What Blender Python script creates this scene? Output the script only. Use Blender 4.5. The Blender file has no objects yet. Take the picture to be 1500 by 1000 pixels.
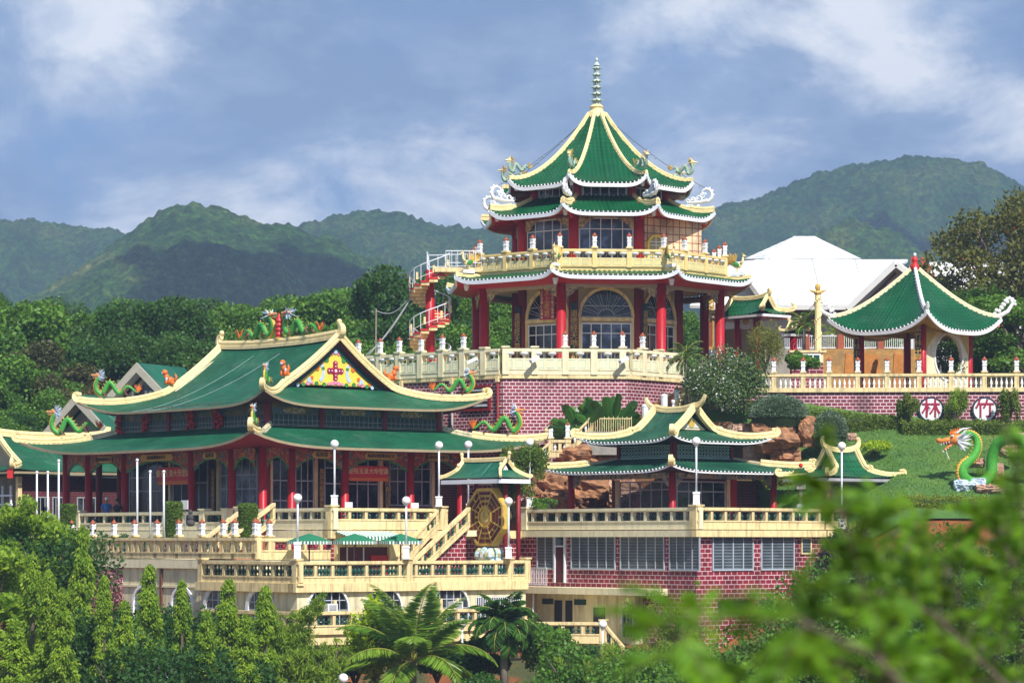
import bpy, math, random
import numpy as np
from mathutils import Vector, Matrix, Quaternion
random.seed(7); rng = np.random.default_rng(11)
PI = math.pi
S = bpy.context.scene
COL = S.collection
FPX = 1500*100/36.0           # focal length in photo pixels (100 mm lens)
HZ = 790.0                    # horizon row of the photo
def P(px, py, Y): return Vector(((px-750)/FPX*Y, Y, (HZ-py)/FPX*Y))
def G(px, Y): return Vector(((px-750)/FPX*Y, Y, 0))
def V3(x, y, z=0): return Vector((x, y, z))
def along(p, e, px):
    """point on the ground line p + t e that is seen at column px"""
    k = (px-750)/FPX
    t = (k*p.y-p.x)/(e.x-k*e.y)
    return Vector((p.x+t*e.x, p.y+t*e.y, 0))
def dist(p, e, px):
    k = (px-750)/FPX
    return (k*p.y-p.x)/(e.x-k*e.y)
def zpx(py, Y): return (HZ-py)/FPX*Y
eR = Vector((math.cos(math.radians(40)), math.sin(math.radians(40)), 0))
eL = Vector((-math.sin(math.radians(40)), math.cos(math.radians(40)), 0))
def ang(a): return Vector((math.cos(math.radians(a)), math.sin(math.radians(a)), 0))
Z = Vector((0, 0, 1))
def frame(A, d):
    """x = along d (left to right as seen), y = back into the wall, z = up"""
    d = Vector((d.x, d.y, 0)).normalized()
    b = Vector((-d.y, d.x, 0))
    return Matrix(((d.x, b.x, 0, A.x), (d.y, b.y, 0, A.y), (0, 0, 1, A.z), (0, 0, 0, 1)))

# ------------------------------------------------------------------ materials
MATS = {}
def nt(name):
    m = bpy.data.materials.new(name); m.use_nodes = True
    t = m.node_tree; b = t.nodes['Principled BSDF']
    return m, t, b
def node(t, ty, **kw):
    n = t.nodes.new(ty)
    for k, v in kw.items():
        if k in n.inputs: n.inputs[k].default_value = v
        else: setattr(n, k, v)
    return n
def rgb(c): return (c[0], c[1], c[2], 1)
def mixc(t, fac, a, b, mode='MIX'):
    n = t.nodes.new('ShaderNodeMix'); n.data_type = 'RGBA'; n.blend_type = mode
    for s, v in ((n.inputs[0], fac), (n.inputs[6], a), (n.inputs[7], b)):
        if hasattr(v, 'links'): t.links.new(v, s)
        elif isinstance(v, (int, float)): s.default_value = v
        else: s.default_value = rgb(v)
    return n.outputs[2]
def noise(t, scale, detail=4, rough=.6, coord='Object', sx=1, sy=1, sz=1):
    tc = t.nodes.new('ShaderNodeTexCoord'); mp = t.nodes.new('ShaderNodeMapping')
    mp.inputs['Scale'].default_value = (sx, sy, sz)
    t.links.new(tc.outputs[coord], mp.inputs[0])
    n = node(t, 'ShaderNodeTexNoise', Scale=scale, Detail=detail, Roughness=rough)
    t.links.new(mp.outputs[0], n.inputs['Vector'])
    return n.outputs['Fac']
def ramp(t, src, stops):
    r = t.nodes.new('ShaderNodeValToRGB'); e = r.color_ramp.elements
    while len(e) < len(stops): e.new(.5)
    for el, (p, c) in zip(e, stops):
        el.position = p; el.color = rgb(c) if isinstance(c, tuple) else (c, c, c, 1)
    t.links.new(src, r.inputs[0]); return r.outputs[0]
def bump(t, b, h, strength=.3, dist=.02):
    n = node(t, 'ShaderNodeBump', Strength=strength, Distance=dist)
    t.links.new(h, n.inputs['Height']); t.links.new(n.outputs[0], b.inputs['Normal'])
def paint(name, c, rough=.55, var=.25, dirt=None, scale=1.3, dirtamt=.5, streak=False, spec=.4, metal=0, bmp=.15):
    """painted plaster, wood or metal: slight mottling, optional grime with its own shape"""
    m, t, b = nt(name)
    n1 = noise(t, scale*2.2, 5, .65)
    lo = tuple(x*(1-var) for x in c); hi = tuple(min(1, x*(1+var*.5)) for x in c)
    col = ramp(t, n1, [(.3, lo), (.7, hi)])
    if dirt:
        n2 = noise(t, scale*.9, 8, .75, sx=3 if streak else 1, sy=3 if streak else 1, sz=.35 if streak else 1)
        f = ramp(t, n2, [(.47, 0.0), (.70, min(1, dirtamt*1.25))])
        col = mixc(t, f, col, dirt)
    t.links.new(col, b.inputs['Base Color'])
    b.inputs['Roughness'].default_value = rough; b.inputs['Specular IOR Level'].default_value = spec
    b.inputs['Metallic'].default_value = metal
    if bmp: bump(t, b, noise(t, scale*14, 3), bmp, .01)
    MATS[name] = m; return m
def brick(name, c1, c2, mortar, w, h, ms):
    m, t, b = nt(name)
    tc = t.nodes.new('ShaderNodeTexCoord')
    br = node(t, 'ShaderNodeTexBrick', Scale=1.0)
    br.inputs['Brick Width'].default_value = w; br.inputs['Row Height'].default_value = h
    br.inputs['Mortar Size'].default_value = ms; br.inputs['Mortar Smooth'].default_value = .25
    br.inputs['Color1'].default_value = rgb(c1); br.inputs['Color2'].default_value = rgb(c2); br.inputs['Mortar'].default_value = rgb(mortar)
    t.links.new(tc.outputs['UV'], br.inputs['Vector'])
    n = noise(t, .8, 8, .7, sz=.5)
    dirt = ramp(t, n, [(.36, (.5, .46, .46)), (.5, (.95, .93, .93)), (.65, (1.08, 1.05, 1.05))])
    col = mixc(t, 1.0, br.outputs['Color'], dirt, 'MULTIPLY')
    t.links.new(col, b.inputs['Base Color']); b.inputs['Roughness'].default_value = .6
    bump(t, b, br.outputs['Fac'], -.25, .02)
    MATS[name] = m; return m
def tiles(name, c, rough=.35, row=.3, colw=.25, var=.35, dirt=(.25, .33, .28), dirtamt=.25, streak=0, ms=.012):
    m, t, b = nt(name)
    tc = t.nodes.new('ShaderNodeTexCoord')
    br = node(t, 'ShaderNodeTexBrick', Scale=1.0)
    br.inputs['Brick Width'].default_value = colw; br.inputs['Row Height'].default_value = row
    br.inputs['Mortar Size'].default_value = ms; br.inputs['Mortar Smooth'].default_value = .3
    br.offset = 0 if name != 'shingle' else .5
    br.inputs['Color1'].default_value = rgb(c); br.inputs['Color2'].default_value = rgb(tuple(x*(1-var) for x in c))
    br.inputs['Mortar'].default_value = rgb(tuple(x*.45 for x in c))
    t.links.new(tc.outputs['UV'], br.inputs['Vector'])
    n = noise(t, .7, 8, .75)
    f = ramp(t, n, [(.5, 0.0), (.75, dirtamt)])
    col = mixc(t, f, br.outputs['Color'], dirt)
    n3 = noise(t, .45, 6, .65)
    col = mixc(t, 1.0, col, ramp(t, n3, [(.36, (.72, .78, .78)), (.64, (1.22, 1.18, 1.12))]), 'MULTIPLY')
    if streak:
        n2 = noise(t, 2.0, 3, .6, coord='UV', sx=2.2, sy=.12)
        col = mixc(t, ramp(t, n2, [(.62, 0.0), (.72, streak)]), col, (.45, .6, .52))
    t.links.new(col, b.inputs['Base Color']); b.inputs['Roughness'].default_value = rough
    b.inputs['Specular IOR Level'].default_value = .25
    bump(t, b, br.outputs['Fac'], -.4, .03)
    MATS[name] = m; return m
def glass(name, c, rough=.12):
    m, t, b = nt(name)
    n = noise(t, 1.1, 4, .6)  # mottled base colour imitates mixed reflections in the panes
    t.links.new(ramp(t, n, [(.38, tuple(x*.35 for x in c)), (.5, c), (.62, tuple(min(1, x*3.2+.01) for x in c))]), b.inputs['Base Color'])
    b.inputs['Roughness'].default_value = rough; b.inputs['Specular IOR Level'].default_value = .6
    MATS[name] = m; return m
def pattern(name, cols, scale, base=None, rough=.6):
    """painted ornament: cells of flat colour"""
    m, t, b = nt(name)
    tc = t.nodes.new('ShaderNodeTexCoord')
    v = node(t, 'ShaderNodeTexVoronoi', Scale=scale); t.links.new(tc.outputs['Object'], v.inputs['Vector'])
    sp = t.nodes.new('ShaderNodeSeparateColor'); t.links.new(v.outputs['Color'], sp.inputs[0])
    k = len(cols); st = [(i/k, c) for i, c in enumerate(cols)]
    r = ramp(t, sp.outputs[0], st); r.node.color_ramp.interpolation = 'CONSTANT'
    t.links.new(r, b.inputs['Base Color']); b.inputs['Roughness'].default_value = rough
    MATS[name] = m; return m
def leafm(name, c1, c2, c3=None, transl=.35, rough=.55, acc=.9):
    """leaves: colour differs from leaf to leaf (attribute 'var'), some light comes through"""
    m, t, b = nt(name)
    a = t.nodes.new('ShaderNodeAttribute'); a.attribute_name = 'var'
    st = [(0, c1), (.75 if c3 else 1, c2)] + ([(acc, c2), (min(.999, acc+.02), c3)] if c3 else [])
    col = ramp(t, a.outputs['Fac'], st)
    t.links.new(col, b.inputs['Base Color']); b.inputs['Roughness'].default_value = rough; b.inputs['Specular IOR Level'].default_value = .3
    tr = t.nodes.new('ShaderNodeBsdfTranslucent')
    t.links.new(mixc(t, .5, col, (.35, .5, .05), 'MIX') if not c3 else col, tr.inputs[0])
    mx = t.nodes.new('ShaderNodeMixShader'); mx.inputs[0].default_value = transl
    t.links.new(b.outputs[0], mx.inputs[1]); t.links.new(tr.outputs[0], mx.inputs[2])
    t.links.new(mx.outputs[0], t.nodes['Material Output'].inputs[0])
    MATS[name] = m; return m
CREAM = (.82, .66, .34)
paint('cream', CREAM, .6, .1, (.16, .13, .08), dirtamt=.6, streak=True, scale=1.6)
paint('cream_pale', (.84, .76, .50), .65, .1, (.30, .27, .19), dirtamt=.35, streak=True)
paint('cream_wall', (.70, .64, .42), .7, .12, (.2, .17, .11), dirtamt=.65, streak=True, scale=.8)
paint('ridge', (.90, .74, .38), .5, .08, (.5, .38, .16), dirtamt=.5, scale=2.5)
paint('gold', (.62, .40, .09), .4, .3, scale=5)
paint('ochre', (.60, .42, .08), .45, .2, scale=4)
paint('yellow', (.85, .62, .08), .55, .08)
paint('white', (.82, .83, .84), .5, .06, (.5, .5, .48), dirtamt=.3, scale=2)
paint('globe', (.86, .87, .88), .25, .03, bmp=0)
paint('metal_white', (.72, .76, .82), .4, .05, bmp=0)
paint('red', (.42, .012, .022), .4, .15, (.2, .02, .02), dirtamt=.3, scale=1.5, spec=.3)
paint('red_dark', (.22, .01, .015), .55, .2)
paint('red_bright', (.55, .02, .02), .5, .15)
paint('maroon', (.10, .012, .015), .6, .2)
paint('terracotta', (.36, .085, .035), .65, .2, (.2, .08, .05), dirtamt=.5)
paint('step_red', (.40, .09, .045), .6, .15, (.2, .07, .05), dirtamt=.5)
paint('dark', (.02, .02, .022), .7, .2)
paint('dark_green', (.01, .05, .04), .5, .2)
paint('bottle', (.012, .07, .05), .35, .3, scale=3)
paint('aqua', (.40, .62, .55), .6, .08)
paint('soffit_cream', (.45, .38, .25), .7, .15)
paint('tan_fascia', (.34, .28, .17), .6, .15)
paint('grey_beige', (.44, .41, .33), .75, .08, (.3, .28, .22), dirtamt=.4)
paint('house_wall', (.62, .62, .60), .7, .08)
paint('concrete', (.34, .32, .28), .8, .2, (.15, .14, .12), dirtamt=.6)
paint('wood_brown', (.16, .07, .04), .6, .2)
paint('dark_stone', (.07, .065, .07), .8, .3)
paint('trunk', (.13, .10, .075), .85, .35, scale=6)
paint('trunk_pale', (.26, .22, .17), .85, .3, scale=6)
paint('rock', (.44, .21, .10), .85, .6, (.10, .06, .04), scale=1.6, dirtamt=.9, bmp=1.)
paint('rock_pale', (.55, .36, .26), .85, .5, (.25, .10, .05), scale=2, dirtamt=.9, bmp=1.)
paint('rock_blue', (.55, .66, .75), .7, .3, (.3, .4, .5), scale=2, dirtamt=.7, bmp=.5)
paint('stone', (.38, .36, .33), .8, .25)
paint('steel', (.35, .36, .38), .4, .2)
paint('black', (.012, .012, .014), .5, .1)
paint('dragon_green', (.06, .33, .05), .45, .3, scale=6)
paint('dragon_jade', (.30, .45, .35), .45, .25, scale=6)
paint('dragon_belly', (.75, .42, .06), .5, .2, scale=5)
paint('orange', (.70, .16, .02), .5, .2)
paint('mane', (.48, .60, .80), .5, .15)
paint('muzzle', (.70, .30, .10), .5, .2)
paint('pink', (.75, .25, .38), .5, .1)
paint('blue', (.10, .30, .65), .5, .1)
paint('navy', (.01, .03, .05), .5, .1)
paint('leaf_paint', (.05, .25, .06), .5, .1)
paint('crimson', (.35, .015, .06), .5, .1)
paint('finial_jade', (.48, .58, .52), .5, .15, (.15, .2, .18), dirtamt=.5)
paint('canvas_green', (.012, .17, .08), .8, .12)
paint('canvas_white', (.80, .82, .84), .8, .05)
paint('steel_frame', (.42, .46, .52), .4, .1, bmp=0)
paint('shirt', (.05, .18, .45), .8, .2); paint('skin', (.35, .19, .12), .6, .05); paint('hair', (.015, .012, .01), .6, .1)
brick('brick_fine', (.26, .032, .048), (.15, .018, .03), (.66, .49, .54), .32, .18, .027)
brick('brick_big', (.28, .018, .034), (.15, .010, .018), (.66, .47, .51), .38, .21, .020)
brick('block_screen', (.06, .01, .014), (.08, .012, .016), (.16, .05, .055), .34, .14, .02)
brick('tan_tile', (.86, .66, .42), (.82, .62, .38), (.34, .13, .07), .42, .42, .03); MATS['tan_tile'].node_tree.nodes['Brick Texture'].offset = 0
tiles('tile_green', (.004, .092, .034), .28, .27, 10, .12, dirtamt=.1, ms=.03)
tiles('shingle', (.0065, .105, .050), .6, .24, .8, .2, dirtamt=.20, ms=.022)
tiles('tile_old', (.012, .085, .048), .45, .25, 10, .25, dirt=(.12, .2, .15), dirtamt=.5)
tiles('white_roof', (.84, .85, .87), .6, .45, 3, .03, dirt=(.6, .6, .6), dirtamt=.2, ms=.04)
tiles('sheet_green', (.008, .11, .06), .4, 5, .25, .06, streak=.8)
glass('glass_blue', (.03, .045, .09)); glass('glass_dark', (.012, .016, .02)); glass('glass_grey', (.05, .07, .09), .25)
pattern('frieze', [(.30, .04, .02), (.42, .12, .03), (.05, .16, .05), (.30, .04, .02), (.45, .22, .05), (.33, .06, .03), (.06, .12, .2)], 9)
pattern('frieze_blue', [(.20, .26, .24), (.35, .34, .26), (.08, .16, .14), (.3, .3, .25), (.42, .34, .2)], 6)
pattern('frieze_gold', [(.34, .24, .12), (.5, .42, .24), (.12, .16, .12), (.42, .3, .14), (.55, .48, .3)], 9)
pattern('panel_paint', [(.09, .14, .16), (.16, .15, .05), (.05, .12, .09), (.22, .17, .07), (.10, .16, .20)], 4)
pattern('mosaic', [(.45, .60, .70), (.50, .62, .72), (.40, .38, .18), (.25, .45, .35), (.55, .66, .74), (.6, .6, .4)], 7)
# louvre glass: grey slats seen edge on
def louvre():
    m, t, b = nt('louvre')
    tc = t.nodes.new('ShaderNodeTexCoord'); w = node(t, 'ShaderNodeTexWave', Scale=2.2, Distortion=.4)
    w.bands_direction = 'Y'; t.links.new(tc.outputs['UV'], w.inputs[0])
    c = ramp(t, w.outputs['Fac'], [(.25, (.05, .06, .06)), (.6, (.13, .17, .21))])
    n = noise(t, .9, 3, .6); c = mixc(t, 1., c, ramp(t, n, [(.3, (.5, .5, .5)), (.7, (1.1, 1.1, 1.1))]), 'MULTIPLY')
    t.links.new(c, b.inputs['Base Color']); b.inputs['Roughness'].default_value = .3
    bump(t, b, w.outputs['Fac'], .6, .03); MATS['louvre'] = m
louvre()
def stripes():
    m, t, b = nt('stripes')
    tc = t.nodes.new('ShaderNodeTexCoord'); w = node(t, 'ShaderNodeTexWave', Scale=1.6)
    w.bands_direction = 'X'; t.links.new(tc.outputs['UV'], w.inputs[0])
    r = ramp(t, w.outputs['Fac'], [(0, (.8, .83, .82)), (.5, (.02, .18, .10))]); r.node.color_ramp.interpolation = 'CONSTANT'
    t.links.new(r, b.inputs['Base Color']); b.inputs['Roughness'].default_value = .8; MATS['stripes'] = m
stripes()
leafm('leaf_forest', (.010, .045, .008), (.060, .155, .02), transl=.25)
leafm('leaf_forest_b', (.03, .10, .010), (.14, .29, .028), transl=.28)
leafm('leaf_brown', (.04, .05, .015), (.13, .13, .035), (.22, .09, .03), acc=.8)
leafm('leaf_column', (.09, .21, .014), (.40, .56, .045), transl=.5)
leafm('leaf_dark', (.010, .045, .008), (.04, .12, .018), transl=.25, rough=.6)
leafm('leaf_bamboo', (.10, .20, .015), (.36, .50, .05), transl=.45)
leafm('leaf_palm', (.015, .07, .012), (.08, .2, .03), transl=.3, rough=.35)
leafm('leaf_coconut', (.06, .17, .015), (.30, .46, .05), transl=.35, rough=.3)
leafm('leaf_lime', (.30, .45, .02), (.60, .75, .03), transl=.5)
leafm('leaf_travel', (.015, .07, .012), (.06, .17, .022), transl=.25, rough=.3)
leafm('leaf_sage', (.07, .12, .07), (.19, .26, .17), transl=.15)
leafm('leaf_hedge', (.05, .10, .01), (.20, .27, .03), transl=.25)
leafm('leaf_hedge_yellow', (.10, .15, .01), (.35, .38, .03), transl=.3)
leafm('leaf_topiary', (.05, .11, .012), (.17, .27, .03), transl=.3)
leafm('leaf_flower', (.035, .09, .02), (.13, .2, .05), (.85, .85, .82), transl=.2, acc=.80)
leafm('leaf_flame', (.05, .075, .015), (.19, .19, .035), (.75, .13, .01), transl=.3, acc=.93)
leafm('leaf_olive', (.10, .12, .02), (.28, .27, .05), transl=.3)
leafm('leaf_purple', (.012, .012, .012), (.07, .03, .04), transl=.1)
leafm('leaf_near', (.035, .13, .010), (.20, .42, .02), transl=.5)
leafm('leaf_pink', (.25, .10, .10), (.5, .25, .27), transl=.1)
leafm('leaf_bed', (.02, .09, .02), (.08, .2, .05), (.75, .4, .03), acc=.92)

# ------------------------------------------------------------------ objects
def world_loc(o):
    p = Vector((0, 0, 0))
    while o is not None: p = p + o.location; o = o.parent
    return p
def props(o, label=None, cat=None, group=None, kind=None):
    if label: o['label'] = label
    if cat: o['category'] = cat
    if group: o['group'] = group
    if kind: o['kind'] = kind
    return o
def thing(name, label, cat, loc=(0, 0, 0), group=None, kind=None):
    o = bpy.data.objects.new(name, None); COL.objects.link(o)
    o.location = loc; o.empty_display_size = .3
    return props(o, label, cat, group, kind)
def copy_tree(o, parent=None):
    c = o.copy(); COL.objects.link(c)
    if parent is not None: c.parent = parent
    for ch in list(o.children): copy_tree(ch, c)
    return c
def place(proto, used, loc, rz=0, sc=1, label=None, group=None):
    """first use moves the prototype itself, later uses copy it with all its parts"""
    o = copy_tree(proto) if used[0] else proto
    used[0] = True
    o.location = loc; o.rotation_euler = (0, 0, rz)
    o.scale = (sc, sc, sc) if isinstance(sc, (int, float)) else sc
    if label: o['label'] = label
    if group: o['group'] = group
    return o
def link_mesh(me, name, mat, parent=None):
    me.materials.append(MATS[mat] if isinstance(mat, str) else mat)
    o = bpy.data.objects.new(name, me); COL.objects.link(o)
    if parent is not None: o.parent = parent
    return o
class MB:
    def __init__(s, M=None):
        s.v = []; s.f = []; s.uv = {}; s.M = M; s.smooth = False
    def add(s, pts, faces, uvs=None):
        b = len(s.v)
        s.v += [(s.M @ Vector(p)) if s.M is not None else Vector(p) for p in pts]
        for i, f in enumerate(faces):
            if uvs is not None: s.uv[len(s.f)] = uvs[i]
            s.f.append(tuple(b+k for k in f))
        return s
    def box(s, x0, x1, y0, y1, z0, z1):
        p = [(x, y, z) for z in (z0, z1) for y in (y0, y1) for x in (x0, x1)]
        return s.add(p, [(0, 2, 3, 1), (4, 5, 7, 6), (0, 1, 5, 4), (2, 6, 7, 3), (0, 4, 6, 2), (1, 3, 7, 5)])
    def beam(s, a, b, w, h):
        """box beam between two points, w horizontal, h vertical"""
        a, b = Vector(a), Vector(b); d = (b-a).normalized()
        sd = d.cross(Z); sd = sd.normalized() if sd.length > 1e-4 else Vector((1, 0, 0))
        up = sd.cross(d); q = []
        for c in (a, b):
            for i, j in ((-1, -1), (1, -1), (1, 1), (-1, 1)): q.append(c+sd*w/2*i+up*h/2*j)
        return s.add(q, [(3, 2, 1, 0), (4, 5, 6, 7), (0, 1, 5, 4), (1, 2, 6, 5), (2, 3, 7, 6), (3, 0, 4, 7)])
    def prism(s, poly, z0, z1):
        n = len(poly)
        a = sum(poly[i][0]*poly[(i+1) % n][1]-poly[(i+1) % n][0]*poly[i][1] for i in range(n))
        if a < 0: poly = poly[::-1]
        p = [(q[0], q[1], z0) for q in poly]+[(q[0], q[1], z1) for q in poly]
        return s.add(p, [tuple(range(n-1, -1, -1)), tuple(range(n, 2*n))]+[(i, (i+1) % n, n+(i+1) % n, n+i) for i in range(n)])
    def plate(s, poly, y0, y1):
        """polygon in the x-z plane with thickness y0 (front) .. y1 (back)"""
        n = len(poly)
        a = sum(poly[i][0]*poly[(i+1) % n][1]-poly[(i+1) % n][0]*poly[i][1] for i in range(n))
        if a < 0: poly = poly[::-1]
        p = [(q[0], y0, q[1]) for q in poly]+[(q[0], y1, q[1]) for q in poly]
        return s.add(p, [tuple(range(n)), tuple(range(2*n-1, n-1, -1))]+[((i+1) % n, i, n+i, n+(i+1) % n) for i in range(n)])
    def tube(s, path, r, n=8, cap=True):
        path = [Vector(p) for p in path]; m = len(path)
        rs = r if isinstance(r, (list, tuple)) else [r]*m
        ref = None; pts = []
        for i in range(m):
            d = (path[min(i+1, m-1)]-path[max(i-1, 0)])
            d = d.normalized() if d.length > 1e-9 else Vector((0, 0, 1))
            if ref is None:
                ref = Vector((1, 0, 0)) if abs(d.x) < .9 else Vector((0, 1, 0))
            a = (ref-d*ref.dot(d)); a = a.normalized() if a.length > 1e-6 else d.orthogonal().normalized()
            ref = a; b = d.cross(a)
            for k in range(n):
                t = 2*PI*k/n; pts.append(path[i]+(a*math.cos(t)+b*math.sin(t))*rs[i])
        fs = [(i*n+k, i*n+(k+1) % n, (i+1)*n+(k+1) % n, (i+1)*n+k) for i in range(m-1) for k in range(n)]
        if cap: fs += [tuple(range(n-1, -1, -1)), tuple(range((m-1)*n, m*n))]
        return s.add(pts, fs)
    def lathe(s, prof, c=(0, 0, 0), n=12):
        c = Vector(c)
        return s.tube([c+Vector((0, 0, z)) for r, z in prof], [max(r, .001) for r, z in prof], n)
    def sweep(s, path, prof, scales=None, side=None, cap=True):
        path = [Vector(p) for p in path]; m = len(path); k = len(prof)
        if side is None:
            d = path[-1]-path[0]; side = Vector((d.x, d.y, 0)).cross(Z)
        side = side.normalized(); pts = []
        for i in range(m):
            t = (path[min(i+1, m-1)]-path[max(i-1, 0)]).normalized()
            up = side.cross(t); up = up.normalized()
            sc = scales[i] if scales else 1
            for a, b in prof: pts.append(path[i]+side*a*sc+up*b*sc)
        fs = [(i*k+j, (i+1)*k+j, (i+1)*k+(j+1) % k, i*k+(j+1) % k) for i in range(m-1) for j in range(k)]
        if cap: fs += [tuple(range(k)), tuple(range(m*k-1, (m-1)*k-1, -1))]
        return s.add(pts, fs)
    def ell(s, c, r, n=10, m=7, R=None, bumpy=0):
        c = Vector(c); pts = []
        for i in range(m+1):
            th = PI*i/m
            for j in range(n):
                ph = 2*PI*j/n
                q = Vector((math.sin(th)*math.cos(ph)*r[0], math.sin(th)*math.sin(ph)*r[1], math.cos(th)*r[2]))
                if bumpy: q *= 1+random.uniform(-bumpy, bumpy)
                if R is not None: q = R @ q
                pts.append(c+q)
        return s.add(pts, [(i*n+j, (i+1)*n+j, (i+1)*n+(j+1) % n, i*n+(j+1) % n) for i in range(m) for j in range(n)])
    def cone(s, a, b, r0, r1=.002, n=6):
        return s.tube([a, b], [r0, r1], n)
    def build(s, name, mat, parent=None, smooth=False, loc=None, label=None, cat=None, group=None, kind=None, local=False):
        off = world_loc(parent) if parent is not None and not local else Vector((0, 0, 0))
        if loc is not None: off = Vector(loc)
        me = bpy.data.meshes.new(name)
        me.from_pydata([tuple(v-off) for v in s.v], [], s.f)
        uvl = me.uv_layers.new(name='UVMap'); uv = uvl.data
        for pi, poly in enumerate(me.polygons):
            if pi in s.uv:
                for li, w in zip(poly.loop_indices, s.uv[pi]): uv[li].uv = w
            else:
                n = poly.normal
                t = Z.cross(n)
                if t.length < .05: t = Vector((1, 0, 0)); b2 = Vector((0, 1, 0))
                else:
                    t.normalize(); b2 = n.cross(t)
                for li, vi in zip(poly.loop_indices, poly.vertices):
                    w = s.v[vi]; uv[li].uv = (w.dot(t), w.dot(b2))
        if smooth:
            me.polygons.foreach_set('use_smooth', [True]*len(me.polygons))
        o = link_mesh(me, name, mat, parent)
        if loc is not None and parent is None: o.location = loc
        return props(o, label, cat, group, kind)
def circ(n, rx, rz=None, cx=0, cz=0, a0=0, a1=2*PI, close=False):
    rz = rx if rz is None else rz
    return [(cx+rx*math.cos(a0+(a1-a0)*i/(n if not close else n-1)), cz+rz*math.sin(a0+(a1-a0)*i/(n if not close else n-1))) for i in range(n)]
def curl(end, D, r, turn=1.55, n=14, shrink=.45, up=1):
    """curling horn: starts at end heading along D, turns up and back"""
    out = []
    for i in range(1, n+1):
        a = turn*PI*i/n; rr = r*(1-(1-shrink)*i/n)
        out.append(end+D*(rr*math.sin(a))+Z*up*(r-rr*math.cos(a)))
    return out

# ------------------------------------------------------------------ leaves
def unit(n):
    a = rng.normal(size=(n, 3)); return a/np.linalg.norm(a, axis=1)[:, None]
def leaf_mesh(name, C, size, D=None, aspect=.5, var=None, flat=None, jit=.5, fold=.0):
    """one small rhombic leaf per row of C (numpy n x 3); D gives its long direction"""
    n = len(C)
    L = unit(n) if D is None else D+unit(n)*jit
    L /= np.linalg.norm(L, axis=1)[:, None]
    N = unit(n)
    if flat is not None: N = N*(1-flat)+np.array([0, 0, 1.])*flat
    W = np.cross(L, N); W /= (np.linalg.norm(W, axis=1)[:, None]+1e-9)
    sz = (size*rng.uniform(.6, 1.3, n))[:, None] if np.isscalar(size) else size[:, None]
    v = np.empty((n, 4, 3))
    v[:, 0] = C-L*sz*.5; v[:, 1] = C+W*sz*aspect*.5; v[:, 2] = C+L*sz*.5; v[:, 3] = C-W*sz*aspect*.5
    me = bpy.data.meshes.new(name)
    me.vertices.add(n*4); me.vertices.foreach_set('co', v.ravel().astype(np.float32))
    me.loops.add(n*4); me.loops.foreach_set('vertex_index', np.arange(n*4, dtype=np.int32))
    me.polygons.add(n); me.polygons.foreach_set('loop_start', np.arange(0, n*4, 4, dtype=np.int32))
    if var is None: var = rng.uniform(0, 1, n)
    me.update(calc_edges=True)
    at = me.attributes.new('var', 'FLOAT', 'POINT')
    at.data.foreach_set('value', np.repeat(np.clip(var, 0, 1), 4).astype(np.float32))
    return me
def clumps(centers, radii, per, shell=.6):
    """points scattered through ellipsoidal clumps, denser near their outside"""
    out = []; vs = []
    for c, r, k in zip(centers, radii, per):
        u = unit(k); rad = shell+(1-shell)*rng.uniform(0, 1, k)
        rad = np.where(rng.uniform(0, 1, k) < .25, rng.uniform(.2, 1, k), rad)
        out.append(np.array(c)+u*rad[:, None]*np.array(r)); vs.append(np.full(k, rng.uniform(.0, .35))+rng.uniform(0, .65, k))
    return np.concatenate(out), np.concatenate(vs)
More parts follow.
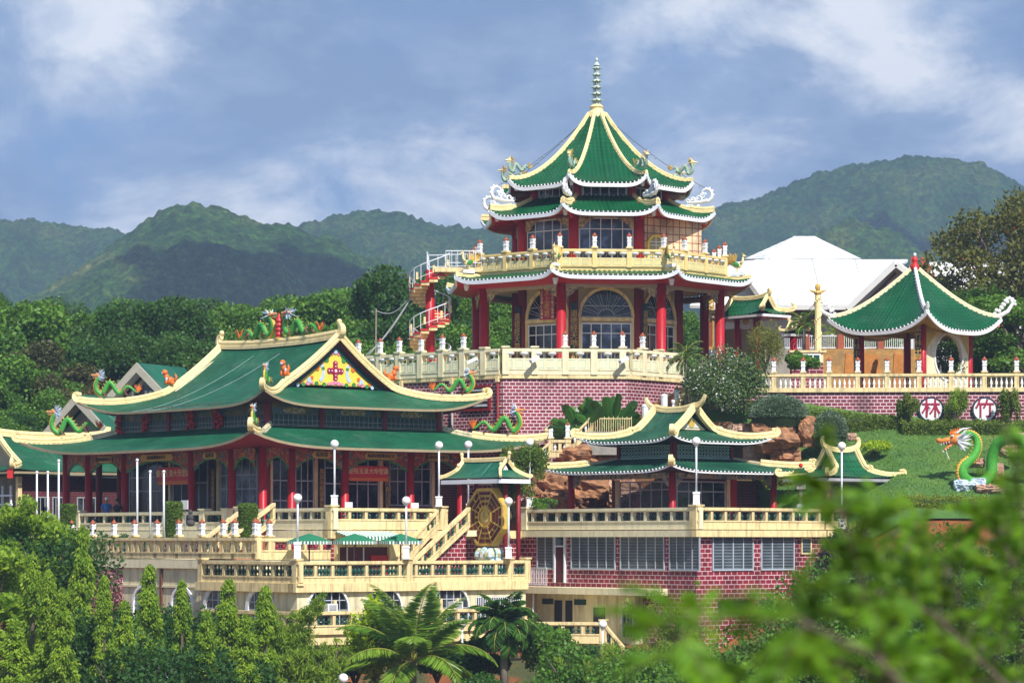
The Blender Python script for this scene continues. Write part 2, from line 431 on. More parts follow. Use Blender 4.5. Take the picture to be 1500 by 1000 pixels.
# ------------------------------------------------------------------ roofs
RIDGE = [(-.17, -.06), (-.17, .10), (-.12, .13), (-.15, .19), (-.15, .26), (-.08, .29), (-.07, .36), (.07, .36), (.08, .29), (.15, .26), (.15, .19), (.12, .13), (.17, .10), (.17, -.06)]
def ridge_prof(k): return [(a*k, b*k) for a, b in RIDGE]
def rect_ring(c, hx, hy, M=None):
    return [Vector((c[0]-hx, c[1]-hy, 0)), Vector((c[0]+hx, c[1]-hy, 0)), Vector((c[0]+hx, c[1]+hy, 0)), Vector((c[0]-hx, c[1]+hy, 0))]
def ribf(a, rib):
    if not rib: return 0
    return rib[1]*abs(math.sin(PI*a/rib[0]))
def ring_roof(outer, inner, ze, zi, lift=.5, q=1.4, p=4, flare=.15, rib=None, rows=10, cols=24, r=2.0, only=None, per=6, soffit=None, th=.13):
    n = len(outer); tl = MB(); sf = MB(); eaves = []; hips = []
    cen = sum(outer, Vector())/n
    def pos(i, s, t):
        O = outer[i].lerp(outer[(i+1) % n], (s+1)/2); I = inner[i].lerp(inner[(i+1) % n], (s+1)/2)
        c = I.lerp(O, t); w = abs(s)**p*t**r
        k = outer[i] if s < 0 else outer[(i+1) % n]
        return c+(k-cen).normalized()*flare*w, w
    for i in range(n):
        if only is not None and i not in only: continue
        E = (outer[(i+1) % n]-outer[i]); el = E.length; e = E.normalized()
        nc = max(cols, int(el/rib[0]*per)) if rib else cols
        mid = (outer[i]+outer[(i+1) % n])/2; mi = (inner[i]+inner[(i+1) % n])/2
        dep = (mid-mi).length; sl = math.hypot(dep, zi-ze)
        pts = []; uvp = []
        for b in range(rows+1):
            t = b/rows
            for a in range(nc+1):
                s = -1+2*a/nc
                c, w = pos(i, s, t)
                z = ze+(zi-ze)*(1-t)**q+lift*w
                al = (c-mid).dot(e)
                pts.append((c.x, c.y, z+ribf(al, rib))); uvp.append((al, sl*(1-t)))
        fs = []; uv = []
        for b in range(rows):
            for a in range(nc):
                k = b*(nc+1)+a; f = (k, k+nc+1, k+nc+2, k+1); fs.append(f); uv.append([uvp[j] for j in f])
        tl.add(pts, fs, uv)
        ev = []
        for a in range(25):
            s = -1+2*a/24; c, w = pos(i, s, 1.0); ev.append(Vector((c.x, c.y, ze+lift*w)))
        eaves.append((i, ev))
        if soffit is not None:
            sp = []; R = 4; t0 = soffit[1]
            for b in range(R+1):
                tt = t0+(1-t0)*b/R
                for a in range(25):
                    s = -1+2*a/24; c, w = pos(i, s, tt)
                    sp.append((c.x, c.y, soffit[0]+(ze-th-soffit[0])*(b/R)+lift*abs(s)**p*tt**r))
            sf.add(sp, [(b*25+a, b*25+a+1, (b+1)*25+a+1, (b+1)*25+a) for b in range(R) for a in range(24)])
        hp = []
        for b in range(rows+1):
            t = b/rows; c, w = pos(i, -1, t)
            hp.append(Vector((c.x, c.y, ze+(zi-ze)*(1-t)**q+lift*w)))
        hips.append((i, hp))
    return tl, sf, eaves, hips
def fascia(mb, eaves, w=.1, h=.2, dz=-.09):
    for i, ev in eaves:
        e = (ev[-1]-ev[0]); side = Vector((e.x, e.y, 0)).cross(Z)
        mb.sweep([q+Z*dz for q in ev], [(-w/2, -h/2), (w/2, -h/2), (w/2, h/2), (-w/2, h/2)], side=side)
def tile_ends(mb, eaves, pitch, r, out=.06):
    """row of round tile ends under the eave"""
    for i, ev in eaves:
        L = 0; nx = pitch/2; e = (ev[-1]-ev[0]); sd = Vector((e.x, e.y, 0)).cross(Z).normalized()
        for a, b in zip(ev, ev[1:]):
            d = (b-a).length
            while nx <= L+d:
                c = a.lerp(b, (nx-L)/d)+sd*out+Z*.02
                mb.ell(c, (r, r, r), 6, 4); nx += pitch
            L += d
def scallops(mb, path, pitch=.28, r=.11, side=None, off=.15):
    d = path[-1]-path[0]; sd = side or Vector((d.x, d.y, 0)).cross(Z).normalized()
    L = 0; nx = pitch/2
    for a, b in zip(path, path[1:]):
        l = (b-a).length
        while nx <= L+l:
            c = a.lerp(b, (nx-L)/l)
            for s in (-1, 1): mb.ell(c+sd*s*off+Z*.02, (r, r, r*.7), 6, 4)
            nx += pitch
        L += l
def irimoya(C, X, Lr, Le, De, dg, ze, zr, lift=.5, q=1.8, p=5, rib=None, rows=16, cols=40, r=1.5, inset=.5, flare=.15, sway=.25):
    """hip-and-gable roof. C centre, X unit vector along the ridge"""
    Y = Vector((-X.y, X.x, 0)); tl = MB(); C = Vector((C.x, C.y, 0))
    zf = lambda d: ze+(zr-ze)*max(0., 1-d/De)**q
    def W(x, y, z): return C+X*x+Y*y+Z*z
    per = 6
    for sg in (-1, 1):
        nc = int(2*Le/rib[0]*per) if rib else cols
        pts = []; uvp = []
        for b in range(rows+1):
            d = De*b/rows; t = max(0, (d-dg)/(De-dg)); hl = Lr if d <= dg else Lr+(Le-Lr)*t
            for a in range(nc+1):
                s = -1+2*a/nc; w = abs(s)**p*t**r; x = s*hl
                sg2 = 1 if s > 0 else -1
                zz = zf(d)+lift*w+ribf(x, rib)+sway*max(0, (abs(s)-.2))**2*(1-b/rows)**2
                pts.append(W(x+sg2*flare*w*.7, sg*(d+flare*w*.7), zz)); uvp.append((x, (De-d)*1.15))
        fs = [(b*(nc+1)+a, b*(nc+1)+a+1, (b+1)*(nc+1)+a+1, (b+1)*(nc+1)+a) for b in range(rows) for a in range(nc)]
        if sg > 0: fs = [f for f in fs]
        else: fs = [f[::-1] for f in fs]
        tl.add(pts, fs, [[uvp[j] for j in f] for f in fs])
        for k in (1,):
            nc2 = int(2*De/rib[0]*per) if rib else cols
            pts = []; uvp = []; R2 = max(8, rows//2)
            t0 = -(inset+.1)/(Le-Lr)
            for b in range(R2+1):
                t = t0+(1-t0)*b/R2; tc = max(t, 0); d = dg+(De-dg)*tc
                for a in range(nc2+1):
                    s = -1+2*a/nc2; w = abs(s)**p*tc**r; y = s*d; s2 = 1 if s > 0 else -1
                    pts.append(W(sg*(Lr+(Le-Lr)*t+flare*w*.7), y+s2*flare*w*.7, zf(dg+(De-dg)*tc)+lift*w+ribf(y, rib)-min(0, t)*.0)); uvp.append((y, (1-t)*(Le-Lr)*1.1))
            fs = [(b*(nc2+1)+a, b*(nc2+1)+a+1, (b+1)*(nc2+1)+a+1, (b+1)*(nc2+1)+a) for b in range(R2) for a in range(nc2)]
            if sg > 0: fs = [f[::-1] for f in fs]
            tl.add(pts, fs, [[uvp[j] for j in f] for f in fs])
    corners = [W(-Le, -De, 0), W(Le, -De, 0), W(Le, De, 0), W(-Le, De, 0)]
    hips = {}
    for sx in (-1, 1):
        for sy in (-1, 1):
            hp = []
            for b in range(rows+1):
                d = De*b/rows; t = max(0, (d-dg)/(De-dg)); hl = Lr if d <= dg else Lr+(Le-Lr)*t
                w = t**r
                hp.append(W(sx*(hl+flare*w*.7), sy*(d+flare*w*.7), zf(d)+lift*w+sway*.64*(1-b/rows)**2))
            hips[(sx, sy)] = hp
    ridge = [W(x*Lr, 0, zr+sway*max(0, abs(x)-.2)**2) for x in [i/8-1 for i in range(17)]]
    return dict(tiles=tl, hips=hips, ridge=ridge, W=W, zf=zf, corners=corners, X=X, Y=Y, gx=Lr-inset)
def hip_beam(mb, path, k=1., curlr=.35, ext=.0, turn=1.4, sc=True, scr=.11, shrink=.45, drop=.0):
    """moulded ridge along a hip with a curled end"""
    d = path[-1]-path[-2]; D = Vector((d.x, d.y, 0)).normalized()
    pth = [q+Z*drop for q in path]
    end = pth[-1]
    if ext: end = end+D*ext+Z*(d.z/max(.01, math.hypot(d.x, d.y)))*ext; pth.append(end)
    n0 = len(pth); c = curl(end, D, curlr, turn, 14, shrink) if curlr else []
    sc_ = [1]*n0+[1-.55*(i+1)/len(c) for i in range(len(c))] if c else None
    dd = path[-1]-path[0]; side = Vector((dd.x, dd.y, 0)).cross(Z).normalized()
    mb.sweep(pth+c, ridge_prof(k), sc_, side=side)
    if c: mb.ell(c[-1]+Z*.05*k, (.12*k, .12*k, .12*k), 8, 6)
    if sc: scallops(mb, pth[2:], .26*k+.04, scr*k, side, .15*k)
    return end, D
def end_pad(path, frac):
    k = int(len(path)*frac); return path[k:]

# ------------------------------------------------------------------ shared small meshes
CACHE = {}
def cached(key, fn, mat, smooth=False):
    if key not in CACHE:
        mb = fn(); me = bpy.data.meshes.new(key)
        me.from_pydata([tuple(v) for v in mb.v], [], mb.f)
        uvl = me.uv_layers.new(name='UVMap').data
        for poly in me.polygons:
            n = poly.normal; t = Z.cross(n)
            t = t.normalized() if t.length > .05 else Vector((1, 0, 0)); b2 = n.cross(t)
            for li, vi in zip(poly.loop_indices, poly.vertices): uvl[li].uv = (mb.v[vi].dot(t), mb.v[vi].dot(b2))
        if smooth: me.polygons.foreach_set('use_smooth', [True]*len(me.polygons))
        me.materials.append(MATS[mat]); CACHE[key] = me
    return CACHE[key]
def inst(me, name, parent, loc, rz=0):
    o = bpy.data.objects.new(name, me); COL.objects.link(o); o.parent = parent
    o.location = Vector(loc)-world_loc(parent); o.rotation_euler = (0, 0, rz); return o
URN = [(.5, 0), (.5, .08), (.3, .12), (.35, .2), (.62, .38), (.5, .55), (.28, .72), (.26, .8), (.45, .88), (.5, .92), (.5, 1)]
def urn(h, w): return MB().lathe([(r*w, z*h) for r, z in URN], n=8)
def mushroom(h, w): return MB().lathe([(.25*w, 0), (.22*w, .35*h), (.3*w, .5*h), (.8*w, .62*h), (.95*w, .85*h), (.9*w, h)], n=8)
def finial(h):
    mb = MB(); mb.box(-.13, .13, -.13, .13, 0, .1); mb.box(-.10, .10, -.10, .10, .1, h-.1); mb.box(-.125, .125, -.125, .125, h*.55, h*.62); mb.box(-.12, .12, -.12, .12, h-.1, h)
    return mb
def fcap(): return MB().lathe([(.15, 0), (.17, .05), (.1, .1), (.06, .15), (.02, .22)], n=8)

def balustrade(label, A, B, zA, zB=None, H=1.0, rail=.14, base=.30, low=.0, bay=.93, per=2, pier=.16, post=.34, posts=(), fin=0, fin_at=None,
               mat='cream', bmat='bottle', kind='urn', bw=.14, group=None, over=.05, panel=0, thick=.26, plinth=None):
    """rail, base band, square piers between openings and turned balusters in every opening"""
    zB = zA if zB is None else zB
    d = B-A; L = Vector((d.x, d.y, 0)).length; e = Vector((d.x, d.y, 0)).normalized(); rz = math.atan2(e.y, e.x)
    t = thing('balustrade', label, 'balustrade', (A.x, A.y, min(zA, zB)-H), group)
    zl = lambda x: zA+(zB-zA)*x/L
    Pt = lambda x, z: Vector((A.x+e.x*x, A.y+e.y*x, z))
    def slab(x0, x1, top, hgt, wid):
        a, b = Pt(x0, zl(x0)-top), Pt(x1, zl(x1)-top); sd = e.cross(Z)*wid/2
        return [a-sd-Z*hgt, a+sd-Z*hgt, b+sd-Z*hgt, b-sd-Z*hgt, a-sd, a+sd, b+sd, b-sd]
    FC = [(3, 2, 1, 0), (4, 5, 6, 7), (0, 1, 5, 4), (1, 2, 6, 5), (2, 3, 7, 6), (3, 0, 4, 7)]
    m = MB(); m.add(slab(-over, L+over, 0, rail, thick+.08), FC); m.add(slab(-over, L+over, rail, .05, thick-.02), FC)
    m.build('rail', mat, t)
    m = MB(); m.add(slab(-over, L+over, H-base, base, thick), FC); m.add(slab(-over, L+over, H-base+.0, .07, thick+.06), FC)
    if low: m.add(slab(-over, L+over, H, low, thick+.12), FC)
    m.build('base', mat, t)
    if panel:
        m = MB(); m.add(slab(0, L, H-base-panel, panel, thick-.06), FC); m.build('panel', mat, t)
        m = MB(); nb_ = max(1, round(L/.55))
        F = frame(Pt(0, 0), e)
        for i in range(nb_):
            x0, x1 = (i+.14)*L/nb_, (i+.86)*L/nb_; z1 = zl(x0)-(H-base-panel)-.06; z0 = z1-panel+.1
            y = -(thick-.06)/2-.012; w = .025; m.M = F
            for (a, b, c, d_) in ((x0, x1, z1-w, z1), (x0, x1, z0, z0+w), (x0, x0+w, z0, z1), (x1-w, x1, z0, z1)): m.box(a, b, y, y+.03, c, d_)
        m.build('panel_outline', 'aqua', t)
    n = max(1, round(L/bay)); bl = L/n; hb = H-rail-.05-base-panel
    tc = math.tan(math.atan2(zB-zA, L))
    pm = cached('pier_%.2f_%.2f_%.2f_%s_%.2f' % (pier, thick, H, mat, tc), lambda: MB().add(*shear_box(pier, thick-.02, H-.02, tc)), mat)
    for i in range(n+1):
        if any(abs(i*bl-q) < .1 for q in posts): continue
        inst(pm, 'pier', t, Pt(i*bl, zl(i*bl)-H+.01), rz)
    qm = cached('post_%.2f_%.2f_%s' % (post, H+low, mat), lambda: postbox(post, H+low), mat)
    for q in posts: inst(qm, 'post', t, Pt(q, zl(q)-H-low), rz)
    if fin:
        fm = cached('fin_%.2f' % fin, lambda: finial(fin), 'white'); fc = cached('fincap', fcap, 'terracotta')
        for q in (fin_at if fin_at is not None else posts):
            o = inst(fm, 'post_cap', t, Pt(q, zl(q)+.06), rz); inst(fc, 'finial', o, Pt(q, zl(q)+.06+fin), 0)
    if per:
        bm = cached('bal_%s_%.2f_%.2f_%s' % (kind, hb, bw, bmat), lambda: (urn if kind == 'urn' else mushroom)(hb, bw), bmat, True)
        for i in range(n):
            for j in range(per):
                x = i*bl+pier/2+(bl-pier)*(j+.5)/per
                if any(abs(x-q) < post/2 for q in posts): continue
                inst(bm, 'baluster', t, Pt(x, zl(x)-rail-.05-hb))
    return t
def shear_box(w, th, h, tc):
    p = []
    for z0 in (0, h):
        for y in (-th/2, th/2):
            for x in (-w/2, w/2): p.append((x, y, z0+x*tc))
    return p, [(0, 2, 3, 1), (4, 5, 7, 6), (0, 1, 5, 4), (2, 6, 7, 3), (0, 4, 6, 2), (1, 3, 7, 5)]
def postbox(w, h):
    m = MB(); m.box(-w/2, w/2, -w/2, w/2, 0, h+.05); m.box(-w/2-.05, w/2+.05, -w/2-.05, w/2+.05, h+.05, h+.13); return m

def window(parent, F, x0, x1, z0, z1, nx, ny, fm='steel_frame', gm='glass_dark', bar=.05, y=0., name='window', ys=None, border=.07):
    """glazed window standing 4 cm proud of the wall plane y"""
    m = MB(F)
    m.box(x0, x1, y-.06, y, z0, z0+border); m.box(x0, x1, y-.06, y, z1-border, z1)
    m.box(x0, x0+border, y-.058, y, z0+border, z1-border); m.box(x1-border, x1, y-.058, y, z0+border, z1-border)
    for i in range(1, nx):
        x = x0+(x1-x0)*i/nx; m.box(x-bar/2, x+bar/2, y-.05, y, z0+border, z1-border)
    zs = ys if ys is not None else [i/ny for i in range(1, ny)]
    for q in zs:
        z = z0+(z1-z0)*q; m.box(x0+border, x1-border, y-.046, y, z-bar/2, z+bar/2)
    o = m.build(name, fm, parent)
    g = MB(F); g.box(x0+.01, x1-.01, y-.03, y-.004, z0+.01, z1-.01); g.build('pane', gm, o)
    return o
def text_mesh(s, size, mat, parent, F, x, z, y, name='lettering', vertical=False, depth=.01, bold=0):
    """lettering as real raised geometry, centred at x, z on the plane y of frame F"""
    cu = bpy.data.curves.new('txt', 'FONT'); cu.body = '\n'.join(s) if vertical else s
    cu.size = size; cu.extrude = depth; cu.align_x = 'CENTER'; cu.align_y = 'CENTER'; cu.offset = bold
    cu.space_line = .95
    o = bpy.data.objects.new('txt', cu); COL.objects.link(o)
    me = bpy.data.meshes.new_from_object(o.evaluated_get(bpy.context.evaluated_depsgraph_get()))
    bpy.data.objects.remove(o)
    M = F @ Matrix.Translation((x, y, z)) @ Matrix.Rotation(PI/2, 4, 'X')
    me.transform(Matrix.Translation(-world_loc(parent)) @ M if parent is not None else M)
    me.materials.clear()
    return link_mesh(me, name, mat, parent)

# ------------------------------------------------------------------ dragons
def dragon(L=2.7, H=1.1, r=.13, scheme='green', humps=2, name='dragon_statue', big=False, tail=True, spikes=True):
    body_m, head_m, mane_m, flame_m = dict(green=('dragon_green', 'muzzle', 'mane', 'orange'), jade=('dragon_jade', 'ridge', 'gold', 'gold'), lawn=('dragon_green', 'orange', 'mane', 'dragon_belly'))[scheme]
    t = thing(name, 'dragon', 'dragon statue')
    pts = []; rs = []; N = 46; xe = L*.80
    for i in range(N+1):
        u = i/N; x = xe*u
        A = H*(.18+.50*u)
        z = r*1.0+A*(math.sin(PI*humps*u)**2)
        pts.append(Vector((x, .05*math.sin(6*u), z))); rs.append(r*(.30+.75*min(1, u*1.6)))
    for i in range(1, 15):
        a = i/14
        pts.append(Vector((xe+L*.11*math.sin(PI*a*.92), 0, r+H*.86*a**1.25))); rs.append(r*(1.05-.22*a))
    m = MB(); m.tube(pts, rs, 10); b = m.build('body', body_m, t, smooth=True)
    # belly scutes and back spikes
    m = MB()
    for i in range(3, len(pts)-2, 1 if big else 2):
        d = (pts[i+1]-pts[i-1]).normalized(); up = Vector((-d.z, 0, d.x))
        if spikes: m.cone(pts[i]+up*rs[i]*.8, pts[i]+up*(rs[i]*1.75)-d*rs[i]*.4, rs[i]*.32, .004, 5)
    if spikes: m.build('back_spikes', flame_m if scheme != 'green' else 'dragon_belly', t)
    # belly strip up the neck
    m = MB(); nk = pts[-16:]; nr = rs[-16:]
    path = []
    for i in range(len(nk)):
        a = nk[max(0, i-1)]; c = nk[min(len(nk)-1, i+1)]; d = (c-a).normalized(); fr = Vector((d.z, 0, -d.x))
        path.append(nk[i]+fr*nr[i]*.45)
    m.tube(path, [q*.72 for q in nr], 8); m.build('belly', 'dragon_belly' if scheme != 'jade' else 'dragon_jade', t, smooth=True)
    # legs
    for u in (.36, .92):
        k = int(u*N); c = pts[k]
        for s in (-1, 1):
            m = MB(); m.tube([c, c+Vector((.05, s*r*1.3, -c.z*.4)), Vector((c.x-.1*L/2.7, s*r*1.6, .05))], [r*.6, r*.42, r*.28], 6)
            for q in (-.5, 0, .5): m.cone(Vector((c.x-.1*L/2.7, s*r*1.6, .05)), Vector((c.x-.1*L/2.7+r*.9, s*r*1.6+q*r, .01)), r*.2, .005, 4)
            m.build('leg', 'wood_brown' if scheme == 'green' else body_m, t)
    # head
    k = r/.13; hc = pts[-1]+Vector((.02*k, 0, .10*k)); R = Matrix.Rotation(math.radians(8), 3, 'Y')
    m = MB(); m.ell(hc, (.19*k, .13*k, .13*k), 12, 8, R)
    m.ell(hc+Vector((.20, 0, .02))*k, (.20*k, .095*k, .065*k), 10, 7, Matrix.Rotation(math.radians(-6), 3, 'Y'))
    m.ell(hc+Vector((.37, 0, .045))*k, (.06*k, .085*k, .06*k), 8, 6)
    for s in (-1, 1):
        m.ell(hc+Vector((.08, s*.075, .10))*k, (.06*k, .045*k, .05*k), 8, 6)
    h = m.build('head', head_m, t, smooth=True)
    m = MB(); m.ell(hc+Vector((.19, 0, -.11))*k, (.17*k, .075*k, .035*k), 10, 6, Matrix.Rotation(math.radians(22), 3, 'Y'))
    m.build('jaw', 'muzzle' if scheme != 'jade' else 'ridge', h, smooth=True)
    m = MB()
    for s in (-1, 1):
        for j in range(4):
            x = .12+.07*j
            m.cone(hc+Vector((x, s*.06, -.02))*k, hc+Vector((x+.01, s*.06, -.07))*k, .015*k, .002, 4)
        m.ell(hc+Vector((.11, s*.11, .11))*k, (.022*k,)*3, 6, 5)
    m.build('teeth', 'white', h)
    m = MB(); m.ell(hc+Vector((.13, 0, -.045))*k, (.15*k, .05*k, .03*k), 8, 5); m.build('mouth', 'crimson', h)
    m = MB()
    for s in (-1, 1):
        c0 = hc+Vector((-.02, s*.06, .11))*k
        m.tube([c0, c0+Vector((-.10, s*.05, .10))*k, c0+Vector((-.2, s*.07, .22))*k], [.022*k, .016*k, .004*k], 5)
    m.build('horns', 'ridge' if scheme != 'lawn' else 'white', h)
    m = MB(); rd = random.Random(3)
    for i in range(34 if big else 26):
        a = math.radians(rd.uniform(-75, 80)); s = rd.uniform(-1, 1)
        d = Vector((-math.cos(a), s*.8, math.sin(a)*.95)).normalized(); l = rd.uniform(.24, .40)*k
        c0 = hc+Vector((-.04, s*.09, math.sin(a)*.07))*k
        m.cone(c0, c0+d*l+Vector((0, 0, -.02)), .038*k, .008*k, 4)
    m.build('mane', mane_m, t)
    if tail:
        m = MB()
        for i in range(9):
            a = math.radians(50+i*12); l = rd.uniform(.30, .52)*k*1.15
            m.cone(pts[0]+Vector((.05, 0, 0)), pts[0]+Vector((math.cos(a)*l*.7, rd.uniform(-.1, .1), math.sin(a)*l)), .05*k, .012*k, 5)
        m.build('tail', flame_m, t)
    return t

# ------------------------------------------------------------------ lamps
def lamp(label, px, py_globe, Y, z0, base_h=.55, r=.2, group='globe lamps on white poles', basew=.3):
    g = P(px, py_globe, Y); t = thing('street_lamp', label, 'lamp', (g.x, g.y, z0), group)
    if base_h:
        m = MB(); w = basew/2; m.M = Matrix.Translation((g.x, g.y, 0))
        m.box(-w, w, -w, w, z0, z0+base_h*.85); m.box(-w*1.15, w*1.15, -w*1.15, w*1.15, z0+base_h*.85, z0+base_h)
        m.box(-w*1.1, w*1.1, -w*1.1, w*1.1, z0-.001, z0+.08)
        m.build('pedestal', 'white', t)
    m = MB(); m.tube([(g.x, g.y, z0+base_h), (g.x, g.y, g.z-r*1.1)], .045, 8)
    m.lathe([(.07, g.z-r*1.25), (.09, g.z-r*.9)], (g.x, g.y, 0), 8); m.build('pole', 'metal_white', t, smooth=True)
    m = MB(); m.ell(g, (r, r, r), 16, 12); m.build('globe', 'globe', t, smooth=True)
    return t
def lantern(label, p, group='white lanterns hanging under the pagoda eaves', s=1., mat='globe'):
    t = thing('hanging_lantern', label, 'lantern', p, group)
    m = MB(Matrix.Translation(p)); m.lathe([(.09*s, -.42*s), (.17*s, -.08*s), (.17*s, -.04*s)], n=6); m.build('lamp_body', mat, t)
    m = MB(Matrix.Translation(p)); m.lathe([(.19*s, -.06*s), (.12*s, 0), (.03, .05*s)], n=6); m.tube([(0, 0, 0), (0, 0, .35*s)], .012, 4); m.build('lamp_cap', 'stone', t)
    return t
# ================================================================== reference lines
T0 = G(486, 134.0); T1 = along(T0, eR, 765); TL = along(T0, eL, 40)
V0 = G(1020, 132.0); V1 = along(V0, eR, 1290); VW = along(V0, eL, 765)
LT0 = G(435, 128.0); LT1 = along(LT0, eR, 770); LTL = along(LT0, eL, 295)
M0 = G(375, 131.5); M1 = along(M0, eR, 492); ML = along(M0, eL, 40)
FZ, GZ, LZ, BZ = .46, -.95, -1.95, -4.25      # floors: hall, garden, lower terrace, lowest walk

def panel_row(parent, F, xs, z0, z1, y, mat, name, th=.05):
    m = MB(F)
    for a, b in zip(xs[::2], xs[1::2]): m.box(a, b, y-th, y, z0, z1)
    return m.build(name, mat, parent)
def bracket_frieze(m, x0, x1, zt, h0, h1, y0, y1):
    """hanging carved frieze between two columns, scalloped towards the columns"""
    n = 20; top = [(x0, zt), (x1, zt)]; bot = []
    for i in range(n+1):
        u = i/n; s = abs(2*u-1); k = s**2.2
        z = zt-h0-(h1-h0)*k-.05*abs(math.sin(u*PI*6))
        bot.append((x1+(x0-x1)*u, z))
    m.plate([(x0, zt)]+[(x, z) for x, z in reversed(bot)]+[(x1, zt)], y0, y1)

# ================================================================== main hall
N1 = G(370, 137.6); W1 = 18.07; L1 = 21.1
def hall():
    H = thing('temple_hall', 'largest green roofed temple hall with double eaves, red columns and yellow floral gable', 'temple', (N1.x, N1.y, FZ))
    u0, v0 = eR, eL
    C0 = lambda a, b: N1+eR*a+eL*b
    o1 = [C0(0, 0), C0(W1, 0), C0(W1, L1), C0(0, L1)]
    k = 3.5; i1 = [C0(k, k), C0(W1-k, k), C0(W1-k, L1-k), C0(k, L1-k)]
    tl, sf, ev, hp = ring_roof(o1, i1, 4.55, 5.75, lift=.72, q=1.25, p=5, flare=.5, rows=10, cols=60, soffit=(4.5, .35), th=.12)
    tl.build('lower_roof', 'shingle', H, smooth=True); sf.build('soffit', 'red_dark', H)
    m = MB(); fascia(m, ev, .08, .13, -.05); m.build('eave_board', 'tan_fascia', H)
    m = MB()
    for i, h in hp:
        m = MB(); hip_beam(m, end_pad(h, .30) if i else end_pad(h, .55), .88, .34, .15, scr=.07, drop=.02); m.build('hip_ridge', 'ridge', H)
    # stepped inner part of the lower hips
    for i, h in hp:
        m = MB(); m.sweep([q-Z*.02 for q in h[:5]], ridge_prof(.7))
        m.build('hip_flashing', 'cream_wall', H)
    # upper roof
    kk = 1.7; Ln = (L1-2*kk)/2-.5; Wn = (W1-2*kk)/2-.55
    Cc = C0(W1/2, L1/2)
    R = irimoya(Cc, eL, 5.35, Ln, Wn, 3.55, 6.72, 10.3, lift=.72, q=1.6, p=6, cols=60, rows=22, inset=.38, flare=.5, sway=.25)
    R['tiles'].build('upper_roof', 'shingle', H, smooth=True)
    i2 = [C0(k, k), C0(W1-k, k), C0(W1-k, L1-k), C0(k, L1-k)]
    tl, sf, ev, hp2 = ring_roof([Cc-eL*Ln-eR*Wn, Cc-eL*Ln+eR*Wn, Cc+eL*Ln+eR*Wn, Cc+eL*Ln-eR*Wn], i2, 6.72, 6.9, lift=.72, q=1, p=6, flare=.5, soffit=(6.85, .0), th=.12, cols=8)
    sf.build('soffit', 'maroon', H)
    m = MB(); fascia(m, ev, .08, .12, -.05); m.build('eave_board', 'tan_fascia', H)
    m2 = MB()
    for key, h in R['hips'].items():
        m = MB(); hip_beam(m, h, .88, .32, .0, scr=.055)
        m.build('hip_ridge', 'ridge', H)
    rd = R['ridge']; e1 = (rd[-1]-rd[0]).normalized(); e1.z = 0
    full = list(reversed(curl(rd[0], -e1, .42, .95, 10, .7)))+rd+curl(rd[-1], e1, .42, .95, 10, .7)
    sc = [.6+.04*i for i in range(10)]+[1]*len(rd)+[.96-.04*i for i in range(10)]
    m2.sweep([q+Z*.02 for q in full], ridge_prof(1.15), sc, side=e1.cross(Z))
    for q in (full[0], full[-1]): m2.ell(q+Z*.12, (.14, .14, .14), 10, 7)
    m2.build('main_ridge', 'ridge', H)
    # pale sheet repairs and cables on the long slope
    # near gable
    gx = R['gx']; A = Cc-eL*gx; F = frame(A, eR); zf = R['zf']; dg = 3.55
    def strip(m, o0, o1, y0, y1, dd=dg):
        ds = [dd*i/10 for i in range(11)]
        for sg in (-1, 1):
            for a, b in zip(ds, ds[1:]):
                m.plate([(sg*a, zf(a)-o0), (sg*b, zf(b)-o0), (sg*b, zf(b)-o1), (sg*a, zf(a)-o1)], y0, y1)
    m = MB(F); zb = zf(dg)+.22
    poly = [(-dg+.45, zb)]+[(-d, zf(d)-.40) for d in [2.6, 2.0, 1.4, .8, .3]]+[(0, zf(0)-.46)]+[(d, zf(d)-.40) for d in [.3, .8, 1.4, 2.0, 2.6]]+[(dg-.45, zb)]
    m.plate(poly, -.05, .1); g = m.build('gable_panel', 'yellow', H)
    m = MB(F); strip(m, .0, .13, -.30, -.20); m.build('gable_trim', 'red_dark', H)
    m = MB(F); strip(m, .13, .26, -.20, -.12); m.build('gable_trim', 'navy', H)
    m = MB(F); strip(m, .24, .44, -.12, -.052); m.build('gable_trim', 'dark_green', H)
    # raised flower ornament
    zc = 8.75
    def disc(m, x, z, rx, rz, n=12, y=-.09): m.plate(circ(n, rx, rz, x, z), y, -.05)
    m = MB(F)
    for a in range(4):
        t = a*PI/2
        for q in (.2, .38): disc(m, q*math.cos(t), zc+q*math.sin(t), .15, .15, 10, -.10)
    disc(m, 0, zc, .2, .2, 12, -.12); m.build('rosette', 'crimson', g)
    m = MB(F)
    for a in range(4):
        for q in (.24, .42): disc(m, q*math.cos(a*PI/2), zc+q*math.sin(a*PI/2), .035, .035, 8, -.125)
    disc(m, 0, zc, .08, .08, 8, -.135); m.build('rosette_dots', 'white', g)
    m = MB(F)
    for x, z, r in ((0, 1.0, .18), (-.24, .9, .12), (.24, .9, .12), (-.2, -.66, .13), (.2, -.66, .13), (0, -.6, .13), (-.42, -.68, .1), (.42, -.68, .1), (-1.75, -.7, .13), (1.75, -.7, .13), (-1.5, -.66, .09), (1.5, -.66, .09)): disc(m, x, zc+z, r, r*.8)
    m.build('blossom', 'pink', g)
    m = MB(F)
    for s in (-1, 1):
        m.plate([(s*(.95+.28*math.cos(t)), zc-.1+.5*math.sin(t)) for t in [PI*.5+PI*i/8 for i in range(9)]]+[(s*(1.05+.2*math.cos(t)), zc-.1+.35*math.sin(t)) for t in [PI*1.5-PI*i/8 for i in range(9)]], -.08, -.05)
        disc(m, s*1.68, zc-.55, .14, .17); disc(m, s*2.4, zc-.8, .1, .1)
    disc(m, 0, zc+1.0, .13, .13, 10, -.11); m.build('scrolls', 'mane', g)
    m = MB(F)
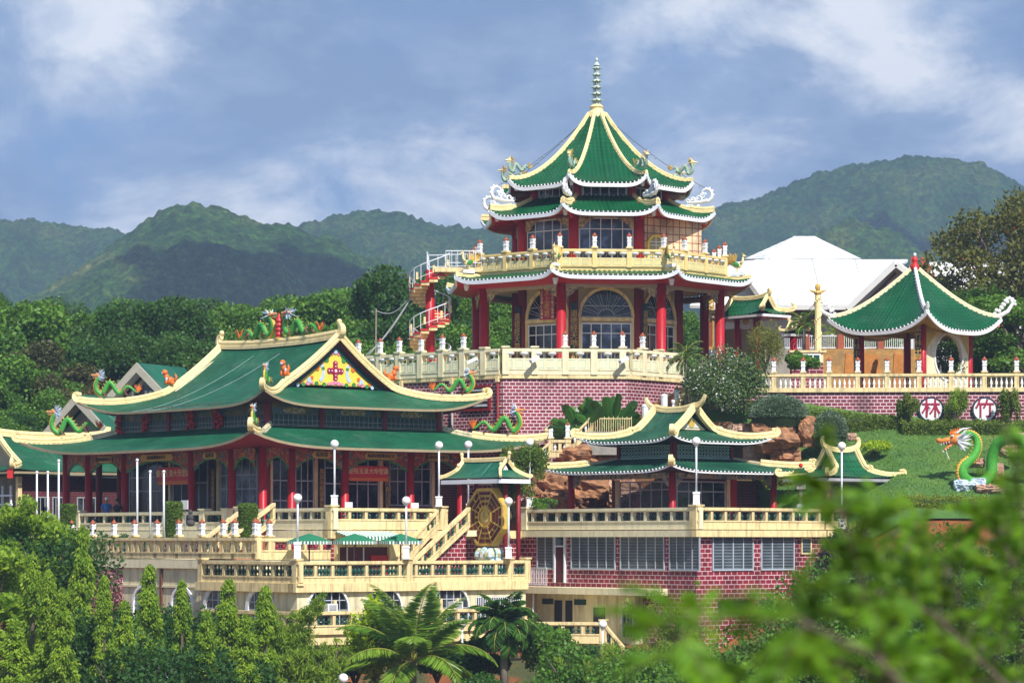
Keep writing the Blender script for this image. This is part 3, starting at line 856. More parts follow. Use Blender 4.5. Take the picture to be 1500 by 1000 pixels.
    for s in (-1, 1):
        for x, z, r in ((.55, .55, .14), (.45, .75, .1), (.72, -.72, .12), (2.05, -.75, .12), (1.2, -.68, .12), (.78, .1, .1)): disc(m, s*x, zc+z, r, r*.9)
    m.build('foliage_relief', 'leaf_paint', g)
    m = MB(F)
    for s in (-1, 1):
        for x, z, r in ((1.15, .1, .13), (.95, .35, .1), (1.5, -.4, .1), (2.2, -.65, .09)): disc(m, s*x, zc+z, r, r)
    m.build('bud_relief', 'orange', g)
    # far gable closed
    m = MB(frame(Cc+eL*gx, eR)); m.plate([(-dg, zf(dg)), (0, zf(0)), (dg, zf(dg))], -.1, .1); m.build('gable_panel', 'cream_wall', H)
    # upper storey
    faces = [(C0(k, k), eR, W1-2*k, [391, 470, 562, 641]), (C0(k, L1-k), -eL, L1-2*k, [175, 249, 316, 391])]
    for fi, (A, d, L, pxs) in enumerate(faces):
        F = frame(A, d)
        m = MB(F); m.box(0.1, L-.1, .0, .3, 5.6, 7.0); m.build('clerestory_wall', 'panel_paint', H)
        xs = [dist(A, d, p) for p in pxs]
        m = MB(F); zt = 6.3
        m.box(0.05, L-.05, -.06, .0, 5.66, 5.74); m.build('sill', 'cream_wall', H)
        m = MB(F); m.box(.1, L-.1, -.03, 0, 5.74, zt); m.build('lattice_back', 'dark_green', H)
        m = MB(F); nx = int(L/.3)
        for i in range(nx): m.box(.2+i*(L-.4)/nx-.012, .2+i*(L-.4)/nx+.012, -.05, -.03, 5.76, zt)
        m.box(.1, L-.1, -.052, -.03, 6.0, 6.025); m.box(.1, L-.1, -.052, -.03, 5.79, 5.81); m.build('lattice', 'steel', H)
        if fi == 0:
            for a, b in zip(xs, xs[1:]):
                m = MB(F); c = (a+b)/2; w = (b-a)*.22
                m.plate([(c-w, 6.5), (c-w+.2, 6.36), (c+w-.2, 6.36), (c+w, 6.5), (c+w-.2, 6.66), (c-w+.2, 6.66)], -.04, 0); m.build('painted_cartouche', 'frieze_gold', H)
        for x in xs:
            m = MB(F); m.box(x-.12, x+.12, -.14, .1, 5.55, 6.95); m.build('upper_post', 'red_dark', H)
        if fi == 1:
            for p in (178, 218, 284, 325):
                x = dist(A, d, p); m = MB(F); rd_ = random.Random(p)
                for j in range(16):
                    m.ell((x+rd_.uniform(-.28, .28), -.18+rd_.uniform(-.08, .05), 5.75+j*.065), (rd_.uniform(.08, .16), .12, rd_.uniform(.07, .13)), 8, 6)
                m.build('carved_beast', 'red_bright', H)
    for A, d, L in ((C0(W1-k, k), eL, L1-2*k), (C0(k, L1-k), eR, W1-2*k)):
        m = MB(frame(A, d)); m.box(.1, L-.1, -.1, .1, 5.6, 7.0); m.build('clerestory_wall', 'cream_wall', H)
    # lower columns
    cz0, cz1 = FZ, 4.75; c0 = C0(2.0, 2.0)
    colpos = [along(c0, eR, p) for p in (378, 427, 505, 601, 675)][1:]+[c0]+[along(c0, eL, p) for p in (340, 281, 183, 130, 97)]
    for q in colpos:
        m = MB(); m.lathe([(.26, cz0), (.26, cz0+.25), (.21, cz0+.32), (.2, cz1)], (q.x, q.y, 0), 14)
        m.build('column', 'red', H, smooth=True)
        m = MB(); m.lathe([(.34, cz0), (.36, cz0+.1), (.28, cz0+.2)], (q.x, q.y, 0), 14); m.build('column_base', 'white', H)
    for q in (along(c0+eR*2.2, eL, 145), along(c0+eR*2.0, eL, 176), C0(W1-2.6, 4.2), along(C0(3.2, 2.6), eR, 391)):
        m = MB(); m.lathe([(.18, cz0), (.18, cz1)], (q.x, q.y, 0), 12); m.build('column', 'red_dark', H, smooth=True)
    # frieze between the columns
    F = frame(c0, eR); xs = [0]+[dist(c0, eR, p) for p in (427, 505, 601, 675)]
    m = MB(F); mg = MB(F)
    for a, b in zip(xs, xs[1:]):
        bracket_frieze(m, a+.2, b-.2, 4.55, .38, .95, -.06, .06); bracket_frieze(mg, a+.2, b-.2, 4.5, .42, 1.02, -.02, .03)
    m.build('carved_frieze', 'frieze', H); mg.build('frieze_edge', 'leaf_paint', H)
    A = along(c0, eL, 97); F2 = frame(A, -eL); xs2 = [dist(A, -eL, p) for p in (97, 130, 183, 281, 340, 378)]
    m = MB(F2); mg = MB(F2)
    for a, b in zip(xs2, xs2[1:]):
        bracket_frieze(m, a+.2, b-.2, 4.55, .38, .95, -.06, .06); bracket_frieze(mg, a+.2, b-.2, 4.5, .42, 1.02, -.02, .03)
    m.build('carved_frieze', 'frieze', H); mg.build('frieze_edge', 'leaf_paint', H)
    for FF, o, d, spans in ((F, c0, eR, ((455, 483, 668), (532, 580, 665), (624, 657, 668))), (F2, A, -eL, ((146, 167, 662), (208, 256, 660), (300, 320, 660)))):
        for pa, pb, py in spans:
            xa, xb = dist(o, d, pa), dist(o, d, pb); m = MB(FF); zc_ = 4.25; h = .17
            m.plate([(xa, zc_), (xa+.12, zc_-h), (xb-.12, zc_-h), (xb, zc_), (xb-.12, zc_+h), (xa+.12, zc_+h)], -.13, -.07)
            pl = m.build('name_plaque', 'ochre', H)
            text_mesh('福祿壽' if xb-xa < 1.3 else '風調雨順國泰民安', .26 if xb-xa < 1.3 else .22, 'dark', pl, FF, (xa+xb)/2, zc_, -.135)
    # inner walls, right face
    A = C0(k, k); F = frame(A, eR); D = lambda p: dist(A, eR, p); zt = 4.45
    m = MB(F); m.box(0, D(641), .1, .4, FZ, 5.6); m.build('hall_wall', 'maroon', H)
    for pa, pb, nx in ((399, 424, 2), (433, 461, 3), (571, 596, 2), (606, 632, 2)):
        zb = FZ+.35 if pa < 500 else 1.75
        window(H, F, D(pa), D(pb), zb, zt-.15, nx, 4, 'steel_frame', 'glass_dark', .05, .1, ys=(.33, .62) if pa < 500 else (.5, .76))
    window(H, F, D(476), D(556), FZ+.02, zt, 5, 3, 'steel_frame', 'glass_dark', .06, .1, ys=(.60, .80), name='entrance_door')
    for p in (396.5, 462.5, 558, 634): m = MB(F); m.box(D(p)-.1, D(p)+.1, -.05, .1, FZ, zt+.1); m.build('pilaster', 'cream', H)
    m = MB(F)
    for a, b in ((568, 600), (604, 632), (641, 676)): m.box(D(a), D(b), -.12 if a < 640 else .0, .0 if a < 640 else .15, FZ, 1.7 if a < 640 else 4.5)
    m.build('block_screen', 'block_screen', H)
    for p in (469, 565):
        x = D(p); m = MB(F); m.box(x-.14, x+.14, -.14, -.05, 1.0, 3.9); bd = m.build('couplet_board', 'black', H)
        text_mesh('風調雨順國泰民安' if p < 500 else '天地同春日月長明', .3, 'gold', bd, F, x, 2.45, -.145, vertical=True)
    m = MB(F); xa, xb = D(489), D(546); m.box(xa, xb, -1.3, -1.24, 3.15, 3.75); bn = m.build('red_banner', 'red_bright', H)
    m = MB(F); m.box(xa, xb, -1.3, -1.245, 2.98, 3.145); m.build('banner_fringe', 'orange', bn)
    text_mesh('慶祝玉皇大帝聖誕', .32, 'ridge', bn, F, (xa+xb)/2, 3.47, -1.305)
    # inner walls, left face
    A = C0(k, L1-k); F = frame(A, -eL); D = lambda p: dist(A, -eL, p)
    m = MB(F); m.box(D(175), D(391), .1, .4, FZ, 5.6); m.build('hall_wall', 'maroon', H)
    for pa, pb, nx, g in ((188, 243, 4, 'glass_dark'), (322, 340, 2, 'glass_grey'), (342, 376, 3, 'glass_grey')):
        window(H, F, D(pa), D(pb), FZ+.35, zt-.1, nx, 4, 'steel_frame', g, .05, .1, ys=(.5, .70))
    window(H, F, D(252), D(303), FZ+.02, zt, 4, 2, 'steel_frame', 'black', .06, .1, ys=(.62,), name='entrance_door')
    for p in (249, 319.5): m = MB(F); m.box(D(p)-.1, D(p)+.1, -.05, .1, FZ, zt+.1); m.build('pilaster', 'cream', H)
    for p in (244, 315):
        x = D(p); m = MB(F); m.box(x-.16, x+.16, -.14, -.05, 1.0, 3.9); bd = m.build('couplet_board', 'black', H)
        text_mesh('風調雨順國泰民安', .3, 'gold', bd, F, x, 2.45, -.145, vertical=True)
    m = MB(F); xa, xb = D(255), D(300); m.box(xa, xb, -1.0, -.94, 3.05, 3.75); bn = m.build('red_banner', 'red_bright', H)
    m = MB(F); m.box(xa, xb, -1.0, -.945, 2.85, 3.045); m.build('banner_fringe', 'orange', bn)
    text_mesh('慶祝玉皇大帝聖誕', .40, 'ridge', bn, F, (xa+xb)/2, 3.42, -1.005)
    return H, R, hp, Cc
HALL, HR, HHP, HC = hall()

# ridge and corner dragons of the hall
dg_green = dragon(2.9, 1.25, .14, 'green', 2); used = [False]
def at_path(path, f):
    k = min(len(path)-2, int(f*(len(path)-1))); return path[k], path[k+1]
def put_dragon(proto, used, path, f0, L, label, group, sc=1, dz=.3, flip=False):
    """stands on a hip, head towards the corner, tilted with it"""
    end = path[-1]; acc = 0; tail = path[0]
    for a, b in zip(reversed(path), list(reversed(path))[1:]):
        acc += (a-b).length; tail = b
        if acc > f0+L*sc: break
    acc = 0; head = end
    for a, b in zip(reversed(path), list(reversed(path))[1:]):
        if acc >= f0: head = a; break
        acc += (a-b).length
    d = head-tail; rz = math.atan2(d.y, d.x); ry = -math.atan2(d.z, math.hypot(d.x, d.y))
    o = place(proto, used, tail+Z*dz, rz, sc, label, group); o.rotation_euler = (0, ry, rz); return o
GD = 'green dragons on the roof ridges of the temple hall'
hp = {i: h for i, h in HHP}
put_dragon(dg_green, used, hp[1], .6, 3.0, 'green dragon on the right end of the hall lower roof, flame tail to the left', GD, .95, .33)
put_dragon(dg_green, used, hp[3], .6, 3.6, 'green dragon on the far left lower eave of the hall, facing left', GD, 1.0, .33)
put_dragon(dg_green, used, hp[0], .3, 1.9, 'dragon facing the viewer on the near corner of the hall lower roof', GD, .62, .35)
put_dragon(dg_green, used, HR['hips'][(-1, -1)], .6, 2.6, 'green dragon on the right tip of the hall upper roof before the brick wall', GD, .82, .36)
put_dragon(dg_green, used, HR['hips'][(1, 1)], .6, 3.0, 'green dragon on the left tip of the hall upper roof beside the beige house', GD, .88, .36)
put_dragon(dg_green, used, HR['hips'][(-1, 1)], .3, 1.9, 'dragon facing the viewer on the near corner of the hall upper roof', GD, .62, .38)
rdg = HR['ridge']; mid = rdg[8]
for s, lb in ((1, 'dragon on the left half of the hall main ridge, facing the red pearl column'), (-1, 'dragon on the right half of the hall main ridge, facing the red pearl column')):
    d = -eL*s; o = place(dg_green, used, mid+eL*s*3.75+Z*.48, math.atan2(d.y, d.x), (1.22, 1.1, .92), lb, GD)
t = thing('pearl_column', 'small red ringed column between two dragons on the hall ridge', 'finial', mid+Z*.45)
m = MB(Matrix.Translation(mid+Z*.45)); m.lathe([(.16, 0)]+[(.2 if i % 2 else .15, .12*i+.05) for i in range(9)]+[(.1, 1.15), (.02, 1.3)], n=12)
m.build('shaft', 'red_bright', t)
m = MB(Matrix.Translation(mid+Z*.45)); m.lathe([(.24, -.1), (.24, 0)], n=10); m.build('base', 'gold', t)
# little orange lions on the hips
def lion(label, p, rz):
    t = thing('guardian_lion', label, 'figurine', (0, 0, 0), 'orange guardian beasts on the hall roof hips')
    m = MB(); m.ell((0, 0, .22), (.26, .16, .22), 10, 7); m.tube([(.12, 0, .25), (.22, 0, .55)], [.16, .13], 8); m.ell((.28, 0, .66), (.17, .15, .16), 10, 7)
    for s in (-1, 1): m.tube([(.2, s*.1, .25), (.24, s*.11, 0)], [.07, .055], 6); m.ell((-.12, s*.13, .1), (.13, .06, .1), 8, 5)
    m.tube([(-.22, 0, .2), (-.36, 0, .42), (-.28, 0, .6)], [.06, .07, .03], 6)
    m.build('body', 'orange', t, smooth=True)
    m = MB(); m.ell((.40, 0, .62), (.07, .09, .07), 8, 6); m.ell((.2, .12, .3), (.08, .06, .1), 6, 5); m.build('face', 'mane', t)
    t.location = p; t.rotation_euler = (0, 0, rz); return t
for key, f, lb in (((-1, 1), .52, 'orange guardian beast beside the near upper dragon, at the foot of the gable'), ((-1, -1), .50, 'orange guardian beast on the right hip below the yellow gable'), ((1, 1), .50, 'orange guardian beast on the left hip of the hall upper roof')):
    a, b = at_path(HR['hips'][key], f); d = b-a; lion(lb, a+Z*.4, math.atan2(d.y, d.x))
# lightning cables on the long slope
t = thing('roof_cable', 'pair of thin pale cables down the long green slope of the hall', 'cable', HC+Z*9)
m = MB(); W_ = HR['W']; zf = HR['zf']
for x0, x1 in ((1.5, 4.2), (-.9, 2.6)):
    m.tube([W_(x0+(x1-x0)*i/12, .6+(6.6-.6)*i/12, zf(.6+6.0*i/12)+.02) for i in range(13)], .006, 4)
m.build('cables', 'metal_white', t)
# ================================================================== terrace masses
def rect(A, u, U, v, Vv): return [A, A+u*U, A+u*U+v*Vv, A+v*Vv]
def mass(name, label, cat, poly, z0, z1, mat):
    t = thing(name, label, cat, (poly[0].x, poly[0].y, z0)); m = MB(); m.prism([(p.x, p.y) for p in poly], z0, z1); m.build('wall', mat, t); return t
wR = (T1-T0).length; wL = (TL-T0).length
hall_base = mass('terrace_wall', 'dark red brick terrace carrying the big hall, behind the striped awning', 'terrace', rect(T0, eR, wR-.005, eL, wL), -6, FZ, 'brick_big')
brick_house = mass('brick_building', 'red brick building with white mortar and wide louvred windows under the right terrace', 'building', rect(V0, eR, (V1-V0).length, eL, 24), -9, FZ, 'brick_big')
garden = mass('terrace_wall', 'plain cream terrace wall below the flagpoles at the left', 'terrace', rect(M0, eR, (M1-M0).length, eL, (ML-M0).length), -7, GZ, 'cream_wall')
lower = mass('terrace_wall', 'cream terrace wall with big arched windows below the umbrellas', 'terrace', rect(LT0, eR, (LT1-LT0).length, eL, (LTL-LT0).length), -7.5, LZ, 'cream_wall')
# string courses
def band(parent, A, B, z0, z1, out, mat='cream', name='cornice', th=.4):
    m = MB(frame(A, B-A)); L = (B-A).length; m.box(-out, L+out*.0, -out, th, z0, z1); return m.build(name, mat, parent)
band(lower, LT0+eR*.0, LT1, LZ-.42, LZ-.02, .22); band(lower, LTL, LT0, LZ-.42, LZ-.022, .22)
band(garden, ML, M0, GZ-.42, GZ-.02, .15, 'cream_pale'); band(garden, ML, M0, GZ-1.35, GZ-1.25, .08, 'cream_pale')
band(garden, M0, M1, GZ-.42, GZ-.022, .15, 'cream_pale')
band(hall_base, T0, T1, FZ-.4, FZ-.02, .25, 'cream'); band(hall_base, TL, T0, FZ-.4, FZ-.022, .25, 'cream_pale')
band(brick_house, VW, V0, FZ-.33, FZ-.022, .30, 'cream_pale'); band(brick_house, V0, V1, FZ-.33, FZ-.02, .30, 'cream')

# arched openings
def arch_poly(x0, x1, z0, zs, n=14, e=1.0):
    c = (x0+x1)/2; r = (x1-x0)/2
    return [(x0, z0)]+[(c-r*math.cos(PI*i/n), zs+r*e*math.sin(PI*i/n)) for i in range(n+1)]+[(x1, z0)]
def arch_window(parent, F, x0, x1, z0, zs, e=1., gm='glass_dark', ring='white', nx=4, rw=.09, name='arched_window', y=0, bars='steel_frame'):
    m = MB(F); c = (x0+x1)/2; r = (x1-x0)/2; n = 14
    P0 = [(c-r*math.cos(PI*i/n), zs+r*e*math.sin(PI*i/n)) for i in range(n+1)]
    P1 = [(c-(r+rw)*math.cos(PI*i/n), zs+(r*e+rw)*math.sin(PI*i/n)) for i in range(n+1)]
    for a, b, cc, d in zip(P0, P0[1:], P1, P1[1:]): m.plate([a, b, d, cc], y-.12, y)
    m.box(x0-rw, x0, y-.12, y, z0, zs); m.box(x1, x1+rw, y-.12, y, z0, zs)
    o = m.build(name, ring, parent)
    g = MB(F); g.plate(arch_poly(x0, x1, z0, zs, e=e), y-.02, y); g.build('pane', gm, o)
    b = MB(F)
    for i in range(1, nx):
        x = x0+(x1-x0)*i/nx; h = zs+e*math.sqrt(max(0, r*r-(x-c)**2)); b.box(x-.02, x+.02, y-.05, y-.02, z0, h)
    for q in (.0, .5): b.box(x0+.02, x1-.02, y-.048, y-.02, zs+q*r*e*.8-.02, zs+q*r*e*.8+.02)
    b.box(x0+.02, x1-.02, y-.048, y-.02, (z0+zs)/2-.02, (z0+zs)/2+.02)
    b.build('window_bars', bars, o)
    return o
F = frame(LT0, eR); D = lambda p: dist(LT0, eR, p)
for a, b in ((450, 508), (535, 586), (633, 684)):
    arch_window(lower, F, D(a), D(b), BZ, -3.2, 1.0, nx=5)
    if a != 535:
        m = MB(F); x = D(a+30 if a < 500 else a+27)
        m.box(x-.75, x-.6, -.16, -.03, BZ, -2.75); m.box(x+.25, x+.4, -.16, -.03, BZ, -2.75); m.build('window_pier', 'cream', lower)
m = MB(F)
for i in range(22):
    x = D(697)+i*(D(763)-D(697))/21; m.box(x-.02, x+.02, -.06, -.02, BZ, -2.7)
for z in (-2.75, -3.3, -3.9): m.box(D(697), D(763), -.07, -.03, z, z+.04)
g = m.build('window_grille', 'metal_white', lower)
m = MB(F); m.box(D(697), D(763), -.02, -.005, BZ, -2.7); m.build('pane', 'glass_dark', g)
for p, lb in ((478, 'white window air conditioner in the leftmost wide arch'), (662, 'white window air conditioner in the wide arch right of the palm')):
    x = D(p); t = thing('air_conditioner', lb, 'air conditioner', F @ Vector((x, -.3, -3.1)), 'air conditioners in the arched windows')
    m = MB(F); m.box(x-.27, x+.27, -.50, .0, -3.25, -2.9); c_ = m.build('case', 'white', t)
    m = MB(F); m.box(x-.2, x+.2, -.515, -.50, -3.2, -2.95); m.build('grille', 'steel', c_)
A = LTL; F = frame(A, -eL); D = lambda p: dist(A, -eL, p)
for a, b in ((304, 338), (366, 398)): arch_window(lower, F, D(a), D(b), BZ+.3, -3.2, 1.0, nx=4, rw=.22, gm='glass_grey')
A = ML; F = frame(A, -eL); D = lambda p: dist(A, -eL, p)
for a, b in ((198, 226), (254, 283)): arch_window(garden, F, D(a), D(b), BZ, -3.15, .95, nx=3, rw=.14, gm='glass_grey')
m = MB(F); m.box(D(236), D(239), -.1, -.0, -3.6, -1.0); m.box(D(200), D(282), -.07, -.0, -2.32, -2.26); m.build('drain_stain', 'wood_brown', garden)
m = MB(F); m.box(D(100), D(180), -.06, -.0, -7, -1.37); m.build('pink_wall', 'brick_big', garden)
# lowest walk
L30 = G(433, 126.6); L31 = along(L30, eR, 768); L3L = along(L30, eL, 300)
walk = mass('terrace_wall', 'lowest cream walk wall behind the coconut palm, above orange earth', 'terrace', rect(L30, eR, (L31-L30).length, eL, (L3L-L30).length), -4.72, BZ, 'cream')
BG = 'cream balustrades of the temple terraces'
balustrade('cream balustrade of the lowest walk behind the coconut palm', L30, L31, -3.22, H=1.03, base=.42, bay=1.0, per=3, posts=(0.1,), bmat='bottle', group=BG)
balustrade('short cream balustrade of the lowest walk left of the bamboo', L3L, L30-eL*.2, -3.22, H=1.03, base=.42, bay=.95, per=3, posts=(), bmat='bottle', group=BG)
# lower terrace
balustrade('long cream balustrade of the umbrella terrace', LT0, LT1, -.98, H=.97, base=.30, bay=.97, per=4, posts=(0, dist(LT0, eR, 597), dist(LT0, eR, 745), (LT1-LT0).length), bmat='bottle', bw=.15, group=BG, low=.12)
balustrade('short shaded cream balustrade left of the umbrella terrace corner', LTL, LT0-eL*.25, -.98, H=.97, base=.30, bay=.95, per=3, posts=(0.1,), bmat='bottle', bw=.15, group=BG, low=.12)
# garden terrace
lg = dist(M0, eL, 104); A = M0+eL*lg; fp = [dist(A, -eL, p) for p in (105, 136, 167, 197, 230, 262, 296, 327, 344, 374)]
balustrade('cream balustrade with white capped posts before the flagpoles', A, M0-eL*.15, .10, H=1.0, base=.32, bay=.9, per=2, posts=fp, fin=.62, bmat='cream_pale', group=BG, post=.26)
balustrade('cream balustrade before the dark brick wall left of the umbrellas', M0, M1, .07, H=1.0, base=.45, bay=1.0, per=2, posts=(0.1, .75), fin=.62, bmat='crimson', group=BG, post=.3)
# hall terrace
lT = dist(T0, eL, 350)
balustrade('yellow balustrade of the hall terrace right of the lamp corner', T0, along(T0, eR, 652), 1.50, H=1.02, base=.50, bay=.93, per=2, posts=(0.0, dist(T0, eR, 646)), group=BG, post=.42)
balustrade('shaded balustrade of the hall terrace between topiary and lamp corner', T0+eL*lT, T0-eL*.25, 1.50, H=1.02, base=.50, bay=.93, per=2, posts=(.1,), group=BG, mat='cream_pale', post=.4)
lU = dist(T0, eL, 100); lU1 = dist(T0, eL, 333); lU2 = dist(T0, eL, 300)
balustrade('low shaded balustrade before the hall entrance behind the flagpoles', T0+eL*lU, T0+eL*lU1, 1.42, H=.94, base=.40, bay=1.9, per=5, posts=(.15, 1.2, (lU-lU2), (lU-lU1)), group=BG, mat='cream_pale', post=.42)
# right terrace
balustrade('long shaded balustrade of the right terrace above the louvred windows', VW, V0-eL*.25, 1.50, H=1.02, base=.42, bay=.93, per=2, posts=(.35,), group=BG, mat='cream_pale', post=.4)
balustrade('sunlit balustrade of the right terrace beside the tall lamp', V0, V0+eR*9.9, 1.50, H=1.02, base=.42, bay=.93, per=2, posts=(0.0,), group=BG, post=.45)
# windows of the brick building
A = VW; F = frame(A, -eL); D = lambda p: dist(A, -eL, p)
def louvre_win(F, x0, x1, z0, z1, nx): return window(brick_house, F, x0, x1, z0, z1, nx, 1, 'steel_frame', 'louvre', .06, 0., 'louvred_window')
zt, zb = .2, -1.45
for a, b, nx in ((787, 812, 2), (837, 902, 5), (909, 974, 5), (981, 1026, 4)): louvre_win(F, D(a), D(b), zb, zt, nx)
m = MB(F); x0, x1 = D(813.5), D(829.5); m.box(x0, x0+.08, -.12, 0, -2.1, zt+.03); m.box(x1-.08, x1, -.12, 0, -2.1, zt+.03); m.box(x0, x1, -.121, 0, zt-.05, zt+.05); m.box(x0, x1, -.121, 0, -.36, -.28)
d = m.build('door', 'metal_white', brick_house)
m = MB(F); m.box(x0+.08, x1-.08, -.05, -.01, -2.1, -.36); m.build('door_leaf', 'maroon', d); m = MB(F); m.box(x0+.08, x1-.08, -.05, -.01, -.28, zt-.05); m.build('pane', 'glass_grey', d)
# cream annex under the walkway
ax0, ax1 = D(772), D(978)
annex = thing('annex', 'low cream outbuilding with dark doors under the brick building', 'building', F @ Vector((ax0, 0, -6)))
m = MB(F); m.box(ax0, D(942), -.5, -.005, -6.2, -2.62); m.build('wall', 'cream_wall', annex)
m = MB(F); m.box(ax0-.5, ax1, -1.3, -.008, -2.62, -2.3); m.build('walkway_slab', 'cream_pale', annex)
for a, b, z0, z1, mt in ((824, 835, -5.2, -2.95, 'dark'), (840, 850, -5.2, -2.95, 'dark'), (881, 898, -5.2, -3.25, 'dark'), (806, 822, -3.15, -2.88, 'dark_green'), (853, 870, -3.15, -2.88, 'dark_green')):
    m = MB(F); m.box(D(a), D(b), -.53, -.5, z0, z1); o = m.build('door' if z0 < -5 else 'vent', mt, annex)
arch_window(annex, F, D(925), D(940), -4.6, -3.5, .9, nx=3, y=-.5, rw=.05)
m = MB(F); x = D(806); m.tube([(x, -1.1, -6), (x, -1.1, -2.62)], .05, 8); m.build('pipe_column', 'metal_white', annex)
# white metal walkway railing
t = thing('metal_railing', 'white metal railing of the walkway by the brown door', 'railing', F @ Vector((ax0, -1.2, -2.3)))
m = MB(F); xa, xb = ax0-.4, D(829)
for z in (-2.22, -1.4): m.box(xa, xb, -1.26, -1.22, z, z+.05)
m.beam((xa-.9, -1.24, -.75), (xa+.35, -1.24, -1.38), .05, .05); m.build('rail', 'metal_white', t)
m = MB(F); n = 26
for i in range(n+1): x = xa+(xb-xa)*i/n; m.box(x-.015, x+.015, -1.25, -1.23, -2.2, -1.4)
m.build('bars', 'metal_white', t)
A = V0; F = frame(A, eR); D = lambda p: dist(A, eR, p)
for a, b, nx in ((1043, 1103, 4), (1114, 1163, 3)): louvre_win(F, D(a), D(b), zb, zt, nx)
for a, b in ((1173, 1188), (1213, 1231)): window(brick_house, F, D(a), D(b), -.7, .1, 1, 1, 'cream', 'louvre', .04, 0., 'vent_window')
# flat dark sheet painted as the shade of a recess, posts and low arched window beneath
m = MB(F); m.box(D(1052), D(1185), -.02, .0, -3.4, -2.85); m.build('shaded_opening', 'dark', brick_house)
m = MB(F); m.box(D(1098), D(1110), -.06, .0, -3.4, -2.85); m.box(D(1160), D(1168), -.05, 0, -3.4, -2.85); m.build('brick_pier', 'brick_big', brick_house)
m = MB(F); m.box(D(1119), D(1150), -.07, -.0, -5.4, -3.45); w = m.build('low_window', 'metal_white', brick_house)
m = MB(F); m.box(D(1121), D(1148), -.09, -.07, -5.3, -3.55); m.build('pane', 'glass_grey', w)
m = MB(F)
for i in range(4): m.box(D(1121), D(1148), -.10, -.09, -5.0+i*.45, -4.96+i*.45)
m.box(D(1134.5)-.02, D(1134.5)+.02, -.101, -.09, -5.3, -3.55); m.build('window_bars', 'metal_white', w)
# far lower balustrade with descending stair rail
A = along(G(770, 133.5), Vector((1, -.05, 0)), 766); B = along(A, Vector((1, -.12, 0)), 884)
wk = thing('terrace_wall', 'small cream landing wall at the foot of the annex doors', 'terrace', (A.x, A.y, -6))
m = MB(frame(A, B-A)); m.box(0, (B-A).length, .0, 4.2, -5.15, -4.75); m.build('wall', 'cream', wk)
balustrade('small cream balustrade below the annex, ending at a stair', A, B, -3.85, H=1.0, base=.45, bay=.88, per=3, posts=(0, (B-A).length), group=BG)
Cc_ = along(B, Vector((1, -.35, 0)), 912)
balustrade('steep cream stair balustrade below the annex', B, Cc_, -3.85, -4.9, H=1.0, base=.3, bay=.6, per=2, group=BG)

# main stairs from the umbrella terrace to the hall terrace
def steps(name, label, A, d, run, z0, z1, width, wdir, n, mat, group=None):
    t = thing(name, label, 'stairs', (A.x, A.y, z0), group)
    m = MB(); e = d.normalized()
    for i in range(n):
        p = A+e*run*i/n; zz = z0+(z1-z0)*(i+1)/n; q = [p, p+e*(run/n+.0), p+e*(run/n)+wdir*width, p+wdir*width]
        m.prism([(v.x, v.y) for v in q], z0-.4, zz)
    m.build('treads', mat, t); return t
sA = along(T0-eL*1.6, eR, 600); sB = along(sA, eR, 685)
run = (sB-sA).length
steps('stairway', 'cream staircase rising right from the umbrella terrace', sA+eL*.15, eR, run, LZ, FZ, 1.35, eL, 14, 'brick_big')
balustrade('front sloping balustrade of the main stairs', sA, sB, LZ+.85, FZ+1.05, H=.95, base=.34, bay=.75, per=2, group=BG, thick=.24)
balustrade('rear sloping balustrade of the main stairs', sA+eL*1.45-eR*.1, sB+eL*1.45-eR*.8, LZ+.85, FZ+.95, H=.95, base=.34, bay=.75, per=2, group=BG, thick=.24)
# landing of the main stairs
ld = thing('landing', 'cream landing slab at the head of the main stairs', 'landing', (sB.x, sB.y, FZ-.5))
m = MB(); q = [sB+eL*.2, sB+eR*1.2+eL*.2, sB+eR*1.2+eL*1.85, sB+eL*1.85]; m.prism([(v.x, v.y) for v in q], FZ-.3, FZ-.01); m.build('slab', 'cream_pale', ld)
# garden stairs (left), rising towards the hall
gA = along(M0+eL*5.0+eR*1.0, eL, 297); gd = (eR*1.0).normalized()
gA = G(300, 135.2); gB = gA+eR*2.6
steps('stairway', 'terracotta steps between sloping cream rails before the hall', gA, eR, 2.6, GZ, FZ, 1.7, -eL, 9, 'step_red')
for off, lb in ((.12, 'left sloping rail of the terracotta steps'), (-1.9, 'right sloping rail of the terracotta steps')):
    balustrade(lb, gA+eL*off, gA+eL*off+eR*2.6, GZ+1.0, FZ+1.25, H=.95, base=.3, bay=.8, per=2, group=BG, thick=.24)

# awning and shop front under the hall terrace
F = frame(T0, eR); D = lambda p: dist(T0, eR, p)
t = thing('striped_awning', 'white and green striped awning below the hall terrace', 'awning', F @ Vector((D(487), 0, .0)))
m = MB(F); xa, xb = D(486), D(572)
m.add([(xa, -.30, .40), (xb-.3, -.30, .40), (xb, -1.3, .16), (xa, -1.3, .16), (xa, -.30, .36), (xb-.3, -.30, .36), (xb, -1.3, .12), (xa, -1.3, .12)], [(0, 3, 2, 1), (4, 5, 6, 7), (0, 1, 5, 4), (1, 2, 6, 5), (2, 3, 7, 6), (3, 0, 4, 7)])
m.build('canopy', 'stripes', t)
m = MB(F); m.box(xa, xb, -1.32, -1.305, -.04, .14); m.build('valance', 'stripes', t)
shop = thing('snack_bar', 'dim cream framed snack bar with a red counter front under the awning', 'kiosk', F @ Vector((D(490), 0, LZ)))
m = MB(F); m.box(D(489), D(493), -.25, -.0, LZ, FZ-.42); m.box(D(566), D(583), -.25, -.0, LZ, FZ-.42); m.box(D(493), D(566), -.24, -.0, -.35, FZ-.42); m.build('frame', 'cream', shop)
m = MB(F); m.box(D(493), D(566), -.06, -.01, LZ, -.36); m.build('interior', 'maroon', shop)
m = MB(F)
for p in (507, 518, 531): m.box(D(p)-.03, D(p)+.03, -.1, -.06, LZ, -.36)
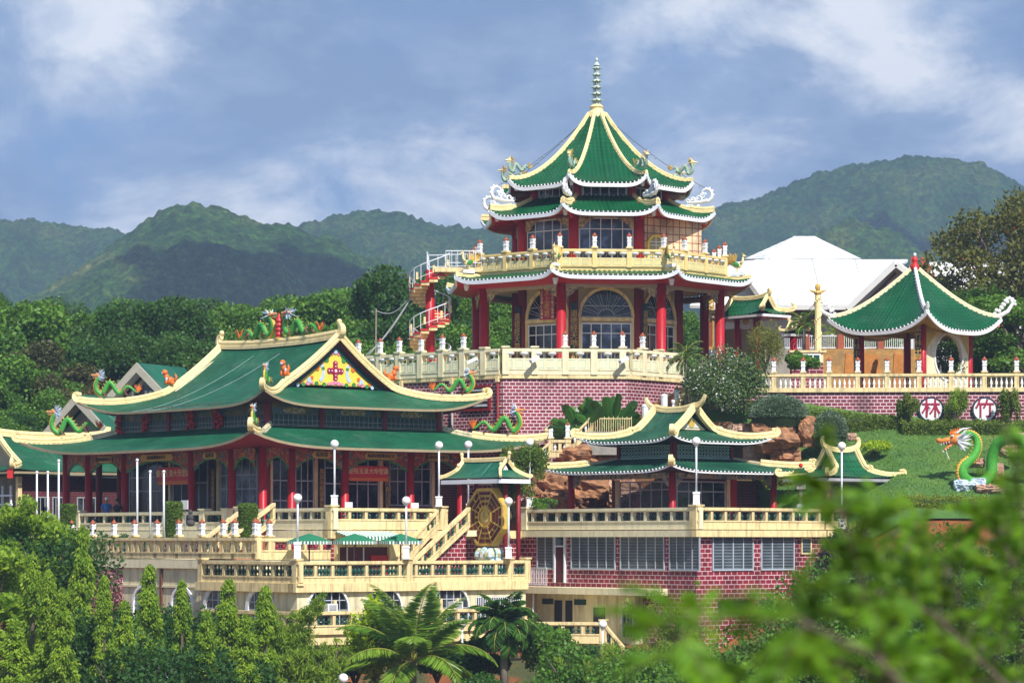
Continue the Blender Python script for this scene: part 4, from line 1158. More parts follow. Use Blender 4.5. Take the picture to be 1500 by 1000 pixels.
m.build('window_bars', 'metal_white', shop)
m = MB(F); m.box(D(541), D(566), -.16, -.06, LZ, -.75); m.build('counter', 'red_bright', shop)
door = thing('service_door', 'dark door with a white frame below the main stairs', 'door', F @ Vector((D(663), 0, LZ)))
m = MB(F); m.box(D(663), D(679), -.05, -.0, LZ, -.15); m.build('frame', 'metal_white', door); m = MB(F); m.box(D(664.5), D(677.5), -.07, -.05, LZ, -.22); m.build('leaf', 'black', door)
# umbrellas
def umbrella():
    t = thing('garden_umbrella', 'umbrella', 'umbrella', (0, 0, 0)); m = MB(); n = 8; r = 1.05
    ring = [(r*math.cos(2*PI*i/n), r*math.sin(2*PI*i/n), 1.88) for i in range(n)]
    mid_ = [(r*.5*math.cos(2*PI*i/n), r*.5*math.sin(2*PI*i/n), 2.08) for i in range(n)]
    m.add(ring+mid_+[(0, 0, 2.24)], [(i, (i+1) % n, n+(i+1) % n, n+i) for i in range(n)]+[(n+i, n+(i+1) % n, 2*n) for i in range(n)])
    c = m.build('canopy', 'canvas_green', t)
    mw = MB(); mg = MB(); k = 0
    for i in range(n):
        a, b = Vector(ring[i]), Vector(ring[(i+1) % n])
        for j in range(10):
            p, q = a.lerp(b, j/10), a.lerp(b, (j+1)/10)
            (mw if j % 2 else mg).add([p, q, q-Z*.14, p-Z*.14], [(0, 3, 2, 1)])
    mw.build('valance', 'canvas_white', c); mg.build('valance', 'canvas_green', c)
    m = MB(); m.tube([(0, 0, 0), (0, 0, 2.2)], .035, 8); m.build('pole', 'maroon', t)
    m = MB()
    for i in range(n): m.beam((0, 0, 1.95), Vector(ring[i])+Vector((0, 0, .0)), .02, .02)
    m.build('ribs', 'steel', t)
    m = MB(); m.lathe([(.28, 0), (.28, .06), (.06, .12)], n=12); m.build('base', 'concrete', t)
    return t
up = umbrella(); used = [False]
for px, Y, lb in ((453, 131.6, 'leftmost green garden umbrella with white trimmed edge'), (520, 132.7, 'middle green garden umbrella before the striped awning'), (587, 133.6, 'right green garden umbrella at the foot of the main stairs')):
    p = G(px, Y); o = place(up, used, (p.x, p.y, LZ), .2, 1, lb, 'garden umbrellas on the lower terrace')

# ---- bagua with its shelter
BN = G(733, 135.9)
lw = 4.5; rw = dist(BN, eR, 776)
Cb = BN+eR*rw/2+eL*lw/2
sh = thing('bagua_shelter', 'small green roofed shelter on red posts over the octagonal emblem', 'shelter', (Cb.x, Cb.y, LZ))
Rb = irimoya(Cb, eL, 1.62, lw/2, rw/2, .45*rw/2, 2.98, 3.80, lift=.02, q=1.3, p=4, cols=24, rows=10, inset=.12, flare=0, sway=.05)
Rb['tiles'].build('roof', 'sheet_green', sh)
m = MB()
for h in Rb['hips'].values():
    hip_beam(m, h, .42, .1, .05, sc=False)
rr = Rb['ridge']; m.sweep([q+Z*.0 for q in rr], ridge_prof(.5)); e1 = (rr[-1]-rr[0]).normalized()
for q, s in ((rr[0], -1), (rr[-1], 1)): m.tube([q, q+e1*s*.15+Z*.1, q+e1*s*.2+Z*.3], [.08, .08, .07], 6); m.ell(q+e1*s*.2+Z*.33, (.1, .1, .1), 8, 5)
for key, h in Rb['hips'].items(): a, b = at_path(h, .45); m.ell(a+Z*.2, (.09, .09, .12), 8, 5)
m.build('ridges', 'ridge', sh)
m = MB()
cs = Rb['corners']
for i in range(4):
    a, b = cs[i], cs[(i+1) % 4]; m.beam((a.x, a.y, 2.80), (b.x, b.y, 2.80), .1, .2)
m.build('eave_board', 'metal_white', sh)
m = MB(); m.prism([(v.x, v.y) for v in [Cb+(c-Cb)*.94 for c in cs]], 2.74, 2.80); m.build('ceiling', 'soffit_cream', sh)
bq = Vector((Cb.x, Cb.y, 0))-eR*.15
for key in ((-1.0, 0), (1.0, 0), (-1.0, 1), (1.0, 1)):
    p = bq+eL*(key[0]*1.6-.12)+eR*key[1]*.8
    m = MB(); m.tube([(p.x, p.y, LZ), (p.x, p.y, 2.75)], .11, 10); m.build('post', 'red_dark', sh, smooth=True)
m = MB(frame(Cb-eL*(1.5), eR)); m.plate([(-.35, 3.1), (.35, 3.1), (0, 3.62)], -.03, .03); m.build('gable_panel', 'white', sh)
# octagon
bc = along(Cb-eR*.5-eL*.6, eR, 711); bc = P(711, 757, Cb.y-.8); F = frame(Vector((bc.x, bc.y, 0)), -eL); zc = zpx(757, bc.y)
t = thing('bagua_emblem', 'large gilded octagonal emblem with maroon bars standing on a mosaic pedestal', 'emblem', (bc.x, bc.y, zc-1.45))
pass
oc = lambda r, off=0: [(r*math.sin(PI/8+PI/4*i), zc+r*math.cos(PI/8+PI/4*i)) for i in range(8)]
m = MB(F); m.plate(oc(1.52), 0, .34); m.build('octagon_body', 'ochre', t)
m = MB(F); a = oc(1.5); b = oc(1.38)
for i in range(8): m.plate([a[i], a[(i+1) % 8], b[(i+1) % 8], b[i]], -.07, 0)
a = oc(.52); b = oc(.44)
for i in range(8):
    m.plate([a[i], a[(i+1) % 8], b[(i+1) % 8], b[i]], -.07, 0)
    p, q = Vector((oc(.5)[i][0], -.03, oc(.5)[i][1])), Vector((oc(1.4)[i][0], -.03, oc(1.4)[i][1])); m.beam(p, q, .04, .05)
m.build('octagon_frame', 'gold', t)
m = MB(F); tri = [7, 3, 5, 1, 0, 6, 2, 4]
for i in range(8):
    th = PI/4*i+PI/4
    c, s_ = math.cos(th), math.sin(th)
    for j in range(3):
        r0 = .64+.25*j; hw = math.tan(PI/8)*(r0)*.86; segs = [(-hw, hw)] if (tri[i] >> j) & 1 else [(-hw, -.06), (.06, hw)]
        for x0, x1 in segs:
            pts = []
            for (u, v) in ((x0, r0-.07), (x1, r0-.07), (x1, r0+.08), (x0, r0+.08)): pts.append((u*c+v*s_, zc-u*s_+v*c))
            m.plate(pts, -.05, .0)
m.build('trigram_bars', 'maroon', t)
m = MB(F); m.plate(circ(20, .33, .33, 0, zc), -.04, 0); yy = m.build('centre_disc', 'ochre', t)
m = MB(F)
for i in range(10):
    a = i/10*PI; m.ell((-.10*math.sin(2*a), -.05, zc+.24-.48*i/9), (.05, .03, .04), 6, 4)
m.build('centre_relief', 'stone', yy)
pd = thing('mosaic_pedestal', 'pale blue mosaic rockwork pedestal under the octagon', 'pedestal', (bc.x, bc.y, LZ))
m = MB(F)
for x, z, r in ((-.45, -.75, .5), (.0, -.75, .55), (.5, -.75, .48), (-.55, -1.3, .6), (.05, -1.3, .6), (.6, -1.3, .6), (-.5, -1.85, .7), (.6, -1.85, .7)): m.ell((x*.8, .25, z), (r*.85, .6, r*.85), 12, 9, bumpy=.04)
m.build('rockwork', 'mosaic', pd)
m, t_, b_ = nt('glass_clear'); b_.inputs['Base Color'].default_value = (.12, .14, .14, 1); b_.inputs['Roughness'].default_value = .05
b_.inputs['Alpha'].default_value = .35; MATS['glass_clear'] = m
# ================================================================== small double-roofed pavilion
def pavilion():
    N = G(983, 136.0); W = 9.2; L = 9.2; C0 = lambda a, b: N+eR*a+eL*b
    H = thing('small_temple', 'small double roofed temple with pale lattice storey on the right terrace', 'temple', (N.x, N.y, FZ))
    k = 2.6; o1 = [C0(0, 0), C0(W, 0), C0(W, L), C0(0, L)]; i1 = [C0(k, k), C0(W-k, k), C0(W-k, L-k), C0(k, L-k)]
    rib = (.26, .055)
    tl, sf, ev, hp = ring_roof(o1, i1, 3.28, 3.98, lift=.32, q=1.25, p=5, flare=.25, rib=rib, rows=8, soffit=(3.25, .3), th=.1)
    tl.build('lower_roof', 'tile_old', H, smooth=True); sf.build('soffit', 'dark', H)
    m = MB(); fascia(m, ev, .06, .07, -.05); tile_ends(m, ev, .26, .045, .03); m.build('eave_board', 'white', H)
    for i, h in hp:
        m = MB(); hip_beam(m, end_pad(h, .35), .85, .26, .1, scr=.06)
        m.build('hip_ridge', 'ridge', H)
    for i, h in hp:
        m = MB(); m.sweep([q-Z*.05 for q in h[:5]], ridge_prof(.6))
        m.build('hip_flashing', 'soffit_cream', H)
    Cc = C0(W/2, L/2); Ln = De = (W-2.6)/2
    R = irimoya(Cc, eL, 1.42, Ln, De, 1.25, 4.78, 6.38, lift=.35, q=2.1, p=5, rib=rib, rows=14, inset=.3, flare=.25, sway=.25)
    R['tiles'].build('upper_roof', 'tile_old', H, smooth=True)
    tl, sf, ev, h2 = ring_roof([Cc-eL*Ln-eR*De, Cc-eL*Ln+eR*De, Cc+eL*Ln+eR*De, Cc+eL*Ln-eR*De], i1, 4.78, 4.9, lift=.35, q=1, p=5, flare=.25, soffit=(4.85, 0), th=.1, cols=8)
    sf.build('soffit', 'dark', H); m = MB(); fascia(m, ev, .06, .07, -.05); tile_ends(m, ev, .26, .045, .03); m.build('eave_board', 'white', H)
    m = MB()
    for key, h in R['hips'].items():
        n = len(h); g = int(n*1.25/De)+1
        m = MB(); hip_beam(m, h[:g+1], .8, .2, .05, sc=False); m.build('rake_ridge', 'ridge', H); m = MB(); hip_beam(m, h[g:], .85, .26, .1, scr=.06); m.build('hip_ridge', 'ridge', H)
    rd = R['ridge']; e1 = (rd[-1]-rd[0]).normalized(); m = MB()
    full = list(reversed(curl(rd[0], -e1, .8, .42, 8, 1)))+rd+curl(rd[-1], e1, .8, .42, 8, 1)
    m.sweep([q+Z*.02 for q in full], ridge_prof(.75), [.5+.06*i for i in range(8)]+[1]*len(rd)+[.94-.06*i for i in range(8)], side=e1.cross(Z)); m.build('main_ridge', 'ridge', H)
    zf = R['zf']; m = MB(frame(Cc-eL*R['gx'], eR)); m.plate([(-1.0, zf(1.25)+.1), (1.0, zf(1.25)+.1), (0, zf(0)-.25)], -.03, .1); g = m.build('gable_panel', 'cream_pale', H)
    m = MB(frame(Cc-eL*R['gx'], eR)); m.plate([(-.62, zf(1.25)+.2), (.62, zf(1.25)+.2), (0, zf(0)-.5)], -.06, -.03); m.build('gable_inset', 'house_wall', g)
    m = MB(frame(Cc-eL*R['gx'], eR)); m.plate(circ(12, .22, .22, 0, zf(1.25)+.42), -.08, -.06); m.build('gable_medallion', 'ochre', g)
    for A, d in ((C0(k, k), eR), (C0(k, L-k), -eL)):
        F = frame(A, d); LL = W-2*k
        m = MB(F); m.box(.05, LL-.05, 0, .2, 3.9, 5.0); m.build('clerestory_wall', 'dark', H)
        m = MB(F)
        nx = 16
        for r_ in range(3):
            for i in range(nx):
                x = .2+(LL-.4)*(i+.5)/nx; z = 4.14+.18*r_; w = (LL-.4)/nx*.42
                a = circ(8, w, .085, x, z); b = circ(8, w*.55, .05, x, z)
                for j in range(8): m.plate([a[j], a[(j+1) % 8], b[(j+1) % 8], b[j]], -.05, -.01)
        m.box(.1, LL-.1, -.05, 0, 4.0, 4.05); m.box(.1, LL-.1, -.05, 0, 4.6, 4.66); m.build('lattice', 'aqua', H)
        m = MB(F); m.box(.1, LL-.1, -.04, 0, 4.66, 4.9); m.build('painted_beam', 'dark_green', H)
        m = MB(F)
        for x in (0.05, LL-.05): m.box(x-.1, x+.1, -.1, .1, 3.9, 4.9)
        m.build('upper_post', 'red_dark', H)
    c0 = C0(1.3, 1.3)
    for q in (c0, along(c0, eR, 1133), along(c0, eL, 837), C0(W-1.3, L-1.3)):
        m = MB(); m.lathe([(.2, FZ), (.17, FZ+.2), (.17, 3.3)], (q.x, q.y, 0), 12); m.build('column', 'red', H, smooth=True)
    wR_, wL_ = dist(c0, eR, 1133), dist(c0, eL, 837)
    for A, d, LL in ((c0, eR, wR_), (c0+eL*wL_, -eL, wL_)):
        F = frame(A, d); m = MB(F); m.box(0, LL, -.05, .05, 2.98, 3.26)
        m.plate([(.15, 3.0), (.15, 2.55), (.35, 2.6), (.7, 2.97)], -.03, .03); m.plate([(LL-.15, 3.0), (LL-.15, 2.55), (LL-.35, 2.6), (LL-.7, 2.97)], -.03, .03)
        m.build('carved_frieze', 'frieze_blue', H)
        for i in range(4): x = LL*(i+.6)/4.3; m = MB(F); m.box(x-.22, x+.22, -.07, -.05, 3.02, 3.22); m.build('frieze_panel', 'frieze_gold', H)
    A = C0(k-.1, k-.1); F = frame(A, eR); D = lambda p: dist(A, eR, p)
    m = MB(F); m.box(.0, D(1078), .1, .3, FZ, 3.9); m.build('wall', 'maroon', H)
    window(H, F, D(992), D(1064), FZ+.05, 2.9, 4, 3, 'steel_frame', 'glass_dark', .05, .1, ys=(.78,))
    m = MB(F); m.box(D(988)-.1, D(990), -.0, .1, FZ, 3); m.build('pilaster', 'cream', H); m = MB(F); m.box(D(1065), D(1070), -.0, .1, FZ, 3); m.build('pilaster', 'cream', H)
    m = MB(F); m.box(D(1071), D(1079), -.02, .1, FZ, 3); m.build('pilaster', 'red', H)
    m = MB(F); m.box(D(1079), D(1109), .0, .12, FZ, 2.95); m.build('block_screen', 'block_screen', H)
    A = C0(k-.1, L-k); F = frame(A, -eL); D = lambda p: dist(A, -eL, p)
    window(H, F, D(906), D(984), FZ+.05, 2.9, 5, 3, 'steel_frame', 'glass_clear', .05, .1, ys=(.82,))
    m = MB(F); m.box(D(896), D(900), -.0, .12, FZ, 3); m.build('pilaster', 'wood_brown', H); m = MB(F); m.box(D(901), D(906), -.0, .1, FZ, 3); m.build('pilaster', 'cream', H)
pavilion()
# tiny gabled pavilion at the right
def kiosk():
    N = G(1213, 138.0); W = 5.0; L = 3.05; C0 = lambda a, b: N+eR*a+eL*b
    H = thing('garden_shelter', 'little gabled green roof shelter with curled cream horns at the right terrace end', 'shelter', (N.x, N.y, FZ))
    Cc = C0(W/2, L/2); rib = (.24, .05)
    R = irimoya(Cc, eR, 1.02, W/2, L/2, .7, 3.02, 4.35, lift=.12, q=1.9, p=4, rib=rib, rows=12, inset=.25, flare=.12, sway=.2)
    R['tiles'].build('roof', 'tile_green', H, smooth=True)
    m = MB()
    for h in R['hips'].values():
        g = int(len(h)*.7/(L/2))+1
        hip_beam(m, h[:g+1], .6, .2, .05, sc=False); hip_beam(m, h[g:], .6, .22, .1, sc=False)
    rd = R['ridge']; e1 = (rd[-1]-rd[0]).normalized()
    full = list(reversed(curl(rd[0], -e1, .45, .7, 8, .6)))+rd+curl(rd[-1], e1, .45, .7, 8, .6)
    m.sweep(full, ridge_prof(.6), [.6+.05*i for i in range(8)]+[1]*len(rd)+[.95-.05*i for i in range(8)], side=e1.cross(Z)); m.build('ridges', 'ridge', H)
    cs = R['corners']; m = MB()
    for i in range(4): a, b = cs[i], cs[(i+1) % 4]; m.beam((a.x, a.y, 2.92), (b.x, b.y, 2.92), .06, .14)
    m.build('eave_board', 'steel', H)
    m = MB(); m.prism([(v.x, v.y) for v in [Cc+(c-Cc)*.93 for c in cs]], 2.8, 2.86); m.build('ceiling', 'soffit_cream', H)
    zf = R['zf']; F = frame(Cc-eR*R['gx'], -eL); m = MB(F); m.plate([(-.6, zf(.7)+.05), (.6, zf(.7)+.05), (0, zf(0)-.15)], -.03, .05); g = m.build('gable_panel', 'cream_pale', H)
    m = MB(F); m.plate([(-.35, zf(.7)+.13), (.35, zf(.7)+.13), (0, zf(0)-.4)], -.05, -.03); m.build('gable_inset', 'frieze_gold', g)
    for a, b in ((.6, .6), (.6, L-.6), (W-.6, .6), (W-.6, L-.6)):
        q = C0(a, b); m = MB(); m.tube([(q.x, q.y, FZ), (q.x, q.y, 2.85)], .12, 10); m.build('column', 'red_dark', H, smooth=True)
kiosk()
t = thing('stone_lantern', 'little two tiered green pagoda lantern with red knob behind the right balustrade', 'lantern', P(1173, 735, 137.5))
m = MB(Matrix.Translation(P(1173, 742, 137.5))); m.lathe([(.1, 0), (.1, .9), (.14, 1.0)], n=8); m.box(-.22, .22, -.22, .22, .85, 1.25); m.build('body', 'stone', t)
m = MB(Matrix.Translation(P(1173, 742, 137.5)))
for z in (1.2, 1.62): m.lathe([(.42, z), (.36, z+.06), (.1, z+.25)], n=8)
m.build('roofs', 'tile_old', t); m = MB(Matrix.Translation(P(1173, 742, 137.5))); m.ell((0, 0, 2.0), (.1, .1, .12), 8, 6); m.build('knob', 'red_bright', t)

# ================================================================== square pavilion beyond the round signs
def square_pavilion():
    C = G(1340, 160); H = thing('garden_pavilion', 'open square pavilion with tall green pyramid roof, red posts and a moon gate', 'pavilion', (C.x, C.y, 8.6))
    R = 4.8; dirs = [V3(0, -1), V3(1, 0), V3(0, 1), V3(-1, 0)]
    o = [C+d*R for d in dirs]; i = [C+d*.16 for d in dirs]
    tl, sf, ev, hp = ring_roof(o, i, 11.55, 15.15, lift=.95, q=1.10, p=3.0, flare=.08, rib=(.27, .08), rows=36, soffit=(12.0, .0), th=.15, r=3.2)
    tl.build('roof', 'tile_green', H, smooth=True); sf.build('soffit', 'ochre', H)
    m = MB(); fascia(m, ev, .1, .20, -.12); tile_ends(m, ev, .27, .05, .03); m.build('eave_board', 'white', H)
    for j, h in hp: m = MB(); m.sweep(h, ridge_prof(.55)); scallops(m, h[2:-2], .3, .06, off=.09); m.build('hip_ridge', 'cream_pale' if j != 0 else 'white', H)
    for j, h in hp:
        m = MB()
        d = h[-1]-h[-2]; D = V3(d.x, d.y).normalized(); e = h[-1]
        if j == 0: m.tube([h[-6]+Z*.15, h[-3]+Z*.3, e+Z*.2, e+D*.12+Z*.45], [.1, .12, .12, .06], 8)
        else:
            m.tube([h[-4], e+Z*.12, e+D*.35+Z*.32, e+D*.62+Z*.75, e+D*.5+Z*1.05, e+D*.25+Z*.98, e+D*.28+Z*.78], [.10, .13, .12, .10, .09, .07, .05], 8)
            for q in range(10): rr = random.Random(q*7+j); m.ell(e+D*(.09*q-.35+rr.uniform(-.05, .05))+Z*(.18+.085*q+.13*(q % 2)), (.11, .08, .11), 7, 5)
            for q in range(6): a_ = q*.5; m.ell(e+D*(.45+.32*math.cos(a_))+Z*(.72+.36*math.sin(a_)), (.09, .07, .09), 6, 4)
        m.build('corner_scroll', 'white', H)
    m = MB(Matrix.Translation((C.x, C.y, 15.1))); m.lathe([(.18, 0), (.25, .12), (.27, .26), (.16, .4), (.11, .45), (.18, .56), (.15, .72), (.06, .8), (.05, .85)], n=14); f_ = m.build('finial', 'red_bright', H, smooth=True)
    m = MB(Matrix.Translation((C.x, C.y, 15.93))); m.ell((0, 0, .07), (.1, .1, .12), 8, 6); m.build('finial_tip', 'white', f_)
    Rc = 3.05
    for j, d in enumerate(dirs):
        q = C+d*Rc; m = MB(); m.lathe([(.26, 8.0), (.22, 8.9), (.2, 12.2)], (q.x, q.y, 0), 14); m.build('column', 'red', H, smooth=True)
    pr = {1333: C+dirs[0]*Rc, 1257: C+dirs[3]*Rc}
    for px, q in pr.items():
        F = frame(q, V3(1, 0)); m = MB(F); x = -.28 if px == 1333 else -.25; m.box(x-.16, x+.12, -.30, -.2, 8.9, 11.9); bd = m.build('couplet_board', 'black', H)
        text_mesh('紫竹林中觀自在', .42, 'gold', bd, F, x-.02, 10.4, -.305, vertical=True)
    # beams
    m = MB()
    for a, b in ((0, 1), (3, 0), (1, 2), (2, 3)):
        p, q = C+dirs[a]*Rc, C+dirs[b]*Rc; m.beam((p.x, p.y, 11.75), (q.x, q.y, 11.75), .12, .55)
    m.build('beam', 'ochre', H)
    # moon gate wall on the right side
    A = C+dirs[0]*Rc; B = C+dirs[1]*Rc; F = frame(A, B-A); LL = (B-A).length; m = MB(F); n = 28; cx = LL*.52; cz = 10.15; r = 1.25
    for k in range(n):
        a0, a1 = 2*PI*k/n, 2*PI*(k+1)/n
        def edge(a):
            c, s = math.cos(a), math.sin(a); tt = min((LL-.2-cx)/c if c > 1e-6 else 1e9, (.2-cx)/c if c < -1e-6 else 1e9, (11.5-cz)/s if s > 1e-6 else 1e9, (8.0-cz)/s if s < -1e-6 else 1e9); return (cx+c*tt, cz+s*tt)
        m.plate([(cx+r*math.cos(a0), cz+r*math.sin(a0)), edge(a0), edge(a1), (cx+r*math.cos(a1), cz+r*math.sin(a1))], -.1, .1)
    m.build('moon_gate_wall', 'cream_pale', H)
    m = MB(F)
    for k in range(24):
        a0, a1 = 2*PI*k/24, 2*PI*(k+1)/24
        m.plate([(cx+r*math.cos(a0), cz+r*math.sin(a0)), (cx+(r+.12)*math.cos(a0), cz+(r+.12)*math.sin(a0)), (cx+(r+.12)*math.cos(a1), cz+(r+.12)*math.sin(a1)), (cx+r*math.cos(a1), cz+r*math.sin(a1))], -.16, -.1)
    m.build('moon_gate_rim', 'white', H)
    m = MB(F); m.plate([(.1, 11.2), (.1, 10.4), (.5, 10.9), (1.0, 11.35), (1.0, 11.5), (.1, 11.5)], -.14, -.1); m.plate([(LL-.2, 11.5), (LL-.2, 10.3), (LL-.6, 10.9), (LL-1.0, 11.5)], -.14, -.1); m.build('painted_corner', 'ochre', H)
square_pavilion()

# right retaining wall with round signs
RW0 = G(1075, 150.0); RW1 = G(1590, 149.0)
rwall = thing('retaining_wall', 'long red brick retaining wall bearing the two round signs', 'wall', (RW0.x, RW0.y, 4.5))
m = MB(frame(RW0, RW1-RW0)); LLw = (RW1-RW0).length; m.box(-.2, LLw, 0, .6, 4.2, 7.9); m.build('wall', 'brick_fine', rwall)
m = MB(frame(RW0, RW1-RW0)); m.box(-.2, LLw, -.12, .6, 7.75, 7.98); m.build('coping', 'cream', rwall)
ppx = (1090, 1134, 1177, 1215, 1257, 1300, 1347, 1394, 1443, 1490, 1540)
dR = (RW1-RW0).normalized()
for seg, (lo, hi, lb) in enumerate(((1090, 1300, 'left stretch of the balustrade over the right brick wall, by the flowering bush'), (1300, 1540, 'right stretch of the balustrade over the right brick wall, before the pavilion'))):
    A = along(RW0, dR, lo); ps = [p for p in ppx if lo <= p <= hi]
    posts = [dist(A, dR, p) for p in ps]
    if seg: posts = posts
    balustrade(lb, A+V3(0, .2), along(RW0, dR, hi-1)+V3(0, .2), 8.72, H=.80, rail=.13, base=.06, bay=.262, per=1, pier=.001, posts=posts if not seg else posts[1:], fin=.62, bmat='white', bw=.13, group=BG, post=.24, thick=.2)
for px, ch, lb in ((1363.5, '林', 'left round white sign with the red character for woods, made of two trees'), (1442, '竹', 'right round white sign with the red character for bamboo, beside a leafy shrub')):
    q = along(RW0, dR, px); F = frame(q, dR); z = zpx(600, q.y)
    t = thing('round_sign', lb, 'sign', (q.x, q.y, z-.6))
    m = MB(F); m.plate(circ(28, .68, .68, 0, z), -.13, -.001); m.build('rim', 'navy', t)
    m = MB(F); m.plate(circ(28, .58, .58, 0, z), -.16, -.13); m.build('disc', 'white', t)
    text_mesh(ch, 1.02, 'crimson', t, F, 0, z-.0, -.17, name='character', depth=.02, bold=.012)

# ================================================================== backdrop houses
def slab4(m, a, b, c, d, th=.2):
    a, b, c, d = map(Vector, (a, b, c, d)); n = (b-a).cross(d-a).normalized()*th
    if n.z < 0: n = -n
    m.add([a, b, c, d, a-n, b-n, c-n, d-n], [(0, 1, 2, 3), (7, 6, 5, 4), (0, 4, 5, 1), (1, 5, 6, 2), (2, 6, 7, 3), (3, 7, 4, 0)])
wh = thing('white_roofed_house', 'large house with bright white tiled hip roofs behind the pagoda', 'house', P(1180, 520, 200))
Yf = 192.
m = MB()
p = lambda x, y, Y: P(x, y, Y)
slab4(m, p(1030, 447, Yf), p(1243, 447, Yf), p(1330, 380, Yf+7), p(1110, 380, Yf+7))
slab4(m, p(1010, 447, Yf+.1), p(1034, 447, Yf+.1), p(1112, 380, Yf+7.1), p(1072, 384, Yf+9))
slab4(m, p(1120, 379, Yf+7.2), p(1248, 379, Yf+7.2), p(1194, 346, Yf+10), p(1163, 346, Yf+10))
slab4(m, p(1090, 379, Yf+12), p(1122, 379, Yf+7.1), p(1164, 346, Yf+9.9), p(1160, 349, Yf+13))
slab4(m, p(1247, 379, Yf+7.2), p(1262, 379, Yf+13), p(1197, 348, Yf+13), p(1193.5, 346, Yf+10))
slab4(m, p(1241, 449, Yf-2.2), p(1241, 446, Yf+3), p(1312, 380, Yf+3), p(1312, 382, Yf-2.2), .22)
slab4(m, p(1312, 382, Yf-2.2), p(1312, 380, Yf+3), p(1400, 446, Yf+3), p(1400, 449, Yf-2.2), .22)
m.build('roof', 'white_roof', wh)
m = MB(); m.beam(p(1241, 453, Yf-2.25), p(1312, 387, Yf-2.25), .12, .32); m.beam(p(1312, 387, Yf-2.25), p(1400, 453, Yf-2.25), .12, .32); m.beam(p(1030, 450, Yf+.15), p(1243, 450, Yf+.15), .3, .35); m.build('eave_board', 'house_wall', wh)
m = MB()
m.add([p(1250, 545, Yf-1), p(1380, 545, Yf-1), p(1380, 440, Yf-1), p(1312, 390, Yf-1), p(1250, 448, Yf-1)], [(0, 1, 2, 3, 4)]); m.build('gable_wall', 'house_wall', wh)
m = MB()
for a, b in (((1262, 450), (1312, 400)), ((1280, 432), (1280, 460)), ((1297, 415), (1297, 460)), ((1262, 455), (1330, 455))): m.beam(p(*a, Yf-1.1), p(*b, Yf-1.1), .12, .16)
m.build('timber_frame', 'wood_brown', wh)
m = MB(frame(G(1035, Yf+2), V3(1, 0))); m.box(0, 9.9, 0, 6, 6, zpx(452, Yf+2)); m.build('wall', 'house_wall', wh)
m = MB(frame(G(1035, Yf+2), V3(1, 0)))
m.box(2.2, 9.5, -.5, -.02, zpx(462, Yf+2), zpx(455, Yf+2)); m.box(2.3, 3.2, -.2, -.02, 6, zpx(462, Yf)); m.box(6.8, 7.8, -.3, -.02, 8, zpx(462, Yf)); m.box(9.0, 9.4, -.3, -.02, 8, zpx(462, Yf)); m.build('dark_trim', 'wood_brown', wh)
m = MB(frame(G(1035, Yf+2), V3(1, 0))); m.box(8.0, 13.5, -1.6, -.4, zpx(500, Yf), zpx(487, Yf)); m.build('balcony', 'white', wh)
m = MB(); m.add([p(1075, 437, Yf-4), p(1112, 440, Yf-4), p(1112, 430, Yf-4), p(1090, 405, Yf-4), p(1082, 410, Yf-4)], [(0, 1, 2, 3, 4)]); m.build('gable_wall', 'house_wall', wh)
m = MB(); slab4(m, p(1088, 398, Yf-5), p(1116, 436, Yf-5), p(1118, 440, Yf-1), p(1088, 402, Yf-1), .25); m.build('eave_board', 'stone', wh)
ch = thing('chimney_stack', 'stepped terracotta chimney stack right of the red finial', 'chimney', P(1352, 420, 190))
m = MB(); u = 190/FPX
for x0, x1, y0 in ((1338, 1347, 374), (1352, 1361, 375), (1336, 1366, 386), (1340, 1372, 398)): a = p(x0, 470, 190); m.box(a.x, a.x+(x1-x0)*u, 190+x0*.001, 190.9, a.z, p(x0, y0, 190).z)
m.build('stack', 'terracotta', ch)
m = MB(); a = p(1362, 470, 196); m.box(a.x, a.x+9, 196, 203, a.z-3, p(0, 384, 196).z); ch2 = thing('house', 'white house mostly hidden behind the flame tree', 'house', (a.x, 196, 8)); m.build('wall', 'white', ch2)
m = MB(); m.box(a.x+.4, a.x+1.4, 195.9, 195.99, p(0, 425, 196).z, p(0, 405, 196).z); m.box(a.x+5, a.x+6, 195.9, 195.99, p(0, 425, 196).z, p(0, 405, 196).z); m.build('window', 'glass_dark', ch2)

# grey-beige gabled house at the left
bh = thing('gabled_house', 'grey beige house with two broad gables and green roof behind the hall', 'house', P(150, 700, 172))
def gable(apx, apy, Y, hw, slope, ln, wallz, trim=.55, rd=None):
    d = V3(math.cos(math.radians(-25)), math.sin(math.radians(-25))); F = frame(G(apx, Y), d); za = zpx(apy, Y)
    ro = MB(F); tr = MB(F); wl = MB(F); h = hw*slope
    for s in (-1, 1):
        a = [(0, 0, za), (s*hw, 0, za-h), (s*hw, ln, za-h), (0, ln, za)]
        ro.add(a+[(x, y, z-.15) for x, y, z in a], [(0, 1, 2, 3), (7, 6, 5, 4), (0, 4, 5, 1), (1, 5, 6, 2)])
        tr.plate([(0, za), (s*hw, za-h), (s*hw, za-h-trim), (0, za-trim*1.1)], -.12, .0)
    wl.plate([(0, za-.5), (hw*.93, za-h*.93-.5), (hw*.93, wallz), (-hw*.93, wallz), (-hw*.93, za-h*.93-.5)], 1.3, 1.6)
    ro.build('roof', 'sheet_green', bh); tr.build('barge_board', 'grey_beige', bh); wl.build('gable_wall', 'grey_beige', bh)
    sf = MB(F)
    for s in (-1, 1): a = [(0, 0, za-.17), (s*hw, 0, za-h-.17), (s*hw, 1.4, za-h-.17), (0, 1.4, za-.17)]; sf.add(a, [(0, 1, 2, 3)])
    sf.build('soffit', 'house_wall', bh)
    return F, za
F, za = gable(201, 531, 176, 3.6, .92, 5.5, 4)
m = MB(F); m.plate([(-2.2, za-2.9), (2.2, za-2.9), (0, za-.9)], 1.22, 1.29); m.build('shaded_gable', 'glass_grey', bh)  # grey plate puts the shade inside the gable into colour
m = MB(F)
